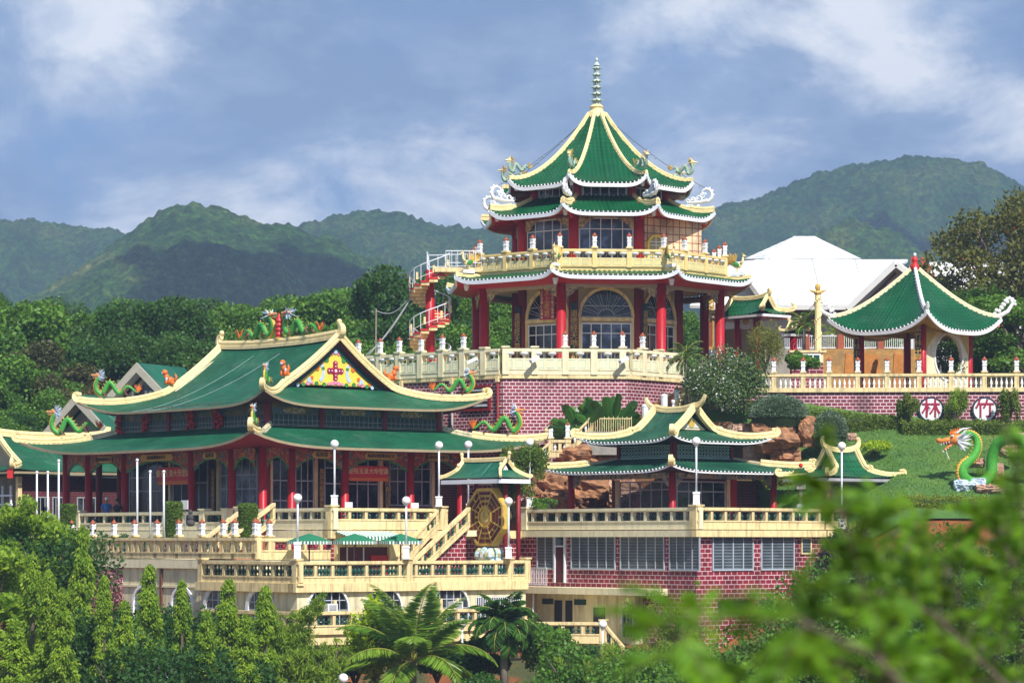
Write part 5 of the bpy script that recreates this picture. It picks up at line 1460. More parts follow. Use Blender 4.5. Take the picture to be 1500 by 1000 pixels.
for x in (-.9, .35): m.box(x, x+.9, 1.0, 1.2, za-3.3, za-1.9)
m.build('window', 'glass_blue', bh)
m = MB(F)
for x in (-1.0, -.05, .3, 1.25): m.box(x, x+.12, .95, 1.21, za-3.3, za-1.7)
m.build('window_frame', 'white', bh)
F, za = gable(112, 577, 170, 3.3, .95, 9, 2)
m = MB(); m.prism([(v.x, v.y) for v in [G(90, 175), G(210, 172), G(240, 184), G(120, 187)]], 2, 8.2); m.build('wall', 'grey_beige', bh)
# left green roofed annex hall
def left_hall():
    N = G(20, 156.5); C0 = lambda a, b: N+eR*a+eL*b; W = dist(N, eR, 215); L = 7.0
    H = thing('side_hall', 'green roofed side hall at the left edge with dark brick walls', 'hall', (N.x, N.y, FZ))
    Cc = C0(W/2, L/2)
    R = irimoya(Cc, eR, W/2-.9, W/2, L/2, 2.6, 3.8, 5.75, lift=.15, q=1.35, p=4, cols=30, rows=12, inset=.3, flare=.15, sway=.25)
    R['tiles'].build('roof', 'shingle', H, smooth=True); m = MB()
    for key, h in R['hips'].items(): hip_beam(m, h, .85, .42, .05, sc=False, turn=.75)
    rd = R['ridge']; e1 = (rd[-1]-rd[0]).normalized()
    full = list(reversed(curl(rd[0], -e1, .6, .5, 8, 1)))+rd+curl(rd[-1], e1, .6, .5, 8, 1)
    m.sweep(full, ridge_prof(1.0), [.6+.05*i for i in range(8)]+[1]*len(rd)+[.95-.05*i for i in range(8)], side=e1.cross(Z)); m.build('ridges', 'ridge', H)
    m = MB(frame(Cc-eR*R['gx'], -eL)); zf = R['zf']; m.plate([(-2.4, zf(2.6)+.0), (2.4, zf(2.6)+.0), (0, zf(0)-.3)], -.03, .1); m.build('gable_panel', 'soffit_cream', H)
    cs = R['corners']; m = MB()
    for i in range(4): a, b = cs[i], cs[(i+1) % 4]; m.beam((a.x, a.y, 3.7), (b.x, b.y, 3.7), .08, .12)
    m.build('eave_board', 'tan_fascia', H)
    F = frame(C0(.8, .8), eR); m = MB(F); m.box(0, W-1.6, 0, 4, FZ, 3.5); m.build('wall', 'block_screen', H)
    D = lambda p: dist(C0(.8, .8), eR, p); 
    for a, b in ((52, 72), (76, 92), (112, 140)): window(H, F, D(a), D(b), FZ+.4, 2.4, 3, 1, 'steel', 'glass_dark', .05, 0)
    m = MB(frame(C0(.8, L-.8), -eL)); m.box(0, L-1.6, -.0, .3, FZ, 3.5); m.build('wall', 'cream_wall', H)
    m = MB(F); m.box(-.15, .1, -.15, .1, FZ, 3.5); m.build('corner_post', 'cream', H)
    # pale lattice scaffold stand
    F2 = frame(C0(.8, L-.8), -eL); m = MB(F2)
    LL = L-1.6
    for x in (LL-2.3, LL-1.4, LL-.5): m.box(x, x+.09, -.3, -.2, FZ, 3.0)
    for z in (1.9, 2.4): m.box(LL-2.4, LL-.3, -.31, -.22, z, z+.1)
    m.beam((LL-2.3, -.25, 1.9), (LL-1.4, -.25, .8), .08, .08); m.beam((LL-1.4, -.25, 1.9), (LL-.5, -.25, .8), .08, .08); m.build('white_frame', 'metal_white', H)
left_hall()
tt = thing('notice_box', 'small red post box on the wall at the left edge', 'box', P(15, 700, 153)); m = MB(Matrix.Translation(P(15, 700, 153))); m.box(-.15, .15, -.1, .1, 0, .45); m.build('case', 'red_bright', tt); m = MB(Matrix.Translation(P(15, 700, 153))); m.box(-.17, .17, -.12, .12, .45, .55); m.build('lid', 'maroon', tt)

# gate roofs right of the pagoda
def gate(px_n, px_l, px_r, Y, ze, zr, label, dl, lift=.25, posts=()):
    N = G(px_n, Y); W = dist(N, eR, px_r); L = dist(N, eL, px_l); C0 = lambda a, b: N+eR*a+eL*b; Cc = C0(W/2, L/2)
    H = thing('gateway', label, 'gate', (N.x, N.y, 8.2))
    R = irimoya(Cc, eL, L/2-.75, L/2, W/2, W/4, ze, zr, lift=lift, q=1.5, p=3, rib=(.3, .06), rows=10, inset=.1, flare=.1, sway=.2)
    R['tiles'].build('roof', 'tile_green', H, smooth=True); m = MB()
    kq = .6 if W > 1.6 else .32
    for h in R['hips'].values(): hip_beam(m, h, kq, .45*kq, .0, sc=False, turn=1.0)
    rd = R['ridge']; e1 = (rd[-1]-rd[0]).normalized()
    m.sweep(list(reversed(curl(rd[0], -e1, .5*kq, .7, 6, .7)))+rd+curl(rd[-1], e1, .5*kq, .7, 6, .7), ridge_prof(kq), side=e1.cross(Z)); m.build('ridges', 'ridge', H)
    cs = R['corners']; m = MB()
    for i in range(4): a, b = cs[i], cs[(i+1) % 4]; m.beam((a.x, a.y, ze-.08), (b.x, b.y, ze-.08), .08, .14)
    m.build('eave_board', 'white', H)
    m = MB(); m.prism([(v.x, v.y) for v in [Cc+(c-Cc)*.9 for c in cs]], ze-.2, ze-.14); m.build('ceiling', 'red_dark', H)
    for a, b in posts:
        q = C0(a*W, b*L); m = MB(); m.tube([(q.x, q.y, 8), (q.x, q.y, ze-.2)], .2, 12); m.build('column', 'red', H, smooth=True)
    return H, C0, W, L
H, C0, W, L = gate(1118, 1040, 1158, 160, zpx(461, 161), zpx(438, 162), 'green roofed gateway with a white medallion between the pagoda and the white house', 0, posts=((.25, .25), (.25, .6), (.25, .9), (.75, .5)))
F = frame(C0(.3*W, L), -eL); m = MB(F); x = dist(C0(.3*W, L), -eL, 1096); m.plate(circ(20, .95, .42, x, zpx(474, 163)), -.15, 0); md = m.build('medallion', 'white', H)
m = MB(F); m.ell((x, -.17, zpx(473, 163)), (.25, .04, .2), 10, 6); m.build('emblem', 'ochre', md)
m = MB(F); m.box(dist(C0(.3*W, L), -eL, 1060), dist(C0(.3*W, L), -eL, 1118), .0, .25, 8.2, zpx(482, 163)); m.build('wall', 'soffit_cream', H)
gate(1160, 1146, 1182, 158, zpx(490, 159), zpx(476, 160), 'tiny curled green roof above a red post left of the gold pillar', 0, .2, posts=((.3, .3),))
t = thing('ticket_wall', 'low wall with green glazed openings above red brick beside the gold pillar', 'wall', P(1180, 545, 155))
A = G(1160, 155); F = frame(A, V3(1, .05)); w1 = dist(A, V3(1, .05).normalized(), 1206)
m = MB(F); m.box(0, w1, 0, .4, 8.0, zpx(531, 155)); m.build('brick_base', 'brick_big', t)
m = MB(F); m.box(0, w1, -.02, .38, zpx(531, 155), zpx(516, 155)); m.box(-.15, w1+.15, -.12, .5, zpx(516, 155), zpx(513, 155)); m.build('wall', 'cream', t)
window(t, F, .3, w1-.15, zpx(530, 155), zpx(518, 155), 3, 1, 'white', 'bottle', .06, -.02)
t = thing('gold_pillar', 'tall slender gold pillar with winged capital before the white house', 'pillar', P(1198, 514, 157))
b0, b1 = P(1198, 516, 157), P(1198, 432, 157); m = MB(); m.tube([b0, b1], [.20, .16], 10)
for i in range(34):
    a = i*.55; z = b0.z+(b1.z-b0.z)*i/34; m.ell((b0.x+.17*math.cos(a), b0.y+.17*math.sin(a), z), (.07, .07, .07), 6, 4)
m.build('shaft', 'ridge', t); m = MB(); m.ell(b1+Z*.12, (.24, .22, .14), 10, 6)
for s in (-1, 1): m.cone(b1+Z*.12, b1+Vector((s*.5, 0, .28)), .12, .03)
m.ell(b1+Z*.42, (.16, .14, .22), 8, 6); m.build('capital', 'gold', t)
# railing terrace behind
t = thing('terrace_wall', 'ochre rockwork wall carrying white railings behind the square pavilion', 'terrace', G(1200, 168))
A = G(1206, 168); m = MB(frame(A, V3(1, 0))); Lk = G(1345, 168).x-A.x; m.box(0, Lk, 0, 3, 8.1, zpx(511, 168))
paint('rock_ochre', (.50, .27, .08), .8, .4, (.25, .17, .08), dirtamt=.8, bmp=.5)
m.build('wall', 'rock_ochre', t)
m = MB(frame(A, V3(1, 0)))
for a, b in ((1235, 1252), (1262, 1290), (1306, 1332)): m.plate([((a-1206)*168/FPX, 8.2), ((b-1206)*168/FPX, 8.2), ((b-1206)*168/FPX-.1, zpx(521, 168)), ((a-1206)*168/FPX+.15, zpx(517, 168))], -.06, 0)

paint('orange_stone', (.55, .22, .05), .8, .3, bmp=.5); m.build('stone_panels', 'orange_stone', t)
t = thing('railing', 'white railing between terracotta posts above the rockwork wall', 'railing', P(1250, 510, 169))
A = G(1150, 169); F = frame(A, V3(1, 0)); sx = 169/FPX; m = MB(F); zt, zb = zpx(491, 169), zpx(510, 169)
m.box(0, 200*sx, 0, .06, zt-.06, zt); m.box(0, 200*sx, 0, .06, zb, zb+.06)
for i in range(66): m.box(i*3*sx-.015, i*3*sx+.015, .01, .04, zb, zt)
m.build('rails', 'metal_white', t)
for px in (1181, 1231, 1290, 1345): m = MB(F); m.box((px-1150-4.5)*sx, (px-1150+4.5)*sx, -.2, .2, 8.3, zt+.05); m.build('post', 'terracotta', t)
m = MB(F); m.box(-4, 60*sx, -.1, .5, 8, zb); m.build('kerb', 'concrete', t)
t = thing('gold_gate', 'ornate gold gate leaf seen between the right pagoda columns', 'gate', P(1036, 515, 168))
F = frame(G(1031, 168), V3(1, -.3)); m = MB(F)
for x in (0, .52): m.box(x, x+.08, 0, .1, zpx(512, 168), zpx(440, 168))
for i in range(12): m.ell((.28+.2*math.sin(i*2.2), .05, zpx(445, 168)+.12*i-.3), (.16, .08, .11), 8, 5)
m.box(0, .6, 0, .1, zpx(512, 168), zpx(508, 168)); m.box(0, .6, 0, .1, zpx(470, 168), zpx(467, 168)); m.build('frame', 'gold', t)
m = MB(F); m.box(.1, .5, .04, .07, zpx(508, 168), zpx(470, 168)); m.build('leaf', 'terracotta', t)
paint('yellow_cream', (.80, .62, .26), .55, .1, (.4, .3, .12), dirtamt=.4)
m, t_, b_ = nt('yellow_glass'); b_.inputs['Base Color'].default_value = (.35, .32, .12, 1); b_.inputs['Roughness'].default_value = .2; MATS['yellow_glass'] = m
# ================================================================== platform and pagoda
PC = G(874, 160.0); TH = [27.7+45*i for i in range(8)]
def oct_(R, c=PC): return [c+V3(R*math.sin(math.radians(a)), -R*math.cos(math.radians(a))) for a in TH]
n5 = ang(5.2)
F0 = G(737, 149.7); F1 = along(F0, n5, 921)
dLs = ang(180-39.8); dRt = ang(50.2)
Lx = along(F0, dLs, 470); Rx = along(F1, dRt, 1000)
plat = thing('platform_wall', 'many sided brick platform with white mortar under the pagoda', 'platform', (F0.x, F0.y, 0))
inner = V3(-math.sin(math.radians(5.2)), math.cos(math.radians(5.2)))
poly = [F0, F1, Rx, Rx+inner*16, Lx+V3(.643, .766)*14, Lx]
m = MB(); m.prism([(q.x, q.y) for q in poly], 0, 8.5); m.build('wall', 'brick_fine', plat)
m = MB(); c = sum(poly, Vector())/6; m.prism([(q.x, q.y) for q in [c+(v-c)*1.012 for v in poly]], 8.48, 8.70); m.build('coping', 'cream', plat)
PZ = 8.75
PBG = 'solid panelled balustrades round the pagoda platform'
kw = dict(H=1.36, rail=.15, base=.30, panel=.55, bay=.72, per=1, pier=.001, kind='mushroom', bmat='white', bw=.26, fin=.68, thick=.24, group=PBG)
zt = 10.05
lF = (F1-F0).length
balustrade('front balustrade of the pagoda platform, sunlit', F0, F1, zt, mat='cream_pale', posts=[.12]+[dist(F0, n5, p) for p in (783, 828, 870, 912)], fin_at=[dist(F0, n5, p) for p in (828, 870, 912)], **kw)
A = Lx; LL = (F0-Lx).length; dd = -dLs
balustrade('shaded left balustrade of the pagoda platform above the hall roof', A, F0-dd*.25, zt, posts=[dist(A, dd, p) for p in (525, 557, 585, 617, 648, 679, 710)], fin_at=[dist(A, dd, p) for p in (525, 557, 585, 617, 648, 679)], mat='cream_pale', **kw)
balustrade('right balustrade of the pagoda platform beside the flowering bush', F1+dRt*.2, Rx, zt, mat='cream_pale', posts=[dist(F1, dRt, 938), dist(F1, dRt, 962)], fin_at=[dist(F1, dRt, 938)], **kw)
# wall pipes, vent, floodlights
FL = frame(Lx, -dLs); DL = lambda p: dist(Lx, -dLs, p)
for p, mt, lb in ((664, 'stone', 'grey drain pipe on the shaded platform wall'), (731, 'red_dark', 'dark red drain pipe near the corner of the platform wall'), (590, 'red_dark', 'dark red drain pipe behind the hall gable')):
    x = DL(p); o = FL @ Vector((x, -.1, 3)); t = thing('drain_pipe', lb, 'pipe', o)
    m = MB(FL); m.tube([(x, -.1, 2.5), (x, -.1, 8.45)], .07, 8)
    m.build('pipe', mt, t, smooth=True); m = MB(FL); m.box(x-.1, x+.1, -.2, 0, 8.3, 8.6)
    for z in (4, 5.5, 7): m.box(x-.1, x+.1, -.12, 0, z, z+.05)
    m.build('bracket', 'cream', t)
x0, x1 = DL(678), DL(719); vt = thing('louvred_vent', 'dark red framed louvred vent in the platform wall behind a roof dragon', 'vent', FL @ Vector((x0, 0, 5.9)))
za_, zb_ = zpx(600, 152.2), zpx(570, 152.2)
m = MB(FL)
for a, b, c_, d in ((x0, x1, zb_, zb_+.13), (x0, x1, za_-.13, za_), (x0, x0+.13, za_, zb_), (x1-.13, x1, za_, zb_)): m.box(a, b, -.12, .0, c_, d)
m.build('frame', 'red_dark', vt); m = MB(FL); m.box(x0+.13, x1-.13, -.03, 0, za_, zb_); m.build('opening', 'dark', vt)
m = MB(FL)
for i in range(4): z = za_+.1+i*(zb_-za_)/4; m.add([(x0+.13, -.12, z), (x1-.13, -.12, z), (x1-.13, -.02, z+.2), (x0+.13, -.02, z+.2)], [(0, 1, 2, 3)])
m.build('slats', 'steel', vt)
for FF, DD, px, py, lb in ((FL, DL, 704, 527, 'white floodlight on the shaded left parapet of the platform'), (frame(F0, n5), lambda p: dist(F0, n5, p), 783, 529, 'small floodlight on the sunlit front parapet'), (frame(F0, n5), lambda p: dist(F0, n5, p), 913, 524, 'thin floodlight arm on the right end of the front parapet')):
    x = DD(px); z = 9.45; t = thing('floodlight', lb, 'floodlight', FF @ Vector((x, -.2, z)), 'floodlights on the platform parapet')
    m = MB(FF); m.beam((x-.28, -.75, z-.12), (x+.15, -.45, z+.12), .22, .18); m.build('head', 'white', t)
    m = MB(FF); m.tube([(x, -.13, z-.05), (x, -.5, z)], .03, 6); m.build('arm', 'steel', t)
# wide stairs in terracotta at the right of the platform
def pagoda():
    H = thing('pagoda', 'tall octagonal pagoda with three green roofs, red columns and a ringed spire', 'pagoda', (PC.x, PC.y, 8.5))
    vis = [7, 0, 6, 5, 1]     # facet i lies between corners i and i+1
    # inner lower storey
    Ri = 4.72; ci = oct_(Ri)
    for i in range(8):
        A, B = ci[i], ci[(i+1) % 8]; F = frame(A, B-A); LL = (B-A).length
        m = MB(F); m.box(0.02, LL-.02, .05, .3, 8.4, 14.2); m.build('inner_wall', 'soffit_cream', H)
        if i in (7, 6, 0):
            x0, x1 = .42, LL-.42; zs = 12.15
            m = MB(F); m.box(x0-.14, x1+.14, -.12, .05, 11.95, zs); m.box(x0-.14, x0, -.1, .05, 8.4, 11.95); m.box(x1, x1+.14, -.1, .05, 8.4, 11.95); m.build('arch_ledge', 'cream', H)
            g = arch_window(H, F, x0, x1, zs+.02, zs+.05, 1.05, 'glass_dark', 'cream', 1, .17, 'fan_window', .04)
            m = MB(F); cx = LL/2; r = (x1-x0)/2
            for a in range(1, 14):
                th = PI*a/14; r0 = .45; m.beam((cx+r0*math.cos(th), -.03, zs+r0*math.sin(th)), (cx+r*.97*math.cos(th+.05*(-1)**a), -.03, zs+r*1.0*math.sin(th+.05*(-1)**a)), .02, .02)
            pts = [(cx+.45*math.cos(PI*q/10), -.03, zs+.45*math.sin(PI*q/10)) for q in range(11)]
            for a, b in zip(pts, pts[1:]): m.beam(a, b, .03, .035)
            m.build('fan_bars', 'steel_frame', g)
            window(H, F, x0, x1, 8.7, 11.85, 5, 2, 'metal_white', 'glass_dark' if i != 7 else 'glass_blue', .05, .04, ys=(.82,), name='glazed_door')
        q = ci[i]; m = MB(); m.tube([(q.x, q.y, 8.5), (q.x, q.y, 14.1)], .27, 12); m.build('column', 'red_dark', H, smooth=True)
    for i, off in ((7, 0.18), (6, .2), (0, .16)):
        A, B = ci[i], ci[(i+1) % 8]; F = frame(A, B-A)
        m = MB(F); x = -.02 if i == 7 else .0; m.box(x-.16, x+.16, -.46, -.32, 9.4, 12.9); bd = m.build('couplet_board', 'navy', H)
        text_mesh('道德經天地人和', .42, 'gold', bd, F, x, 11.1, -.465, vertical=True)
    # red banner over the left facet door
    A, B = ci[6], ci[7]; F = frame(A, B-A); LL = (B-A).length; xc = LL*.62
    m = MB(F); m.box(xc-.5, xc+.5, -.6, -.5, 12.05, 14.0); sg = m.build('name_board', 'crimson', H)
    text_mesh('太上老君', .42, 'gold', sg, F, xc, 12.95, -.605, vertical=True)
    m = MB(F)
    for z in range(9):
        for s in (-1, 1): m.ell((xc+s*.38, -.6, 12.2+z*.2), (.09, .03, .1), 6, 4)
    m.build('board_scrolls', 'frieze_gold', sg)
    # outer columns
    co = oct_(7.1)
    for q in co:
        m = MB(); m.lathe([(.36, 8.5), (.36, 8.9), (.27, 9.0), (.26, 14.0)], (q.x, q.y, 0), 16); m.build('column', 'red', H, smooth=True)
    # beams with scrolled brackets
    for i in range(8):
        A, B = co[i], co[(i+1) % 8]; F = frame(A, B-A); LL = (B-A).length
        m = MB(F); m.box(.2, LL-.2, -.12, .12, 13.6, 13.95); m.build('beam', 'soffit_cream', H)
        if i in (5, 6, 7, 0, 1):
            for s, x in ((1, .25), (-1, LL-.25)):
                m = MB(F); m.plate([(x, 13.6), (x, 13.1), (x+s*.2, 13.12), (x+s*.4, 13.28), (x+s*.5, 13.45), (x+s*.95, 13.53), (x+s*.95, 13.6)], -.05, .05); m.build('carved_bracket', 'frieze_gold', H)
    # balcony roof skirt
    oR = oct_(8.75); iR = oct_(7.35); ze = 14.12
    tl, sf, ev, hp1 = ring_roof(oR, iR, ze, 14.45, lift=.36, q=1.2, p=8, flare=.15, rib=(.27, .085), rows=6, th=.16)
    tl.build('balcony_roof', 'tile_green', H, smooth=True)
    m = MB(); fascia(m, ev, .1, .20, -.12); tile_ends(m, ev, .27, .05, .02); m.build('eave_board', 'metal_white', H)
    _, sf, _, _ = ring_roof(oR, oct_(6.6), ze, 13.75, lift=.36, q=1, p=8, flare=.15, soffit=(13.7, 0), th=.2, cols=8)
    sf.build('soffit', 'red', H)
    m = MB(); m.prism([(q.x, q.y) for q in oct_(6.7)], 13.95, 14.1); m.build('ceiling', 'soffit_cream', H)
    m = MB(); m.prism([(q.x, q.y) for q in oct_(7.42)], 14.1, 14.66); m.build('balcony_slab', 'yellow_cream', H)
    for i, h in hp1:
        m = MB(); m.sweep([q for q in h], ridge_prof(.6)); m.build('hip_ridge', 'ridge', H)
    # upper storey
    Ru = 4.72; cu = oct_(Ru)
    for i in range(8):
        A, B = cu[i], cu[(i+1) % 8]; F = frame(A, B-A); LL = (B-A).length
        m = MB(F); m.box(.02, LL-.02, .1, .3, 14.6, 18.4); m.build('tower_wall', 'soffit_cream', H)
        if i in (5, 6, 7):
            window(H, F, .3, LL-.3, 14.75, 17.62, 5, 3, 'metal_white', 'glass_blue', .05, .08, ys=(.40, .78), name='tall_window')
            for s, x in ((1, .28), (-1, LL-.28)): m = MB(F); m.plate([(x, 17.62), (x, 17.0), (x+s*.25, 17.05), (x+s*.5, 17.35), (x+s*.95, 17.62)], -.06, .0); m.build('carved_bracket', 'frieze_gold', H)
        q = cu[i]; m = MB(); m.tube([(q.x, q.y, 14.6), (q.x, q.y, 18.45)], .27, 12); m.build('tower_column', 'red', H, smooth=True)
        m = MB(); d = (q-PC).normalized(); m.beam((q.x, q.y, 17.5), (q.x+d.x*1.5, q.y+d.y*1.5, 18.15), .16, .2); m.build('strut', 'red', H)
    c3 = oct_(3.98)
    for i in range(8):
        A, B = c3[i], c3[(i+1) % 8]; F = frame(A, B-A); LL = (B-A).length; q = c3[i]
        m = MB(F); m.box(.02, LL-.02, .1, .3, 18.4, 19.85); m.build('upper_wall', 'soffit_cream', H)
        window(H, F, .3, LL-.3, 18.85, 19.42, 5, 1, 'metal_white', 'glass_dark', .05, .08, name='clerestory_window')
        m = MB(); m.tube([(q.x, q.y, 18.4), (q.x, q.y, 19.85)], .2, 10); m.build('upper_column', 'red', H, smooth=True)
        m = MB(); d = (q-PC).normalized(); m.beam((q.x, q.y, 19.45), (q.x+d.x*1.25, q.y+d.y*1.25, 19.75), .14, .16); m.build('strut', 'red', H)
    # tan tiled stair block on the right facet
    A = cu[0]+ang(30)*.05; F = frame(A, ang(30)); x1 = dist(A, ang(30), 1026)
    m = MB(F); m.box(.25, x1, -.1, 3.4, 14.6, 17.8); tb = m.build('tiled_block', 'tan_tile', H)
    arch_window(H, F, .5, 1.45, 14.9, 16.15, 1., 'yellow_glass', 'yellow', 2, .12, 'arched_window', -.1, 'white')
    # middle roof
    oR = oct_(6.62); iR = oct_(4.05); ze = 17.72
    tl, sf, ev, hp2 = ring_roof(oR, iR, ze, 18.85, lift=.50, q=1.3, p=6.5, flare=.18, rib=(.25, .085), rows=8, soffit=(17.9, .2), th=.2)
    tl.build('middle_roof', 'tile_green', H, smooth=True); sf.build('soffit', 'red', H)
    m = MB(); fascia(m, ev, .1, .19, -.12); tile_ends(m, ev, .25, .05, .02); m.build('eave_board', 'metal_white', H)
    for i, h in hp2:
        m = MB(); m.sweep(h, ridge_prof(.6)); m.sweep(h[4:], ridge_prof(.85))
        m.build('hip_ridge', 'ridge', H)
    # top roof
    oR = oct_(5.42); iR = oct_(.42); ze = 19.42
    tl, sf, ev, hp3 = ring_roof(oR, iR, ze, 23.9, lift=.55, q=1.65, p=6, flare=.15, rib=(.25, .085), rows=34, soffit=(19.7, .3), th=.2, cols=60, per=7)
    tl.build('top_roof', 'tile_green', H, smooth=True); sf.build('soffit', 'red', H)
    m = MB(); fascia(m, ev, .1, .19, -.12); tile_ends(m, ev, .23, .05, .02); m.build('eave_board', 'white', H)
    for i, h in hp3:
        m = MB(); m.sweep(h, ridge_prof(.52)); scallops(m, h[4:], .28, .05, off=.08)
        m.build('hip_ridge', 'ridge', H)
    m = MB(); 
    for i in range(8):
        A, B = cu[i], cu[(i+1) % 8]
        for f in (.25, .5, .75):
            q = A.lerp(B, f); d = (q-PC).normalized(); m.beam((q.x, q.y, 17.75), (q.x+d.x*1.55, q.y+d.y*1.55, 17.58), .1, .14); pass
    m.build('rafters', 'red', H)
    # spire
    T = Matrix.Translation((PC.x, PC.y, 0))
    m = MB(T); m.lathe([(.55, 23.7), (.5, 24.0), (.36, 24.1), (.36, 24.25), (.42, 24.3), (.25, 24.45)], n=16); m.build('spire_base', 'ridge', H)
    m = MB(T); z0 = 24.45
    for k in range(6):
        z = z0+k*.36; r = .33-.022*k
        m.lathe([(r*.45, z), (r*.45, z+.18), (r*1.02, z+.2), (r*.95, z+.25), (r*.4, z+.36)], n=8)
        for a in range(8):
            th = 2*PI*a/8; m.ell((r*1.05*math.cos(th), r*1.05*math.sin(th), z+.24), (.06, .06, .03), 5, 4)
            m.box(r*.62*math.cos(th)-.02, r*.62*math.cos(th)+.02, r*.62*math.sin(th)-.02, r*.62*math.sin(th)+.02, z, z+.2)
    m.lathe([(.14, z0+2.16), (.2, z0+2.2), (.05, z0+2.4), (.1, z0+2.5), (.02, z0+2.65)], n=8); m.build('spire', 'finial_jade', H)
    # balcony balustrades belong to the balcony
    return H, hp1, hp2, hp3
PG, hp1, hp2, hp3 = pagoda()
cb = oct_(7.38)
for i, lb in ((7, 'front balcony balustrade of the pagoda'), (6, 'front left balcony balustrade of the pagoda'), (0, 'right balcony balustrade of the pagoda'), (5, 'far left balcony balustrade of the pagoda'), (1, 'far right balcony balustrade of the pagoda')):
    A, B = cb[i], cb[(i+1) % 8]; L_ = (B-A).length
    balustrade(lb, A, B, 15.62, H=.98, rail=.12, base=.12, panel=.40, bay=.62, per=1, pier=.001, kind='mushroom', bmat='white', bw=.24, post=.26, posts=(0, L_/3, 2*L_/3), fin=.62, thick=.18, mat='yellow_cream', group='yellow balcony balustrades of the pagoda')
# jade dragons on the top roof corners
jd = dragon(1.75, .85, .115, 'jade', 2); used = [False]
GJ = 'jade dragons on the top roof corners of the pagoda'
for i, lb in ((0, 'jade dragon on the front right corner of the pagoda top roof'), (1, 'jade dragon on the right tip of the pagoda top roof'), (7, 'jade dragon on the front left corner of the pagoda top roof'), (6, 'jade dragon on the left tip of the pagoda top roof'), (5, 'jade dragon on the outermost left tip of the pagoda top roof'), (2, 'jade dragon on the far right back corner of the pagoda top roof')):
    h = dict(hp3)[i]; put_dragon(jd, used, h, .12, 1.5, lb, GJ, .82, .28)
# white scrolls on the middle roof
def scroll():
    t = thing('roof_scroll', 'scroll', 'ornament', (0, 0, 0)); m = MB()
    def sp(c, r, a0, a1, w, n=14, sh=.45): return [Vector((c[0]+r*(1-(1-sh)*k/n)*math.cos(a0+(a1-a0)*k/n), 0, c[1]+r*(1-(1-sh)*k/n)*math.sin(a0+(a1-a0)*k/n))) for k in range(n+1)]
    p = [Vector((.2, 0, .12)), Vector((.9, 0, .1)), Vector((1.35, 0, .2))]+sp((1.25, .55), .42, -PI*.4, PI*1.1, .1); m.tube(p, [.06, .1, .12]+[.11-.004*k for k in range(15)], 8)
    for c, r in (((.85, .32), .2), ((.5, .27), .17), ((.22, .2), .13), ((1.05, .5), .15)): m.tube(sp(c, r, -PI*.5, PI*1.2, .05, 10), .06, 6)
    for q in p[4:14:2]: m.ell(q*1.0+Vector((.08, 0, .06)), (.07, .05, .07), 6, 4)
    m.build('scrollwork', 'white', t); m = MB(); m.ell((1.2, 0, .55), (.12, .06, .12), 8, 6); m.ell((.85, 0, .32), (.08, .05, .08), 8, 6); m.build('scroll_eyes', 'mane', t); return t
sc = scroll(); used = [False]
for i, lb in ((0, 'white scroll ornament on the front right corner of the pagoda middle roof'), (1, 'white scroll ornament on the right tip of the pagoda middle roof'), (7, 'white scroll ornament on the front left corner of the pagoda middle roof'), (6, 'white scroll ornament on the left tip of the pagoda middle roof'), (5, 'white scroll ornament on the outermost left tip of the pagoda middle roof'), (2, 'white scroll ornament on the back right corner of the pagoda middle roof')):
    h = dict(hp2)[i]; a = h[4]; d = h[-1]-a; o = place(sc, used, h[3]+Z*.22, math.atan2(d.y, d.x), 1.0, lb, 'white scroll ornaments of the pagoda middle roof')
# golden phoenixes on the balcony corners
def phoenix():
    t = thing('phoenix_statue', 'phoenix', 'bird statue', (0, 0, 0)); m = MB()
    m.ell((.55, 0, .45), (.26, .13, .17), 10, 7); m.tube([(.7, 0, .5), (.85, 0, .7), (.86, 0, .9)], [.1, .07, .05], 8); m.ell((.9, 0, .97), (.1, .06, .07), 8, 6); m.cone((.97, 0, .97), (1.12, 0, .93), .03, .004)
    for s in (-1, 1): m.tube([(.5, s*.06, .4), (.55, s*.06, .0)], [.04, .025], 6)
    m.build('body', 'ridge', t, smooth=True)
    m = MB(); rd = random.Random(2)
    for k in range(9):
        a = math.radians(60+k*11); l = .6+.1*rd.random(); m.tube([(.4, 0, .4), (.3+.3*math.cos(a), (k-4)*.03, .4+.35*math.sin(a)), (.25+l*math.cos(a)*.9, (k-4)*.05, .35+l*math.sin(a)*1.2)], [.05, .06, .02], 6)
    for k in range(3): m.cone((.9, 0, 1.0), (.86-.05*k, 0, 1.14+.02*k), .02, .004)
    m.build('tail', 'gold', t)
    m = MB()
    for s in (-1, 1): m.ell((.5, s*.14, .5), (.2, .03, .13), 8, 6, Matrix.Rotation(.4, 3, 'Y'))
    m.build('wings', 'leaf_paint', t); m = MB(); m.box(.2, .9, -.12, .12, -.1, .08); m.build('base', 'white', t); return t
ph = phoenix(); used = [False]
for i, lb in ((0, 'golden phoenix on the front right balcony corner of the pagoda'), (1, 'golden phoenix on the right balcony tip of the pagoda'), (7, 'golden phoenix on the front left balcony corner of the pagoda'), (6, 'golden phoenix on the left balcony tip beside the spiral stair landing')):
    q = oct_(7.55)[i]; d = (q-PC).normalized(); place(ph, used, Vector((q.x, q.y, 14.72)), math.atan2(d.y, d.x), 1.0, lb, 'golden phoenixes on the pagoda balcony corners')
# hanging lanterns
GLn = 'white lanterns hanging under the pagoda eaves'
lan = lantern('lantern', (0, 0, 0)); used = [False]
for R_, z_, tag_, idx in ((5.1, 19.75, 'top eave', (0, 1, 7, 6)), (6.3, 18.0, 'middle eave', (0, 1, 7, 6)), (8.2, 14.1, 'balcony eave', (0, 7, 6))):
    for i in idx:
        q = oct_(R_)[i]; place(lan, used, Vector((q.x, q.y, z_-.05)), 0, .95, 'white lantern under the %s, %s corner' % (tag_, {0: 'front right', 1: 'right', 7: 'front left', 6: 'left'}[i]), GLn)
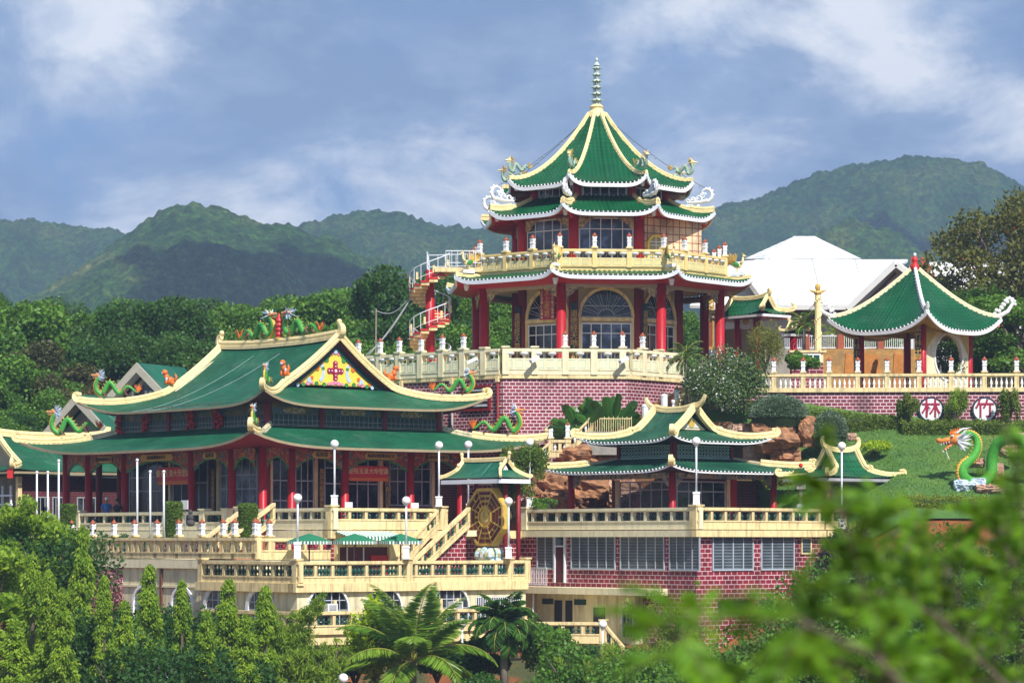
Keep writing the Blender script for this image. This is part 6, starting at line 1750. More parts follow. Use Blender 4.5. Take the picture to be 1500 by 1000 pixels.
# strings of bulbs from the spire to the roof tips
for i, lb in ((6, 'string of small bulbs from the spire to the left roof tip'), (1, 'string of small bulbs from the spire to the right roof tip'), (5, 'second bulb string from the spire running left behind the first')):
    a = Vector((PC.x, PC.y, 24.2)); h = dict(hp2)[i][-1]+Z*1.0; t = thing('bulb_string', lb, 'light string', a); m = MB(); k = 16
    pts = [a.lerp(h, u/k)-Z*1.9*math.sin(PI*u/k)+((h-a).normalized().cross(Z))*.0 for u in range(k+1)]
    pts = [a.lerp(h, u/k)-Z*.35*math.sin(PI*u/k) + Z*0 for u in range(k+1)]
    m.tube(pts, .013, 4); m.build('wire', 'dark', t); m = MB()
    for u in range(2, k, 3): m.ell(pts[u]-Z*.06, (.05, .05, .06), 6, 4)
    m.build('bulbs', 'stone', t)

# spiral stair
SC = G(630, 157.5)
t = thing('spiral_stair', 'red and white spiral staircase winding round a red column left of the pagoda', 'spiral staircase', (SC.x, SC.y, 8.5))
m = MB(); m.tube([(SC.x, SC.y, 8.3), (SC.x, SC.y, 14.9)], .25, 16); m.build('column', 'red', t, smooth=True)
R1_, per, z0 = 1.18, 2.65, 8.75; zt_ = 14.95; n = int((zt_-z0)/per*15); tr = MB(); un = MB(); rl = MB(); pk = MB(); ps = []; pin = MB()
aend = math.radians(-18)     # ends towards the right front
for k in range(n+1):
    z = z0+(zt_-z0)*k/n; a = aend-(zt_-z)/per*2*PI; a2 = a+2*PI/15*.98
    c0 = Vector((SC.x, SC.y, 0)); e = lambda r, q: (c0.x+r*math.cos(q), c0.y+r*math.sin(q))
    q = [e(.26, a), e(R1_, a), e(R1_, a2), e(.26, a2)]
    tr.prism(q, z-.10, z); un.prism([e(.26, a), e(R1_-.04, a), e(R1_-.04, a2), e(.26, a2)], z-.26, z-.102)
    o = e(R1_-.03, a); ps.append(Vector((o[0], o[1], z)))
    pk.tube([(o[0], o[1], z), (o[0], o[1], z+.85)], .018, 5)
    if k % 2 == 0 and k < n: o2 = e(R1_-.03, a+PI/15); pin = MB(); pin.beam((o2[0], o2[1], z+.25), (o2[0], o2[1], z+.65), .12, .05); pin.build('railing_panel', 'cream', t)
rl.tube([p_+Z*.86 for p_ in ps], .03, 6); rl.tube([p_+Z*.2 for p_ in ps], .02, 5)
tr.build('treads', 'red_bright', t); un.build('underside', 'cream', t); rl.build('handrail', 'metal_white', t); pk.build('railing_bars', 'metal_white', t)
ld0 = Vector((SC.x+.2, SC.y-1.3, 0)); m = MB(); q = oct_(7.4)[6]; m.prism([(SC.x+.3, SC.y-1.25), (q.x+.2, q.y-.2), (q.x+.4, q.y+1.0), (SC.x+.3, SC.y-.1)], 14.7, 14.95); m.build('landing', 'cream', t)
m = MB(); 
for (xa, ya), (xb, yb) in (((SC.x-.15, SC.y-.6), (SC.x-.1, SC.y+1.2)), ((SC.x-.1, SC.y+1.2), (q.x+.2, q.y+1.2)), ((SC.x+.9, SC.y-1.25), (q.x+.1, q.y-.25))):
    m.beam((xa, ya, 15.85), (xb, yb, 15.85), .05, .05); m.beam((xa, ya, 15.2), (xb, yb, 15.2), .04, .04)
    for k in range(7): x, y = xa+(xb-xa)*k/6, ya+(yb-ya)*k/6; m.tube([(x, y, 14.95), (x, y, 15.85)], .018, 5)
m.build('landing_railing', 'metal_white', t)
# terracotta stairs going up beside the platform, and lower stair rails
A = G(966, 150.3); steps('stairway', 'wide terracotta stairs climbing beside the right corner of the platform', A-eR*.3, ang(35), 3.6, 4.7, 8.1, 2.2, ang(125), 14, 'step_red')
balustrade('weathered rail of the terracotta stairs by the tree trunk', G(984, 149.4), G(1004, 150.6), 6.85, 7.8, H=.85, base=.3, bay=.7, per=1, posts=(.55,), fin=.6, group=BG, bmat='terracotta', thick=.2)
s0 = G(778, 147.3); s1 = along(s0, ang(6), 806); s2 = along(s1, ang(6), 834); s3 = along(s2, ang(6), 866)
balustrade('lower sloping stair rail beside the brick platform', s0, s1, 4.2, 5.12, H=.85, base=.36, bay=.5, per=1, group=BG, bmat='white', thick=.22)
balustrade('level stair rail with two white posts beside the brick platform', s1, s2, 5.17, 5.17, H=.9, base=.36, bay=.5, per=1, posts=(.02, .9), fin=.7, group=BG, bmat='white', thick=.22, post=.24)
balustrade('upper sloping stair rail leading to the fan palm', s2, s3, 5.27, 6.4, H=.85, base=.36, bay=.5, per=1, group=BG, bmat='white', thick=.22)
for px, py, Y in ((973, 583, 148.6), (945, 598, 148.2)):
    q = P(px, py+8, Y); t = thing('bollard', 'short white post %s the small temple ridge' % ('right above' if px > 950 else 'left above'), 'post', q); m = MB(Matrix.Translation(q)); m.lathe([(.18, -.8), (.18, .35), (.2, .4), (.1, .5)], n=10); m.build('shaft', 'white', t)
leafm('leaf_grass', (.04, .13, .015), (.19, .30, .035), transl=.2)
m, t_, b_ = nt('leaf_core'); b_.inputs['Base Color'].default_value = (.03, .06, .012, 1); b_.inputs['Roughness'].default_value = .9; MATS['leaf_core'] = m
# ================================================================== ground
PY_ = [-60, 12, 60, 100, 119, 126, 132, 138, 143, 148.4, 149.4, 150.2, 158, 175, 200, 260, 500, 1400, 6000]
T_ = [9, 14, 25, 25]
PXc = {-60: [-4, -4, -15, -9, -8.3, -5.3, -5.4, -5, -3, -1, -.6, -.6, .0, .4, 4]+T_, -7: [-4, -4, -15, -9, -8.3, -5.3, -5.4, -5, -3, -1, -.6, -.6, .0, .4, 4]+T_,
       1: [-4, -4, -15, -9, -8.3, -5.3, -5.4, -5, -2, .8, 2.0, 2.4, 8.0, 8.0, 8]+T_, 9: [-4, -4, -15, -9, -8.3, -5.3, -5.4, -4, .3, 3.0, 6.0, 8.0, 8.2, 8.2, 8.5, 10, 14, 25, 25],
       14: [-4, -4, -15, -9, -8.3, -5.4, -5.0, -1, 2.2, 4.4, 6.9, 8.0, 8.2, 8.2, 8.5, 10, 14, 25, 25], 19: [-4, -4, -15, -9, -7.8, -5.5, -2.5, 1.9, 3.7, 5.5, 5.85, 8.0, 8.2, 8.2, 8.5, 10, 14, 25, 25],
       60: [-4, -4, -15, -9, -7.8, -5.5, -2.5, 1.9, 3.6, 5.3, 5.55, 8.0, 8.2, 8.2, 8.5, 10, 14, 25, 25]}
XK = sorted(PXc)
def ground_z(x, y):
    cols = [np.interp(y, PY_, PXc[k]) for k in XK]
    return float(np.interp(x, XK, cols))
def grid_mesh(name, xs, ys, zf, mat, kind='structure', smooth=True, dz=0):
    pts = []; 
    for y in ys:
        for x in xs: pts.append((x, y, zf(x, y)+dz))
    nx = len(xs); fs = [(j*nx+i, j*nx+i+1, (j+1)*nx+i+1, (j+1)*nx+i) for j in range(len(ys)-1) for i in range(nx-1)]
    m = MB(); m.add(pts, fs); return m.build(name, mat, None, smooth=smooth, kind=kind)
def ground_mat():
    m, t, b = nt('ground'); n = noise(t, .35, 8, .7, sz=.4)
    c = ramp(t, n, [(.33, (.46, .14, .03)), (.45, (.34, .11, .03)), (.52, (.11, .11, .03)), (.7, (.05, .09, .02))])
    t.links.new(c, b.inputs['Base Color']); b.inputs['Roughness'].default_value = .9; bump(t, b, noise(t, 1.8, 7, .75), 1., .5); MATS['ground'] = m
    m, t, b = nt('lawn'); n = noise(t, .35, 7, .65); n2 = noise(t, 9, 4, .7)
    c = ramp(t, n, [(.3, (.03, .09, .015)), (.5, (.06, .16, .022)), (.62, (.12, .20, .03)), (.75, (.20, .18, .06))]); c = mixc(t, .35, c, ramp(t, n2, [(.3, (.02, .06, .01)), (.7, (.10, .2, .04))]))
    t.links.new(c, b.inputs['Base Color']); b.inputs['Roughness'].default_value = .9; bump(t, b, n2, .8, .06); MATS['lawn'] = m
ground_mat()
xs = list(np.concatenate([[-4000, -1500, -600, -250, -120, -60], np.linspace(-45, 45, 46), [60, 120, 250, 600, 1500, 4000]]))
ys = list(np.concatenate([[-60, 0, 12, 30, 45, 60, 80], np.linspace(100, 160, 41), [170, 185, 200, 230, 260, 350, 500, 900, 1400, 3000, 6000]]))
rs = random.Random(5)
gm = grid_mesh('ground', xs, ys, lambda x, y: ground_z(x, y)+(rs.uniform(-.35, .35) if 20 < y < 126 else (rs.uniform(-.1, .1) if y < 148 else 0)), 'ground')
lx = np.linspace(12.5, 45, 40); ly = np.linspace(136.5, 149.6, 24)
grid_mesh('lawn', list(lx), list(ly), lambda x, y: ground_z(x, y)+.22, 'lawn')
grid_mesh('lawn', list(np.linspace(7.5, 12.6, 8)), list(np.linspace(148.5, 149.6, 5)), lambda x, y: ground_z(x, y)+.2, 'lawn')

k = 26000; gx_ = rng.uniform(13.2, 34, k); gy_ = rng.uniform(137, 149, k); gz_ = np.array([ground_z(a, b) for a, b in zip(gx_, gy_)])+.24
pt_ = .5+.5*np.sin(gx_*1.3+2*np.sin(gy_*.9))*np.cos(gy_*1.7)
o = link_mesh(leaf_mesh('grass', np.stack([gx_, gy_, gz_], 1), .10, D=np.tile(np.array([0, 0, 1.]), (k, 1)), aspect=.5, var=np.clip(pt_*.6+rng.uniform(0, .5, k), 0, 1), jit=.7), 'grass', 'leaf_grass'); props(o, 'short mown grass of the sloping lawn', 'grass', kind='stuff')
# ================================================================== hills
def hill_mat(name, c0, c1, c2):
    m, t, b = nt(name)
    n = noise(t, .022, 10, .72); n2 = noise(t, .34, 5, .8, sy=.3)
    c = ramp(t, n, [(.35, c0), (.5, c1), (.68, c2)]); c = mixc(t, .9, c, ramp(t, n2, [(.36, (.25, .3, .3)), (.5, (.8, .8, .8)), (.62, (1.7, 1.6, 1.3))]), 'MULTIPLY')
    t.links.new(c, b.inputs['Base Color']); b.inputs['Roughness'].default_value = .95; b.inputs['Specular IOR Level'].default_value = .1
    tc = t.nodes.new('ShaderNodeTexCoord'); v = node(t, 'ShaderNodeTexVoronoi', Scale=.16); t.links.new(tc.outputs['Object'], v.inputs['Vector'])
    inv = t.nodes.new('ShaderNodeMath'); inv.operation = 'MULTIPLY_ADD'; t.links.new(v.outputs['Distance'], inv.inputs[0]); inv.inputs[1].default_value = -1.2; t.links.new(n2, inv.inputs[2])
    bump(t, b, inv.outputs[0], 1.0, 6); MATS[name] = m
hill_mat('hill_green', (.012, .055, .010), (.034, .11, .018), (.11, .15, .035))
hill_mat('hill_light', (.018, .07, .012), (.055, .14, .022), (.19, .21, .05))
from mathutils import noise as mn
def hill(name, sil, Y, near, far, mat, amp=.16, seed=0, n=300, rows=80):
    """terrain ridge: silhouette points (px, py) reached at distance Y, slopes falling towards and away from us"""
    pxs = np.linspace(sil[0][0], sil[-1][0], n); pys = np.interp(pxs, [s[0] for s in sil], [s[1] for s in sil])
    pts = []
    for j in range(rows+1):
        v = j/rows*2-1           # -1 near foot, 0 crest, 1 far foot
        y = Y+(near if v < 0 else far)*v
        for i in range(n):
            x = (pxs[i]-750)/FPX*Y; h = (HZ-pys[i])/FPX*Y
            f = (1-abs(v))**1.25 if v < 0 else (1-v)**1.1
            k = (1-abs(v))*abs(v)*4
            w = mn.fractal(Vector((x*.016+seed, y*.006, seed)), .9, 2.1, 5)
            w2 = mn.ridged_multi_fractal(Vector((x*.028+seed, y*.007+3, seed)), .9, 2.2, 4, 1, 2)
            small = mn.noise(Vector((x*.12, y*.05, seed)))*2.2+mn.noise(Vector((x*.45, y*.1, seed)))*1.7
            z = 10+(h-10)*f+h*amp*k*(w*.6+(w2-1.1)*.55)+small*min(1, f*3)
            pts.append((x, y, z))
    fs = [(j*n+i, j*n+i+1, (j+1)*n+i+1, (j+1)*n+i) for j in range(rows) for i in range(n-1)]
    m = MB(); m.add(pts, fs); return m.build(name, mat, None, smooth=True, kind='structure')
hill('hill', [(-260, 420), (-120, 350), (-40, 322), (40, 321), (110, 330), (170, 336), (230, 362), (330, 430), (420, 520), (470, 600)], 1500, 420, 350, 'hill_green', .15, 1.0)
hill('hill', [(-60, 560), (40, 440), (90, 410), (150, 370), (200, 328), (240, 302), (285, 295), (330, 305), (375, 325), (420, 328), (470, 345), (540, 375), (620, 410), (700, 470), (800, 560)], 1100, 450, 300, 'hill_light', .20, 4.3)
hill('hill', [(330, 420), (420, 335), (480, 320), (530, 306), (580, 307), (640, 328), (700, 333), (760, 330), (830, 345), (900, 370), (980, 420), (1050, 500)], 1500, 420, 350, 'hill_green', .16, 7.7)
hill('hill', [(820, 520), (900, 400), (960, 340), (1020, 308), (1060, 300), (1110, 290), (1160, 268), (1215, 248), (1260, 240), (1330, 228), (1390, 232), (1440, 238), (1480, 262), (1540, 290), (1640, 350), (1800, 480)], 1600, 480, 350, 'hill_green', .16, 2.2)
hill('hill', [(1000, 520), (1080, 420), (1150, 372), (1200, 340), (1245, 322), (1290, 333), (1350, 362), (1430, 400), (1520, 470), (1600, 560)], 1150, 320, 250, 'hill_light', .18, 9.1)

# ================================================================== trees
def join_leaf(me, name, mat, parent): return link_mesh(me, name, mat, parent)
def tree_proto(name, H, R, nleaf, leaf, mat, seed, label='tree', base=.35, nclump=26, trunk='trunk', flat=.8):
    rd = random.Random(seed); t = thing(name, label, 'tree', (0, 0, 0)); m = MB()
    m.tube([(0, 0, -.5), (.1, .05, H*.25), (rd.uniform(-.3, .3), rd.uniform(-.3, .3), H*.55)], [R*.09, R*.07, R*.045], 8)
    C = []; Rr = []
    for i in range(nclump):
        u = rd.random(); a = rd.uniform(0, 2*PI); zz = base+(1-base)*(.12+.80*u)
        rr = R*math.sqrt(max(.05, 1-((zz-base-(1-base)*.35)/((1-base)*.68))**2))*rd.uniform(.45, .95)
        c = (rr*math.cos(a), rr*math.sin(a), H*zz); C.append(c); k = R*rd.uniform(.22, .40); Rr.append((k, k, k*flat))
        if i % 2 == 0: m.tube([(0, 0, H*rd.uniform(.25, .45)), (c[0]*.5, c[1]*.5, H*.5+(c[2]-H*.5)*.5), c], [R*.035, R*.022, R*.008], 5)
    m.build('trunk', trunk, t, smooth=True)
    tot = sum(r[0]**2 for r in Rr); per = [int(nleaf*r[0]**2/tot) for r in Rr]
    pts, var = clumps(C, Rr, per); me = leaf_mesh(name, pts, leaf, aspect=.75, var=var, flat=.25)
    join_leaf(me, 'crown', mat, t); return t
FT = [tree_proto('broadleaf_tree', 13, 4.6, 20000, .27, 'leaf_forest', 1), tree_proto('broadleaf_tree', 12, 4.2, 18000, .27, 'leaf_forest_b', 2), tree_proto('broadleaf_tree', 14, 5.0, 21000, .27, 'leaf_forest', 3, nclump=34),
      tree_proto('autumn_tree', 12, 4.0, 16000, .26, 'leaf_brown', 4), tree_proto('broadleaf_tree', 13, 4.4, 19000, .26, 'leaf_forest_b', 5, nclump=36)]
fu = [[False] for _ in FT]
rd = random.Random(21)
flabel = {0: 'dark green broadleaf tree in the wood behind the temples', 1: 'bright green broadleaf tree in the wood behind the temples', 2: 'dark round crowned tree in the wood behind the temples', 3: 'reddish brown leaved tree in the wood behind the temples', 4: 'mid green tall crowned tree in the wood behind the temples'}
def forest_tree(px, top, Y, k, sc=None, label=None):
    x = (px-750)/FPX*Y; z = ground_z(x, Y); ht = zpx(top, Y)-z; H0 = [13, 12, 14, 12, 13][k]; s = ht/H0
    w = s*rd.uniform(.85, 1.15) if sc is None else s*sc
    return place(FT[k], fu[k], Vector((x, Y, z-.3)), rd.uniform(0, 6.28), (w, w, s), label or flabel[k], 'trees in the wood behind the temples')
row = [(-30, 445, 196, 1), (12, 436, 188, 1), (60, 446, 200, 3), (105, 452, 205, 1), (150, 446, 198, 0), (192, 448, 204, 2), (236, 440, 196, 0), (282, 446, 202, 2), (325, 448, 198, 4), (368, 452, 206, 3), (404, 446, 200, 4), (440, 444, 206, 1), (478, 428, 198, 1), (512, 430, 203, 4), (548, 440, 196, 1),
       (582, 398, 188, 0), (622, 400, 190, 2), (660, 420, 190, 0), (702, 410, 188, 4), (735, 420, 190, 1), (765, 430, 196, 0)]
for r_ in row: forest_tree(*r_)
for px, top, Y, k in ((-15, 505, 182, 0), (30, 520, 180, 1), (68, 500, 182, 3), (95, 545, 178, 3), (128, 500, 186, 0), (175, 480, 190, 2), (225, 485, 188, 0), (270, 490, 186, 2), (318, 488, 186, 0), (352, 492, 184, 4), (60, 570, 176, 4), (20, 600, 172, 0), (-20, 590, 172, 1), (45, 640, 168, 0), (400, 480, 184, 4), (445, 478, 182, 1), (490, 470, 182, 1), (530, 478, 182, 4), (565, 465, 178, 0), (605, 470, 180, 2), (650, 468, 178, 0), (685, 475, 176, 1), (725, 465, 180, 1), (755, 480, 182, 4),
                     (575, 510, 172, 4), (545, 505, 172, 4), (640, 505, 174, 4), (700, 500, 174, 4), (505, 505, 172, 4)):
    forest_tree(px, top, Y, k)
for px, top, Y, k in ((1010, 455, 215, 1), (1045, 470, 210, 4), (1065, 462, 205, 0)): forest_tree(px, top, Y, k, .8)
for px, top, Y, k in ((-40, 430, 230, 0), (85, 438, 235, 2), (170, 440, 232, 4), (260, 440, 236, 1), (345, 440, 230, 0), (425, 436, 238, 2), (505, 428, 236, 0), (560, 415, 232, 1), (640, 410, 230, 4), (720, 405, 234, 2)): forest_tree(px, top, Y, k)
# flame tree and neighbours at the right edge
fl = tree_proto('flame_tree', 14, 6.2, 26000, .25, 'leaf_flame', 9, 'tall flame tree with orange blossoms at the right edge', base=.25, nclump=60, flat=.55)
x = (1478-750)/FPX*172; fl.location = (x, 172, 8.0); h_ = (zpx(285, 172)-8)/14; fl.scale = (h_*.98, h_*.98, h_)
fl2 = tree_proto('broadleaf_tree', 9, 4.2, 9000, .26, 'leaf_forest_b', 12, 'bright layered tree below the flame tree, right of the square pavilion', base=.2, nclump=34, flat=.45)
fl2.location = ((1490-750)/FPX*164, 164, 8.0); fl2.scale = (1., 1., (zpx(425, 164)-8)/9)
fl3 = tree_proto('broadleaf_tree', 8, 3.4, 8000, .24, 'leaf_forest', 13, 'dark shrubby tree behind the posts of the square pavilion', base=.08, nclump=34, flat=.7)
fl3.location = ((1455-750)/FPX*168, 168, 8.0); fl3.scale = (1.1, 1, .85)
def bush(name, label, p, R, H, n, leaf, mat, seed=0, ncl=16, group=None, aspect=.6, cat='bush', dome=False, stem=True, D=None, shell=.6):
    rd = random.Random(seed); t = thing(name, label, cat, p, group); C = []; Rr = []
    if dome:
        u = unit(n); u[:, 2] = np.abs(u[:, 2]); rad = rng.uniform(.86, 1.0, n)+.05*np.sin(u[:, 0]*9+seed)*np.cos(u[:, 1]*8)
        pts = u*rad[:, None]*np.array([R, R, H]); pts[:, 2] -= H*.0; var = None; D = u
        me = leaf_mesh(name, pts, leaf, D=D, aspect=aspect, var=var, jit=.7)
        m = MB(); m.ell((0, 0, H*.0), (R*.85, R*.85, H*.84), 18, 12)
    else:
        for i in range(ncl):
            a = rd.uniform(0, 2*PI); q = math.sqrt(rd.random())*.72; z = rd.uniform(.2, .78)*(1-.4*q)
            C.append((R*q*math.cos(a), R*q*math.sin(a), H*z)); k = rd.uniform(.28, .42); Rr.append((R*k, R*k, H*k*.8))
        tot = sum(r[0]**2 for r in Rr); pts, var = clumps(C, Rr, [int(n*r[0]**2/tot) for r in Rr], shell); me = leaf_mesh(name, pts, leaf, aspect=aspect, var=var)
    join_leaf(me, 'crown' if not dome else 'foliage', mat, t)
    if stem:
        m = MB()
        for i in range(7):
            a = i*.9; m.tube([(0, 0, -.4), (.3*R*math.cos(a), .3*R*math.sin(a), H*.3), (.6*R*math.cos(a), .6*R*math.sin(a), H*.65)], [.06*R**.5, .04*R**.5, .015], 5)
        m.build('stems', 'trunk', t, local=True)
    return t
# columnar trees in front
def column_tree(name, H, R, n, leaf, mat, seed, droop=True):
    rd = random.Random(seed); t = thing(name, 'tree', 'tree', (0, 0, 0)); m = MB(); m.tube([(0, 0, -1), (0, 0, H*.5), (.03, 0, H*.98)], [.12, .08, .015], 7)
    P_, V_ = [], []; k = int(n/70); a0 = seed*1.3
    for i in range(k):
        u = rng.uniform(0, 1)**1.0; z = H*(.02+.97*u); env = R*.74*(1-u)**.6*(1+.28*math.sin(z*5.1+seed)*math.sin(z*1.9+a0))+.05; a = rng.uniform(0, 2*PI); r = env*rng.uniform(.45, 1.05)
        c = np.array([r*math.cos(a), r*math.sin(a), z]); s = .13+.10*(1-u)
        pts = c+rng.normal(size=(70, 3))*np.array([s*.42, s*.42, s*.75]); pts[:, 2] -= np.linalg.norm(pts[:, :2], axis=1)*.25
        P_.append(pts); V_.append(np.clip(rng.uniform(-.1, .5)+rng.uniform(0, .6, 70), 0, 1))
        if i % 6 == 0: m.tube([(0, 0, z+.15), (c[0]*.6, c[1]*.6, z+.1), tuple(c)], [.02, .015, .006], 4)
    P_ = np.concatenate(P_); V_ = np.concatenate(V_); out = P_*np.array([1, 1, 0]); out /= np.linalg.norm(out, axis=1)[:, None]+1e-6
    me = leaf_mesh(name, P_, leaf, D=out*.6+np.array([0, 0, -1.]), aspect=.38, var=V_, jit=.5)
    m.build('trunk', 'trunk', t); join_leaf(me, 'crown', mat, t); return t
CT = [column_tree('columnar_tree', 8, .95, 14000, .17, 'leaf_column', 1), column_tree('columnar_tree', 8, .85, 13000, .17, 'leaf_column', 5)]
cu_ = [[False], [False]]
GC = 'columnar trees before the lower walls'
for px, top, bot, Y, k, w, lb in ((122, 772, 1080, 119, 0, 1.15, 'slender columnar tree rising in front of the pink wall'), (48, 815, 1080, 112, 1, 1.25, 'leftmost bright columnar tree'), (92, 862, 1090, 109, 0, 1.0, 'short columnar tree between the two leftmost ones'), (152, 845, 1080, 112, 1, .95, 'columnar tree left of the first white arch'), (218, 828, 1080, 113, 0, 1.05, 'columnar tree covering the leftmost white arch'), (267, 852, 1080, 113, 1, .95, 'columnar tree before the second white arch'), (334, 848, 1080, 114, 0, 1.05, 'columnar tree before the third white arch'), (388, 860, 1090, 113, 1, 1.15, 'columnar tree left of the bamboo clump'), (20, 905, 1100, 106, 0, 1.2, 'low columnar tree in the bottom left corner'), (72, 838, 1090, 110, 1, 1.1, 'columnar tree just left of the slender one at the pink wall'), (183, 880, 1090, 110, 0, 1.0, 'short columnar tree between the white arch trees at the left'), (302, 895, 1090, 111, 1, 1.0, 'short columnar tree right of the second white arch'), (360, 900, 1090, 111, 0, 1.0, 'short columnar tree just left of the bamboo clump')):
    p = P(px, bot, Y); h = zpx(top, Y)-p.z; s = h/8
    place(CT[k], cu_[k], p, rd.uniform(0, 6), (w, w, s), lb, GC)
# big dark leafy tree at the left and dark shrubs between the columns
tl_ = tree_proto('leafy_tree', 9, 2.4, 14000, .24, 'leaf_column', 31, 'bushy bright green tree at the left before the flagpoles', base=.3, nclump=46, flat=.8)
tl_.location = P(38, 1020, 122); tl_.scale = (.82, .82, (zpx(722, 122)-P(38, 1020, 122).z)/9)
tl2 = tree_proto('leafy_tree', 7, 2.0, 9000, .22, 'leaf_column', 32, 'bright leafy tree at the far left edge below the side hall', base=.2, nclump=36)
tl2.location = P(-10, 1030, 116); tl2.scale = (1.2, 1.2, (zpx(800, 116)-P(-10, 1030, 116).z)/7)
GD_ = 'dark glossy shrubs between the columnar trees'
for px, py, Y, R, H, lb in ((60, 900, 122, 3.0, 4.0, 'dark shrub mass below the leafy tree at the left'), (180, 1000, 117, 1.6, 3.0, 'dark glossy shrub between the first columnar trees'), (235, 1000, 118, 1.8, 3.2, 'dark glossy shrub behind the columnar tree at the white arches'), (290, 1000, 118, 1.7, 3.1, 'dark glossy shrub left of the lowest balustrade'), (200, 1060, 110, 2.4, 3.2, 'low dark shrub along the bottom edge, left of the globe lamp'), (320, 1060, 112, 2.2, 3.0, 'low dark shrub along the bottom edge, right of the globe lamp'), (110, 1060, 114, 2.0, 4.6, 'dark shrub filling the lower left between columnar trees'), (420, 1050, 119, 2.2, 3.4, 'dark shrub under the bamboo clump'), (355, 1010, 120, 1.7, 2.8, 'dark shrub between the last columnar tree and the bamboo')):
    bush('shrub', lb, P(px, py, Y), R*1.15, H*1.12, 12000, .2, 'leaf_dark', px, 36, GD_)
# bamboo like airy trees
def airy(name, label, px, top, bot, Y, R, n, mat, seed, cat='tree', ln=.26):
    rd = random.Random(seed); b = P(px, bot, Y); H = zpx(top, Y)-b.z; t = thing(name, label, cat, b); m = MB(); PP, DD, VV = [], [], []
    for i in range(14):
        a = rd.uniform(0, 2*PI); r = R*rd.uniform(.2, 1.0); h = H*rd.uniform(.62, 1.0); pts = []
        for k in range(9):
            u = k/8; pts.append(Vector((r*math.cos(a)*u**1.8, r*math.sin(a)*u**1.8, h*(u-.10*u**4))))
        m.tube(pts, [.045*(1-.85*k/8) for k in range(9)], 5)
        for q in range(n//14//40):
            u = rd.uniform(.22, 1.0)*8; k = min(7, int(u)); c = np.array(pts[k].lerp(pts[k+1], u-k)); s = .32*(1.25-u/8)+.08
            c = c+rng.normal(size=3)*s*.7; pp = c+rng.normal(size=(40, 3))*np.array([s*.55, s*.55, s*.4]); PP.append(pp); VV.append(np.clip(rng.uniform(-.1, .45)+rng.uniform(0, .6, 40), 0, 1))
    PP = np.concatenate(PP); D = np.array(unit(len(PP)))*.6+np.array([0, 0, -.5])
    me = leaf_mesh(name, PP, ln, D=D, aspect=.17, var=np.concatenate(VV), jit=.4); m.build('stems', 'trunk_pale', t, local=True); join_leaf(me, 'foliage', mat, t); return t
airy('bamboo_clump', 'tall feathery bamboo clump before the left wide arch', 430, 845, 1080, 117, 1.9, 26000, 'leaf_bamboo', 3, 'bamboo')
airy('bamboo_clump', 'lower feathery bamboo clump left of the first wide arch', 395, 905, 1080, 116, 1.6, 15000, 'leaf_bamboo', 8, 'bamboo')
airy('bamboo_clump', 'airy feathery shrub by the orange earth', 475, 925, 1080, 117, 1.2, 10000, 'leaf_bamboo', 9, 'bamboo')
airy('feathery_tree', 'feathery green tree before the corner of the brick building', 985, 825, 1090, 112, 2.1, 18000, 'leaf_bamboo', 14, 'tree', .2)
airy('feathery_tree', 'low feathery tree left of the brick corner tree', 920, 925, 1090, 110, 1.9, 13000, 'leaf_bamboo', 15, 'tree', .2)
airy('feathery_tree', 'feathery tree in front of the low arched brick window', 1075, 915, 1090, 108, 2.2, 14000, 'leaf_bamboo', 16, 'tree', .2)
airy('feathery_tree', 'small leafy tree right of the landing wall', 860, 950, 1080, 114, 1.6, 9000, 'leaf_bamboo', 17, 'tree', .2)
# coconut palm
def frond(m_, L, P_, D_, Vv, base, az, el, droop, nl=38, ll=.75, r=.035):
    pts = []; p = Vector(base); e = el
    for k in range(13):
        pts.append(p.copy()); d = Vector((math.cos(az)*math.cos(e), math.sin(az)*math.cos(e), math.sin(e))); p = p+d*L/12; e -= droop/12*(.5+k/8)
    m_.tube(pts, [r*(1-.8*k/12) for k in range(13)], 5)
    sd = Vector((-math.sin(az), math.cos(az), 0)); var = rng.uniform(0, 1)
    for k in range(nl):
        u = .14+.86*k/nl; x = u*12; i = min(11, int(x)); c = pts[i].lerp(pts[i+1], x-i); t = (pts[i+1]-pts[i]).normalized()
        l = ll*(math.sin(PI*min(1, u*1.02)**.8)*.85+.2)
        for s in (-1, 1):
            d = (sd*s+t*.75-Z*(.35+.25*rng.uniform()))
            d.normalize(); P_.append(c+d*l*.5); D_.append(d); Vv.append((l, min(1, max(0, var*.6+rng.uniform(0, .4)))))
def palm(name, label, p, H, n, L, ll, mat, seed, lean=(0, 0), droop=1.5, nl=38, asp=.075, r=.16, low=-.35, cat='palm', trunkm='trunk_pale', azs=None):
    t = thing(name, label, cat, p); m = MB(); top = Vector((lean[0], lean[1], H)); m.tube([(0, 0, -.5), (lean[0]*.3, lean[1]*.3, H*.5), top], [r*1.2, r, r*.8], 9); m.build('trunk', trunkm, t, smooth=True, local=True)
    random.seed(seed); m = MB(); PP, DD, VV = [], [], []
    for i in range(n):
        el = low+(1.45-low)*(i/(n-1))**.8; az = i*2.399+seed
        frond(m, L*random.uniform(.85, 1.1), PP, DD, VV, top, az, el, droop*random.uniform(.8, 1.2)*(1 if el < .9 else .7), nl, ll)
    m.build('frond_ribs', 'leaf_rib', t, local=True)
    P_ = np.array([tuple(v) for v in PP]); D = np.array([tuple(v) for v in DD]); sz = np.array([v[0] for v in VV]); var = np.array([v[1] for v in VV])
    me = leaf_mesh(name, P_, sz, D=D, aspect=asp, var=var, jit=.06, flat=.3); join_leaf(me, 'fronds', mat, t); return t
paint('leaf_rib', (.30, .30, .05), .5, .2)
palm('coconut_palm', 'big coconut palm with arching fronds before the wide arches', P(605, 1045, 118.5), zpx(968, 118.5)-zpx(1045, 118.5), 20, 3.9, .95, 'leaf_coconut', 2, droop=1.25, nl=95, asp=.11, low=-.15)
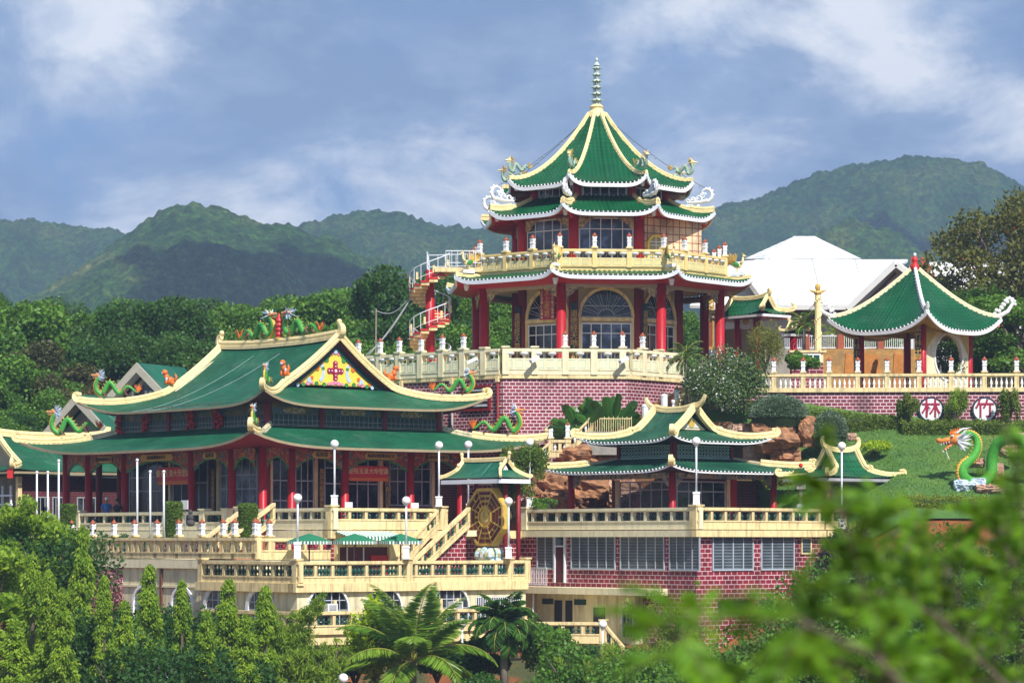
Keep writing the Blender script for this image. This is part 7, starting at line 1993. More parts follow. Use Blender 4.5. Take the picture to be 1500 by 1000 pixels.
palm('fan_tail_palm', 'dark bushy palm before the window grille', P(738, 1000, 120), 2.4, 30, 1.9, .62, 'leaf_palm', 5, droop=2.1, nl=40, asp=.22)
palm('garden_palm', 'small dark palm before the right corner of the platform', P(1005, 580, 148.8), zpx(525, 148.8)-zpx(580, 148.8), 16, 1.5, .4, 'leaf_palm', 8, droop=2.2, nl=26, asp=.13, r=.08)
palm('garden_palm', 'short spreading palm on the lawn behind the little shelter', P(1250, 705, 143), .7, 16, 1.7, .4, 'leaf_palm', 11, droop=1.6, nl=26, asp=.13, r=.08)
palm('garden_palm', 'feathery palm in the garden by the gold pillar', P(1178, 510, 158), 1.2, 14, 1.5, .35, 'leaf_palm', 12, droop=1.8, nl=24, asp=.12, r=.08)
palm('garden_palm', 'bright palm behind the square pavilion railing', P(1225, 515, 172), 1.0, 14, 1.6, .4, 'leaf_coconut', 13, droop=1.6, nl=24, asp=.12, r=.08)
bush('shrub', 'vivid lime green shrub left of the coconut palm', P(550, 990, 120), 1.35, 3.6, 9000, .2, 'leaf_lime', 3, 24, aspect=.7)
bush('shrub', 'glossy green shrub below the landing wall', P(800, 985, 121), 1.4, 2.2, 5000, .2, 'leaf_forest_b', 4, 18)
bush('shrub', 'climbing green shrub at the left end of the landing wall', P(785, 960, 126), .9, 1.9, 4000, .18, 'leaf_forest_b', 6, 14)
bush('shrub', 'dark banana like shrub beside the tall globe lamp', P(690, 1000, 121), 1.0, 2.2, 3500, .25, 'leaf_dark', 7, 12)
for px, py, Y, R, H, mt, lb in ((640, 985, 121.5, 1.3, 1.2, 'leaf_forest_b', 'low leafy scrub on the orange bank behind the coconut palm'), (715, 985, 121, 1.0, 1.0, 'leaf_dark', 'dark scrub on the orange bank at the foot of the dark palm'), (520, 990, 121, 1.0, .9, 'leaf_forest', 'dark scrub on the orange bank left of the lime shrub'), (860, 985, 122, 1.4, 1.3, 'leaf_forest', 'dark scrub on the orange bank below the landing stair'), (700, 1040, 117, 1.5, 1.7, 'leaf_palm', 'low palm scrub at the bottom right of the coconut palm'), (790, 1040, 114, 1.5, 1.6, 'leaf_forest_b', 'low green scrub at the bottom centre'), (840, 1020, 114, 2., 2.4, 'leaf_forest_b', 'round green scrub left of the feathery trees'), (960, 1080, 104, 2.8, 3.6, 'leaf_forest_b', 'leafy scrub below the feathery trees'), (1080, 1090, 100, 3.2, 4.2, 'leaf_forest_b', 'wide green scrub at the foot of the brick building'), (1200, 1050, 102, 3.4, 5.5, 'leaf_forest_b', 'tall green scrub right of the brick building'), (1330, 1050, 104, 3.6, 6.5, 'leaf_forest', 'tall dark green thicket on the slope at the right'), (1440, 1040, 108, 3.8, 7.2, 'leaf_forest_b', 'tall thicket at the right edge below the lawn'), (1520, 1000, 110, 3.6, 6.2, 'leaf_forest', 'dark thicket at the extreme right edge'), (1260, 960, 116, 3.2, 4.6, 'leaf_forest', 'dark thicket behind the blurred branch'), (1390, 930, 122, 3.4, 4.6, 'leaf_forest', 'dark green thicket just below the yellow hedge')):
    bush('shrub', lb, P(px, py, Y), R, H, 12000 if R > 2 else 4500, .19, mt, px, 34 if R > 2 else 14, 'green scrub on the slope below the temples')
bush('shrub', 'dark purple leaved bush at the right end of the brick building', P(1238, 885, 128), 1.7, 4.2, 9000, .2, 'leaf_purple', 9, 24)
bush('shrub', 'clipped green bush beside the shelter of the octagon', P(752, 745, 138.5), 1.1, 2.3, 6000, .13, 'leaf_hedge', 10, 18)
bush('shrub', 'bright green bush at the foot of the stair by the brick platform', P(765, 700, 141.5), 1.3, 2.0, 6000, .13, 'leaf_topiary', 11, 18)
# clipped topiary columns
for px, top, bot, Y, w, lb in ((254, 738, 790, 139, .40, 'clipped green topiary column right of the tallest left flagpole'), (363, 740, 790, 134.5, .42, 'clipped green topiary column beside the terracotta steps'), (98, 740, 770, 147, .45, 'shaded clipped topiary column at the left flagpoles')):
    b = P(px, bot, Y); h = zpx(top, Y)-b.z; t = thing('topiary_column', lb, 'topiary', b, 'clipped topiary columns')
    n = 9000; a = rng.uniform(0, 2*PI, n); z = rng.uniform(0, 1, n); capm = rng.uniform(0, 1, n) < .12; r = np.where(capm, np.sqrt(rng.uniform(0, 1, n)), 1.)*w*(.85+.2*z)*(1+.06*np.sin(z*9+a*3)); z = np.where(capm, 1+.06*rng.uniform(-1, 1, n), z)
    pts = np.stack([r*np.cos(a), r*np.sin(a), z*h], 1)+rng.normal(size=(n, 3))*.02
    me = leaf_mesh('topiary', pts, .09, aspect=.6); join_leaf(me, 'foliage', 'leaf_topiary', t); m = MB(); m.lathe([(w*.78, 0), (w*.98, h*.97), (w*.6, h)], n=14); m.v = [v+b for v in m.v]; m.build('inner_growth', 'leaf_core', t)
# hedges
def hedge(label, pts2, w, h, mat, dz=0, n=9000, leaf=.1, group='clipped hedges round the lawn'):
    A = pts2[0]; t = thing('hedge', label, 'hedge', (A.x, A.y, ground_z(A.x, A.y)), group); P_ = []
    segs = list(zip(pts2, pts2[1:])); tot = sum((b-a).length for a, b in segs)
    for a, b in segs:
        k = int(n*(b-a).length/tot); d = (b-a); sd = Vector((-d.y, d.x, 0)).normalized(); u = rng.uniform(0, 1, k); f = rng.uniform(0, 1, k)
        s = np.where(f < .55, -1, np.where(f < .65, 1, rng.uniform(-1, 1, k)))*w/2; zz = np.where(f < .65, rng.uniform(0, 1, k), 1.)*h*(1+.08*np.sin(u*40))
        for i in range(k):
            q = a+d*u[i]+sd*s[i]; P_.append((q.x-A.x, q.y-A.y, ground_z(q.x, q.y)-t.location.z+zz[i]+dz))
    P_ = np.array(P_)+rng.normal(size=(len(P_), 3))*.04; me = leaf_mesh('hedge', P_, leaf, aspect=.6); join_leaf(me, 'foliage', mat, t)
    m = MB()
    for a, b in segs:
        d = b-a; k = max(2, int(d.length/1.0))
        for i in range(k):
            p, q = a+d*i/k, a+d*(i+1)/k; m.beam((p.x, p.y, ground_z(p.x, p.y)+h*.45+dz), (q.x, q.y, ground_z(q.x, q.y)+h*.45+dz), w*.85, h*.85)
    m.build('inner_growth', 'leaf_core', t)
hedge('olive hedge stepping down along the foot of the right brick wall, left part', [G(1186, 148.9), G(1240, 148.9), G(1320, 148.7)], .6, .75, 'leaf_hedge')
hedge('olive hedge along the foot of the right brick wall below the round signs', [G(1320, 147.9), G(1400, 148), G(1580, 148)], .8, .75, 'leaf_hedge', n=14000)
hedge('yellow green low hedge along the front edge of the lawn', [G(1236, 137.6), G(1400, 137.4), G(1600, 137.2)], .5, .45, 'leaf_hedge_yellow', n=12000)
hedge('yellow green hedge behind the right columns of the small temple', [G(1105, 145.0), G(1165, 144.0)], .6, .6, 'leaf_hedge_yellow', dz=.1, n=3500)
# rounded sage bushes
def sage(label, px, py, Y, R, H, n, seed):
    t = bush('sage_bush', label, P(px, py, Y), R, H, n, .13, 'leaf_sage', seed, aspect=.35, dome=True, stem=True, group='rounded grey green bushes in the rock garden')
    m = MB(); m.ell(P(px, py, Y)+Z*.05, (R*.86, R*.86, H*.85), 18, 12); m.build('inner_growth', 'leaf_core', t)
sage('wide umbrella shaped grey green bush above the brown rocks', 1140, 612, 146.9, 1.62, 1.2, 16000, 1)
sage('round grey green bush on the lawn right of the rocks', 1216, 640, 146.2, .98, 1.35, 10000, 2)
bush('flowering_bush', 'large white flowering bush before the right side of the pagoda platform', P(1060, 592, 147.7), 2.5, 3.3, 17000, .15, 'leaf_flower', 5, 40, aspect=.5)
bush('flowering_bush', 'fine olive bush behind the white flowering bush', P(1120, 535, 153.5), 1.2, 2.6, 8000, .13, 'leaf_olive', 6, 20, aspect=.25)
m = MB(); t = thing('leaning_trunk', 'pale forked leaning tree trunk by the terracotta stairs', 'trunk', P(1015, 600, 148.2))
b = P(1015, 608, 148.2); m.tube([b, P(1012, 585, 148.2), P(1022, 568, 148.4), P(1030, 552, 149)], [.2, .16, .12, .06], 8); m.tube([P(1013, 590, 148.2), P(1028, 582, 148), P(1034, 570, 148)], [.13, .12, .04], 8)
for i in range(14): a = P(1040+i*4, 600, 148.2); m.tube([a, a+Vector((random.uniform(-.5, .5), 0, 1.2)), a+Vector((random.uniform(-1, 1), 0, 2.0))], [.05, .035, .015], 5)
m.build('trunk', 'trunk_pale', t)
for px, py, Y, R, H, mt, lb in ((1280, 660, 144, .9, .75, 'leaf_lime', 'small yellow green shrub on the lawn'), (1478, 615, 148.2, .7, 2.0, 'leaf_hedge', 'leafy shrub touching the right side of the rightmost round sign'), (1330, 612, 148.2, .6, 1.4, 'leaf_hedge', 'leafy shrub left of both round signs at the wall foot'), (1400, 612, 148.3, .7, 1.9, 'leaf_bamboo', 'thin upright shrub between the two round signs'), (1178, 540, 151.5, 1.0, .9, 'leaf_forest_b', 'low green planting behind the right balustrade'), (1035, 585, 147.2, .7, .8, 'leaf_forest_b', 'small green shrub on the bank below the flowering bush'), (1195, 640, 146, .5, .4, 'leaf_topiary', 'tuft of bright grass between the rocks'), (800, 745, 141.2, .9, .7, 'leaf_forest_b', 'low green planting behind the right terrace balustrade'), (1225, 700, 142.5, .9, 1.4, 'leaf_forest_b', 'green shrub behind the curled ridge of the little shelter'), (1390, 560, 160, 1.2, 3.0, 'leaf_dark', 'dark conical shrub seen through the moon gate'), (1230, 520, 171, 1.5, 1.6, 'leaf_olive', 'olive planting behind the white railing'), (1290, 520, 171, 1.6, 1.8, 'leaf_forest_b', 'green planting behind the white railing'), (1165, 535, 153, .6, .9, 'leaf_forest_b', 'potted green plant by the ticket wall')):
    bush('shrub', lb, P(px, py, Y), R, H, 3500, .12, mt, px, 12)
# the pink climber and garden bed flowers
bush('climber', 'pink flowering climber on the dark wall behind the columnar trees', P(150, 905, 131), 1.3, 2.6, 5000, .14, 'leaf_pink', 3, 16)
for px, Y, lb in ((150, 145.2, 'flower bed with red blooms behind the left garden balustrade'), (185, 143.7, 'green flower bed with yellow blooms between the flagpoles'), (215, 142.2, 'green flower bed left of the topiary column')):
    p = P(px, 785, Y); bush('flower_bed', lb, Vector((p.x, p.y, GZ)), .95, 1.35, 2600, .16, 'leaf_bed', px, 12, 'flower beds on the garden terrace', cat='flower bed')
# traveller's palm
def travellers(label, p, H, L, n, sc=1., seed=0):
    t = thing('travellers_palm', label, 'palm', p, None); rd = random.Random(seed); lf = MB(); st = MB()
    for i in range(n):
        a = math.radians(-82+164*i/(n-1)+rd.uniform(-5, 5)); tw = rd.uniform(-.5, .5); base = Vector((0, 0, H*.2)); d = Vector((math.sin(a), tw, math.cos(a))).normalized(); l = L*rd.uniform(.85, 1.1)
        e = base+d*l*.5; st.tube([base, e], [.05, .03], 5); sd = Vector((math.cos(a), rd.uniform(-.7, .7), -math.sin(a))).normalized(); w = .29*rd.uniform(.8, 1.2); k = 12; pts = []
        for j in range(k+1):
            u = j/k; c = e+d*l*.55*u-Z*.35*u*u*abs(math.sin(a)); ww = w*math.sin(PI*(.06+.86*u))**.5*rd.uniform(.75, 1.08); nb = d.cross(sd)
            pts += [c-sd*ww+nb*.10*ww/w, c, c+sd*ww+nb*.10*ww/w]
        lf.add(pts, [(3*j+q, 3*j+q+1, 3*j+q+4, 3*j+q+3) for j in range(k) for q in (0, 1)])
    lf.v = [v+p for v in lf.v]; st.v = [v+p for v in st.v]
    o = lf.build('leaf_blades', 'leaf_travel', t); at = o.data.attributes.new('var', 'FLOAT', 'POINT'); at.data.foreach_set('value', [((i//39)*.37) % 1 for i in range(len(lf.v))]); st.build('leaf_stalks', 'leaf_stalk', t); return t
paint('leaf_stalk', (.30, .42, .16), .5, .2)
travellers('big fan shaped traveller palm before the brick platform', P(893, 652, 148.3), .9, 2.45, 30, seed=3)
travellers('smaller fan palm at the left foot of the big traveller palm', P(853, 650, 147.9), .6, 2.1, 20, seed=8)
m = MB(); t = thing('iron_fence', 'small cream iron fence with green strip before the fan palm', 'fence', P(890, 640, 147.4))
A = G(862, 147.4); F = frame(A, V3(1, 0)); w = G(925, 147.4).x-A.x; z0, z1 = zpx(632, 147.4), zpx(612, 147.4)
for i in range(20): m.box(w*i/19-.012, w*i/19+.012, 0, .02, z0, z1+.05*(i % 2))
mm = MB(F); mm.v = []; 
for i in range(20): mm.box(w*i/19-.015, w*i/19+.015, 0, .03, z0, z1+.08*(i % 2))
mm.box(0, w, -.01, .03, z1-.05, z1); mm.build('bars', 'cream', t); mm = MB(F); mm.box(-.1, w+.1, -.1, .3, z0-1.2, z0); mm.build('kerb', 'concrete', t)

# ================================================================== rocks
def rock(name, label, p, r, mat, seed, group, cat='rock'):
    t = thing(name, label, cat, p, group); m = MB(); rd = random.Random(seed)
    n, k = 40, 28; pts = []
    for i in range(k+1):
        th = PI*i/k
        for j in range(n):
            ph = 2*PI*j/n; q = Vector((math.sin(th)*math.cos(ph), math.sin(th)*math.sin(ph), math.cos(th)))
            f = 1+.34*mn.fractal(q*1.5+Vector((seed*3.1, seed, 0)), .7, 2.2, 6)-.16*abs(mn.noise(q*4+Vector((seed, 0, 0))))
            q = Vector((max(-.78, min(.78, q.x*f)), q.y*f, max(-.8, min(.8, q.z*f))))
            pts.append(Vector((q.x*r[0], q.y*r[1], q.z*r[2]))+Vector(p))
    m.add(pts, [(i*n+j, (i+1)*n+j, (i+1)*n+(j+1) % n, i*n+(j+1) % n) for i in range(k) for j in range(n)]); m.build('stone', mat, t, smooth=False); return t
GRk = 'orange brown rocks of the rock garden'
for i, (px, py, Y, rx, rz, mt, lb) in enumerate(((1135, 640, 146.8, 1.6, 1.1, 'rock', 'broad dark brown rock under the umbrella shaped bush'), (1182, 632, 146.3, .6, 1.0, 'rock', 'tall reddish rock left of the round bush'), (1085, 632, 147.6, .9, .5, 'rock_pale', 'flat pale rock on the bank above the small temple roof'), (1058, 628, 148, .7, .45, 'rock', 'small orange rock left of the flat pale one'), (1105, 668, 147.4, .75, .8, 'rock_pale', 'pale streaked rock right of the upper roof of the small temple'), (1150, 672, 146.5, 1.0, .65, 'rock', 'layered rock with a grass tuft'), (1112, 655, 147.5, .6, 1.0, 'rock', 'upright orange rock behind the upper roof tip'), (1150, 700, 145.8, 1.2, .8, 'rock', 'broad rock behind the right column of the small temple'), (1120, 725, 147.5, 1.0, 1.1, 'rock_pale', 'rock behind the brick screen of the small temple'),
      (850, 712, 147.8, 1.9, 1.5, 'rock', 'orange boulder behind the left column of the small temple'), (800, 715, 146.5, 1.4, 1.4, 'rock', 'brown boulder right of the clipped bush'), (905, 720, 149, 1.6, 1.2, 'rock_pale', 'pale boulder seen through the small temple'), (845, 672, 148.2, 1.4, 1.0, 'rock', 'orange rock face below the stair rail'), (880, 660, 148.6, 1.2, .8, 'rock', 'orange rock face below the fan palm'), (815, 735, 145.6, 1.0, .8, 'rock', 'low brown boulder behind the terrace balustrade'), (950, 690, 150.3, 1.5, 1.0, 'rock_pale', 'pale boulder behind the glass wall of the small temple'), (1248, 640, 144.8, .3, .25, 'rock_pale', 'small pale stone beside the lime shrub'), (1495, 645, 143.5, .7, .5, 'rock_pale', 'pinkish rock behind the raised coil of the lawn dragon'))):
    rock('rock', lb, P(px, py, Y), (rx, rx*.8, rz), mt, i+1, GRk)
for i, (px, py, Y, rx, rz, mt, lb) in enumerate(((1410, 712, 139, .55, .42, 'rock_blue', 'pale blue painted rock under the neck of the lawn dragon'), (1432, 708, 139.2, .5, .35, 'rock_blue', 'aqua painted rock under the lawn dragon'), (1450, 716, 138.8, .9, .28, 'rock_pale', 'long flat brown rock under the lawn dragon'), (1462, 690, 140, .35, .5, 'rock_pale', 'rounded rock beside the raised coil'), (1428, 678, 140.5, .6, .3, 'rock_pale', 'brown rock behind the lawn dragon neck'), (1476, 660, 141.5, .6, .35, 'rock_pale', 'rock seen through the loop of the lawn dragon'))):
    rock('rock', lb, P(px, py, Y), (rx, rx*.8, rz), mt, i+31, 'rocks round the lawn dragon')
# lawn dragon
def lawn_dragon():
    p = P(1455, 695, 139.6); t = thing('dragon_statue', 'large bright green dragon statue with orange head on the lawn', 'dragon statue', p, None)
    Y = 139.5; k = Y/FPX
    cp = [(1404, 641), (1416, 634), (1429, 640), (1432, 655), (1425, 670), (1412, 682), (1410, 695), (1420, 705), (1438, 706), (1452, 694), (1453, 672), (1460, 652), (1474, 643), (1490, 642), (1502, 652), (1508, 672), (1513, 692), (1525, 702), (1545, 698), (1556, 680)]
    pts = []
    def cr(a, b, c, d, u): return tuple(.5*((2*b[i])+(-a[i]+c[i])*u+(2*a[i]-5*b[i]+4*c[i]-d[i])*u*u+(-a[i]+3*b[i]-3*c[i]+d[i])*u**3) for i in (0, 1))
    for i in range(len(cp)-1):
        a, b, c, d = cp[max(0, i-1)], cp[i], cp[i+1], cp[min(len(cp)-1, i+2)]
        for u in range(5): q = cr(a, b, c, d, u/5); pts.append(P(q[0], q[1], Y+.4*math.sin(len(pts)*.16)))
    n = len(pts); rs = [ .13+.15*min(1, i/30) if i < n*.75 else .28-.2*(i/n-.75)/.25 for i in range(n)]
    m = MB(); m.tube(pts, rs, 14); m.build('body', 'lawn_green', t, smooth=True)
    # yellow belly and spikes
    m = MB(); c = MB()
    for i in range(4, n-2):
        d = (pts[i+1]-pts[i-1]).normalized(); nrm = Vector((d.z, 0, -d.x))
        if i < n*.45: c.ell(pts[i]+nrm*(-rs[i]*.75)*(-1 if i < 22 else 1)*(-1), (rs[i]*.5, rs[i]*.75, rs[i]*.5), 7, 5)
        if i % 2 == 0: sg = -1; m.cone(pts[i]-nrm*rs[i]*.8*sg*-1 if False else pts[i]+nrm*rs[i]*.85, pts[i]+nrm*rs[i]*1.5, .05, .006, 5)
    m.build('back_spikes', 'dragon_belly', t); c.build('belly', 'dragon_belly', t, smooth=True)
    hx = P(1400, 643, Y-.1); R = Matrix.Rotation(PI, 3, 'Z') @ Matrix.Rotation(math.radians(14), 3, 'Y'); K = 2.05
    M = Matrix.Translation(hx) @ R.to_4x4(); h = MB(M); S_ = lambda *v: tuple(q*K for q in v)
    h.ell((0, 0, 0), S_(.20, .14, .14), 14, 10); h.ell(S_(.22, 0, .03), S_(.21, .10, .065), 12, 8); h.ell(S_(.40, 0, .07), S_(.07, .09, .06), 10, 6); h.ell(S_(-.02, 0, .12), S_(.1, .1, .07), 8, 6)
    ho = h.build('head', 'orange_head', t, smooth=True)
    h = MB(M); h.ell(S_(.20, 0, -.13), S_(.19, .08, .035), 12, 6, Matrix.Rotation(math.radians(24), 3, 'Y')); h.build('jaw', 'orange_head', ho, smooth=True)
    h = MB(M); h.ell(S_(.14, 0, -.05), S_(.16, .06, .04), 10, 6); h.build('mouth', 'crimson', ho)
    h = MB(M)
    for s in (-1, 1):
        for j in range(5): x = .12+.065*j; h.cone(S_(x, s*.075, -.01), S_(x, s*.07, -.07), .02*K, .003, 5); h.cone(S_(x-.02, s*.06, -.11-.03*j), S_(x-.01, s*.06, -.06-.03*j), .016*K, .003, 5)
        h.ell(S_(.08, s*.12, .09), S_(.035, .03, .035), 8, 6)
        h.tube([S_(-.05, s*.08, .14), S_(-.2, s*.12, .2), S_(-.42, s*.14, .18)], [.03*K, .022*K, .004], 6)
    h.cone(S_(.3, 0, -.2), S_(.27, 0, -.42), .012*K, .01*K, 5); h.build('teeth_and_horns', 'white', ho)
    h = MB(M)
    for s in (-1, 1): h.ell(S_(.085, s*.142, .09), S_(.018, .015, .02), 6, 5)
    h.build('pupils', 'black', ho)
    h = MB(M); rd = random.Random(4)
    for i in range(30):
        a = math.radians(rd.uniform(-70, 30)); s = rd.choice((-1, 1)); l = rd.uniform(.25, .42)*K; d = Vector((-math.cos(a), s*rd.uniform(.2, .8), math.sin(a))).normalized(); b = Vector(S_(-.02, s*.11, -.03+.06*math.sin(a))); h.tube([b, b+d*l*.6, b+d*l+Vector((0, 0, .06))], [.03*K, .022*K, .006], 5)
    h.build('mane', 'metal_white', ho)
    h = MB(M)
    for i in range(5): h.cone(S_(-.1+.05*i, 0, .15), S_(-.16+.05*i, 0, .26), .03*K, .004, 5)
    h.build('crest', 'orange', ho)
paint('lawn_green', (.06, .36, .03), .6, .35, (.03, .12, .02), scale=9, dirtamt=.6, bmp=1.); paint('orange_head', (.72, .24, .04), .5, .2, scale=4)
lawn_dragon()
t = thing('notice_board', 'small pink notice board before the lawn dragon', 'sign', P(1466, 722, 138.3)); m = MB(Matrix.Translation(P(1466, 722, 138.3))); m.box(-.22, .22, -.02, .02, .0, .26)
paint('pink_pale', (.75, .5, .5), .6, .1); m.build('board', 'pink_pale', t); m = MB(Matrix.Translation(P(1466, 722, 138.3))); m.box(-.03, .03, .02, .05, -.4, .2); m.build('stake', 'wood_brown', t)

# ================================================================== lamps, poles, people
for a in (('tall globe lamp on the near corner of the hall terrace', 490, 650, 134.1, 1.60, .50), ('tall globe lamp at the head of the main stairs', 643, 652, 137.9, 1.60, .5), ('tall globe lamp rising behind the octagon shelter', 686, 651, 142.0, 1.0, .8), ('tall globe lamp right of the octagon shelter', 776, 648, 141.2, 1.62, .5), ('tall globe lamp on the near corner of the right terrace', 1020, 646, 132.2, 1.62, .6),
          ('globe lamp with its pole crossing the left green umbrella', 436, 729, 128.1, -.90, .8), ('globe lamp beside the right green umbrella', 595, 733, 131.7, -.90, .6), ('globe lamp at the right foot of the octagon', 745, 734, 135.5, -.90, .55),
          ('tall globe lamp behind the little gabled shelter', 1233, 653, 136.0, .5, .5), ('slender globe lamp right of the coconut palm', 677, 912, 121, -6.5, 0), ('globe lamp at the bottom edge below the columnar trees', 241, 992, 110, -8.5, 0), ('globe lamp at the bottom edge left of the coconut palm', 503, 993, 114, -8, 0), ('globe lamp at the end of the landing stair', 883, 914, 130.5, -6.0, 0), ('low globe lamp behind the right terrace balustrade', 1172, 743, 137.2, .5, .2), ('globe light on the terracotta stair rail', 986, 588, 145.0, 6.3, 0)):
    lamp(a[0], a[1], a[2], a[3], a[4], a[5], r=.2 if a[1] != 986 else .1)
m.v = []
FP = 'slender silver flagpoles on the garden terrace'
for px, top, bot, Y, lb in ((54, 693, 790, 147, 'leftmost short silver flagpole beside the side hall'), (70, 693, 790, 145, 'second silver flagpole from the left'), (86, 676, 800, 143, 'taller silver flagpole beside the shaded topiary'), (201, 675, 790, 140, 'tall silver flagpole before the hall columns'), (220, 692, 790, 139, 'middle silver flagpole before the hall entrance'), (240, 692, 790, 138.2, 'silver flagpole left of the clipped topiary column')):
    a, b = P(px, bot, Y), P(px, top, Y); t = thing('flagpole', lb, 'flagpole', a, FP); m = MB(); m.tube([a, b], [.06, .045], 8); m.build('pole', 'metal_white', t, smooth=True); m = MB(); m.ell(b+Z*.05, (.08, .08, .08), 8, 6); m.build('cap', 'metal_white', t)
for px, lb in ((511, 'small white notice on the yellow balustrade below the first red column'), (608, 'small white notice on the yellow balustrade near the stairs')):
    q = along(T0+eL*.4, eR, px); F = frame(q, eR); t = thing('notice', lb, 'sign', F @ Vector((0, 0, 1.5))); m = MB(F); m.box(-.22, .22, 0, .03, 1.52, 1.78); m.build('board', 'white', t)
q = G(270, 141); t = thing('notice', 'white notice on a post before the hall door', 'sign', (q.x, q.y, .4)); m = MB(frame(q, -eL)); m.box(-.3, .3, 0, .03, 1.5, 1.95); m.build('board', 'white', t); m = MB(frame(q, -eL)); m.box(-.03, .03, .03, .06, FZ, 1.6); m.build('stake', 'steel', t)
def person(label, p, rz, shirt='shirt', trousers='navy', hat=None, sc=1., arm=.0):
    t = thing('person', label, 'person', p)
    def skin(name, mat, vs, es, rad, root=0):
        me = bpy.data.meshes.new(name); me.from_pydata(vs, es, []); o = bpy.data.objects.new(name, me); COL.objects.link(o); o.parent = t
        sm = o.modifiers.new('s', 'SKIN'); 
        for i, r in enumerate(rad): me.skin_vertices[0].data[i].radius = r if isinstance(r, tuple) else (r, r)
        me.skin_vertices[0].data[root].use_root = True; o.modifiers.new('u', 'SUBSURF').levels = 2; o.modifiers['u'].render_levels = 2; me.materials.append(MATS[mat]); return o
    J = [(0, 0, .95), (0, 0, 1.12), (0, 0, 1.36), (0, -.01, 1.49), (0, -.03, 1.58), (0, -.03, 1.70), (-.19, 0, 1.40), (-.25, .02, 1.12), (-.24, -.14+arm, .92), (.19, 0, 1.40), (.25, .02, 1.12), (.23, -.16, .95), (-.10, 0, .88), (-.11, -.03, .5), (-.12, .02, .08), (-.12, -.12, .04), (.10, 0, .88), (.12, -.08, .5), (.12, 0, .08), (.12, -.14, .04)]
    E_ = [(0, 1), (1, 2), (2, 3), (3, 4), (4, 5), (2, 6), (6, 7), (7, 8), (2, 9), (9, 10), (10, 11), (0, 12), (12, 13), (13, 14), (14, 15), (0, 16), (16, 17), (17, 18), (18, 19)]
    Rr = [(.15, .11), (.14, .10), (.16, .11), (.055, .055), (.085, .09), (.075, .085), .055, .045, .03, .055, .045, .03, .09, .06, .045, .04, .09, .06, .045, .04]
    skin('body', 'skin', J, E_, Rr)
    m = MB(); m.tube([(0, 0, .86), (0, 0, 1.1), (0, 0, 1.35), (0, 0, 1.46)], [.19, .17, .2, .1], 14)
    for s in (-1, 1): m.tube([(s*.17, 0, 1.40), (s*.25, .02, 1.18)], [.085, .075], 8)
    m.build('shirt', shirt, None, smooth=True).parent = t
    m = MB(); m.tube([(0, 0, .78), (0, 0, .95)], [.19, .18], 12)
    for s in (-1, 1): m.tube([(s*.10, 0, .88), (s*.12, -.05, .5), (s*.12, .01, .1)], [.105, .08, .07], 8)
    m.build('trousers', trousers, None, smooth=True).parent = t
    m = MB(); m.ell((0, -.01, 1.70), (.10, .115, .10), 12, 8); m.build('hair' if not hat else 'hat', hat or 'hair', None, smooth=True).parent = t
    m = MB(); m.ell((0, -.135, 1.63), (.015, .02, .025), 6, 5)
    m.build('nose', 'skin', None).parent = t
    m = MB()
    for s in (-1, 1): m.ell((s*.035, -.118, 1.665), (.012, .008, .009), 6, 5)
    m.build('eyes', 'black', None).parent = t
    t.location = p; t.rotation_euler = (0, 0, rz); t.scale = (sc,)*3; return t
person('person in a blue shirt and white cap standing between the left hall columns', Vector((G(156, 150).x, 150, FZ)), .4, hat='white')
person('person in dark clothes standing in the shade left of the hall door', Vector((G(172, 149.5).x, 149.5, FZ)), -.5, 'dark', 'dark', sc=.95)
t = thing('garden_statue', 'dark seated stone figure on the ledge left of the terracotta steps', 'statue', P(279, 768, 138.5))
m = MB(Matrix.Translation(P(279, 770, 138.5))); m.ell((0, 0, .15), (.22, .18, .18), 10, 7); m.ell((0, 0, .42), (.16, .14, .2), 10, 7); m.ell((0, -.02, .68), (.11, .11, .12), 10, 7); m.build('figure', 'dark_stone', t, smooth=True)
# ================================================================== blurred branches close to the camera
KN = .85
def near_branch(label, path, n_sub, seed, Y0, leaf=.075, spread=.55, dens=1., subl=.5):
    rd = random.Random(seed); pts = [P(q[0], q[1], q[2]*KN) for q in path]; leaf *= KN*.66; subl *= KN; n_sub = int(n_sub*.8); t = thing('leafy_branch', label, 'branch', pts[0], 'blurred leafy branches close to the camera'); m = MB(); PP, DD, SS, VV = [], [], [], []
    rs = [KN*.45*(.013-.009*i/(len(pts)-1)) for i in range(len(pts))]; m.tube(pts, rs, 6)
    for k in range(n_sub):
        u = rd.uniform(.05, 1)*(len(pts)-1); i = min(len(pts)-2, int(u)); c = pts[i].lerp(pts[i+1], u-i); d = (pts[i+1]-pts[i]).normalized()
        sd = Vector((rd.uniform(-1, 1), rd.uniform(-.8, .8), rd.uniform(-.7, .8))).normalized(); dd = (d*.5+sd*spread*1.6).normalized(); L = subl*rd.uniform(.5, 1.15); e = c+dd*L-Z*L*.15
        m.tube([c, c.lerp(e, .5)+Z*.02, e], [.0016, .0012, .0008], 4)
        nn = int(15*dens); side = dd.cross(Z).normalized(); vv = rd.random()
        for j in range(nn):
            w = .2+.8*j/nn; q = c.lerp(e, w)+Z*.02*math.sin(PI*w)
            for s in (-1, 1):
                l = leaf*rd.uniform(.5, 1.25); ld = (side*s+dd*.6-Z*rd.uniform(0, .5)).normalized(); PP.append(tuple(q+ld*l*.5)); DD.append(tuple(ld)); SS.append(l); VV.append(min(1, vv*.6+rd.uniform(0, .4)))
    o = np.array(pts[0]); me = leaf_mesh('near', np.array(PP)-o, np.array(SS), D=np.array(DD), aspect=.48, var=np.array(VV), jit=.15, flat=.35)
    join_leaf(me, 'leaves', 'leaf_near', t); m.build('twigs', 'trunk', t); return t
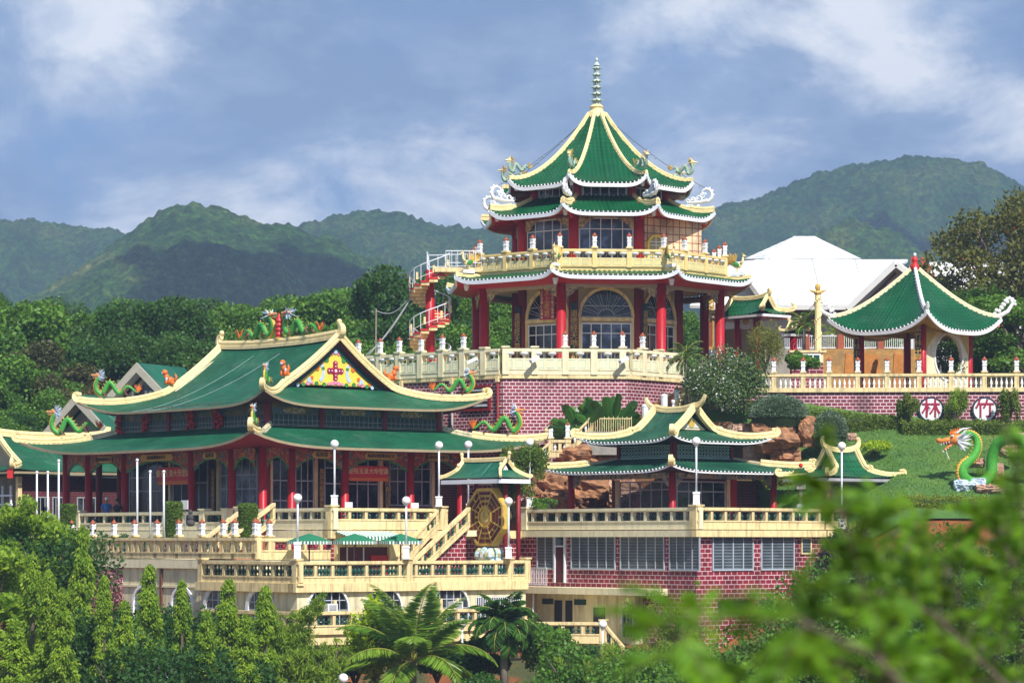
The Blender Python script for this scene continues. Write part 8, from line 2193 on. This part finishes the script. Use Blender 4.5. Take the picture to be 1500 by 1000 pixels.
near_branch('blurred leafy branch reaching up before the little gabled shelter', [(1330, 1100, 6.2), (1290, 960, 6.2), (1260, 850, 6.1), (1235, 760, 6.0), (1215, 720, 6.0)], 26, 1, 6, .07, dens=1., subl=.17)
near_branch('blurred leafy branch arching left low across the brick wall', [(1400, 1080, 5.6), (1280, 960, 5.6), (1150, 900, 5.5), (1050, 905, 5.5), (985, 935, 5.4)], 17, 2, 6, .085, subl=.2)
near_branch('blurred lowest leafy branch along the bottom right', [(1450, 1100, 6.4), (1330, 1010, 6.4), (1200, 960, 6.3), (1090, 950, 6.3), (1010, 985, 6.2)], 22, 3, 6, .08, subl=.22)
near_branch('blurred upright leafy branch under the lawn dragon', [(1440, 1120, 7.5), (1420, 980, 7.5), (1400, 860, 7.4), (1390, 850, 7.3), (1375, 800, 7.3)], 34, 4, 6, .07, dens=1.1, subl=.32)
near_branch('blurred dense leafy branch at the right edge', [(1530, 1120, 7.8), (1510, 960, 7.8), (1495, 880, 7.7), (1480, 820, 7.6), (1465, 770, 7.6)], 42, 5, 6, .07, dens=1.1, subl=.34)
near_branch('blurred thick leafy branch in the bottom right corner', [(1560, 1080, 7.0), (1460, 990, 7.0), (1370, 900, 7.0), (1290, 870, 7.0), (1250, 850, 7.0)], 38, 6, 6, .07, dens=1.1, subl=.3)
near_branch('thin blurred spray of leaves rising along the right edge', [(1530, 900, 7.2), (1505, 800, 7.2), (1490, 700, 7.1), (1470, 620, 7.1)], 15, 11, 6, .06, dens=.8, subl=.16)
near_branch('blurred leafy branch over the lower middle of the thicket', [(1300, 1120, 8.2), (1250, 1020, 8.2), (1200, 930, 8.1), (1150, 860, 8.0)], 22, 8, 6, .07, subl=.28)
t = thing('brown_twig', 'blurred pale brown branch crossing the bottom right corner', 'branch', P(1400, 900, 6.8)); m = MB(); m.tube([P(1500, 1010, 6.8), P(1440, 950, 6.8), P(1400, 900, 6.8), P(1388, 850, 6.8), P(1405, 780, 6.9)], [.0045, .004, .0035, .0025, .0015], 8); m.tube([P(1392, 1000, 6.9), P(1380, 930, 6.9), P(1382, 880, 6.9)], [.0028, .0022, .0012], 7); m.build('bark', 'trunk', t)
# cables at the left of the pagoda platform
t = thing('bamboo_pole', 'thin bamboo pole standing left of the platform, holding cables', 'pole', P(550, 545, 158)); m = MB(); m.tube([P(550, 545, 158), P(551, 452, 158)], .05, 6); m.build('pole', 'trunk_pale', t)
t = thing('cable', 'sagging cables from the bamboo pole to the spiral stair', 'cable', P(551, 452, 158)); m = MB()
for a, b, s in ((P(551, 455, 158), P(602, 433, 157.5), .5), (P(540, 520, 157), P(602, 436, 157.5), .15), (P(536, 520, 157), P(600, 440, 157.4), .3)): m.tube([a.lerp(b, k/10)-Z*s*math.sin(PI*k/10) for k in range(11)], .025, 5)
m.build('strands', 'steel', t)

def cloud(c, r, seed, label):  # added out of view, only to cast shadow on the hills
    t = thing('cloud', label, 'cloud', c); rd = random.Random(seed); m = MB()
    for i in range(46):
        a = rd.uniform(0, 6.28); q = math.sqrt(rd.random())*.95; k = rd.uniform(.09, .26); m.ell(Vector(c)+Vector((r[0]*q*math.cos(a), r[1]*q*math.sin(a), rd.uniform(-.2, .3)*r[2])), (r[0]*k, r[1]*k, r[2]*rd.uniform(.6, 1)), 14, 9, bumpy=.05)
    m.build('puffs', 'cloud_white', t, smooth=True)
m, t_, b_ = nt('cloud_white'); b_.inputs['Base Color'].default_value = (.8, .8, .8, 1); b_.inputs['Roughness'].default_value = 1; MATS['cloud_white'] = m
cloud((185, 470, 720), (85, 95, 28), 3, 'cloud high above the dark flank of the middle hills')
cloud((420, 960, 720), (120, 110, 35), 6, 'cloud high above the right hills')
# ================================================================== haze, sky, sun, camera
m = MB(); m.box(-1900, 1900, -40, 2250, -17, 330)
hz = bpy.data.materials.new('haze'); hz.use_nodes = True; tr = hz.node_tree
for n_ in list(tr.nodes): tr.nodes.remove(n_)
out = tr.nodes.new('ShaderNodeOutputMaterial'); pv = tr.nodes.new('ShaderNodeVolumePrincipled'); pv.inputs['Density'].default_value = HAZE_D if 'HAZE_D' in globals() else .00028
pv.inputs['Color'].default_value = (.50, .69, 1., 1); pv.inputs['Anisotropy'].default_value = .0
tr.links.new(pv.outputs[0], out.inputs['Volume']); MATS['haze'] = hz
m.build('haze', 'haze', None, kind='stuff')

SKYLOC = (7.9, .6, 4.1)
SUN_EL, SUN_AZ = 48.0, 26.0      # azimuth measured from the camera's back towards its right
W = bpy.data.worlds.new('World'); S.world = W; W.use_nodes = True; t = W.node_tree; bg = t.nodes['Background']
sky = t.nodes.new('ShaderNodeTexSky'); sky.sky_type = 'NISHITA'; sky.sun_disc = False; sky.sun_elevation = math.radians(SUN_EL)
sky.sun_rotation = math.radians(180-SUN_AZ); sky.dust_density = .6; sky.air_density = 1.2; sky.ozone_density = 2
tc = t.nodes.new('ShaderNodeTexCoord'); mp = t.nodes.new('ShaderNodeMapping'); mp.inputs['Scale'].default_value = (1, 1, 1.9); mp.inputs['Location'].default_value = SKYLOC
t.links.new(tc.outputs['Generated'], mp.inputs[0])
def wn(scale, detail, rough, dist=0):
    n = node(t, 'ShaderNodeTexNoise', Scale=scale, Detail=detail, Roughness=rough, Distortion=dist); t.links.new(mp.outputs[0], n.inputs['Vector']); return n.outputs['Fac']
big = wn(6.0, 4, .5, .5); fine = wn(13, 12, .66, .4); shd = wn(9.5, 11, .62, .3)
ad = t.nodes.new('ShaderNodeMath'); ad.operation = 'MULTIPLY_ADD'; t.links.new(fine, ad.inputs[0]); ad.inputs[1].default_value = .6; t.links.new(big, ad.inputs[2])
mask = ramp(t, ad.outputs[0], [(.64, .12), (.74, .65), (.86, 1.0)])
grey = ramp(t, shd, [(.40, (1.7, 2.55, 4.2)), (.48, (2.6, 3.4, 5.0)), (.54, (4.6, 5.2, 6.3)), (.62, (7.4, 7.6, 8.0))])
cl2 = mixc(t, mask, (1.3, 2.5, 4.8), grey)
# clouds cover most of the low sky, open blue higher up
sx_ = t.nodes.new('ShaderNodeSeparateXYZ'); t.links.new(tc.outputs['Generated'], sx_.inputs[0])
cov = ramp(t, sx_.outputs['Z'], [(.0, 1.0), (.25, 1.0), (.45, .2)])
mx = mixc(t, cov, sky.outputs[0], cl2)
t.links.new(mx, bg.inputs[0]); bg.inputs[1].default_value = .10
sd = bpy.data.lights.new('sun', 'SUN'); sd.energy = 5.0; sd.angle = math.radians(.5); sd.color = (1, .95, .87)
so = bpy.data.objects.new('sun', sd); COL.objects.link(so)
e, a = math.radians(SUN_EL), math.radians(SUN_AZ); dirv = Vector((math.sin(a)*math.cos(e), -math.cos(a)*math.cos(e), math.sin(e)))
so.rotation_euler = dirv.to_track_quat('Z', 'Y').to_euler(); so.location = (0, 0, 60)
cd = bpy.data.cameras.new('camera'); cd.lens = 100; cd.sensor_width = 36; cd.shift_y = (HZ-500)/1500; cd.clip_end = 9000; cd.clip_start = .1
cd.dof.use_dof = True; cd.dof.focus_distance = 140; cd.dof.aperture_fstop = 4.6
co_ = bpy.data.objects.new('camera', cd); COL.objects.link(co_); co_.rotation_euler = (PI/2, 0, 0); S.camera = co_
S.view_settings.view_transform = 'Standard'; S.view_settings.look = 'None'; S.view_settings.exposure = .4; S.view_settings.gamma = 1
S.cycles.max_bounces = 6; S.cycles.transparent_max_bounces = 8; S.cycles.volume_bounces = 0; S.cycles.diffuse_bounces = 3; S.cycles.glossy_bounces = 2
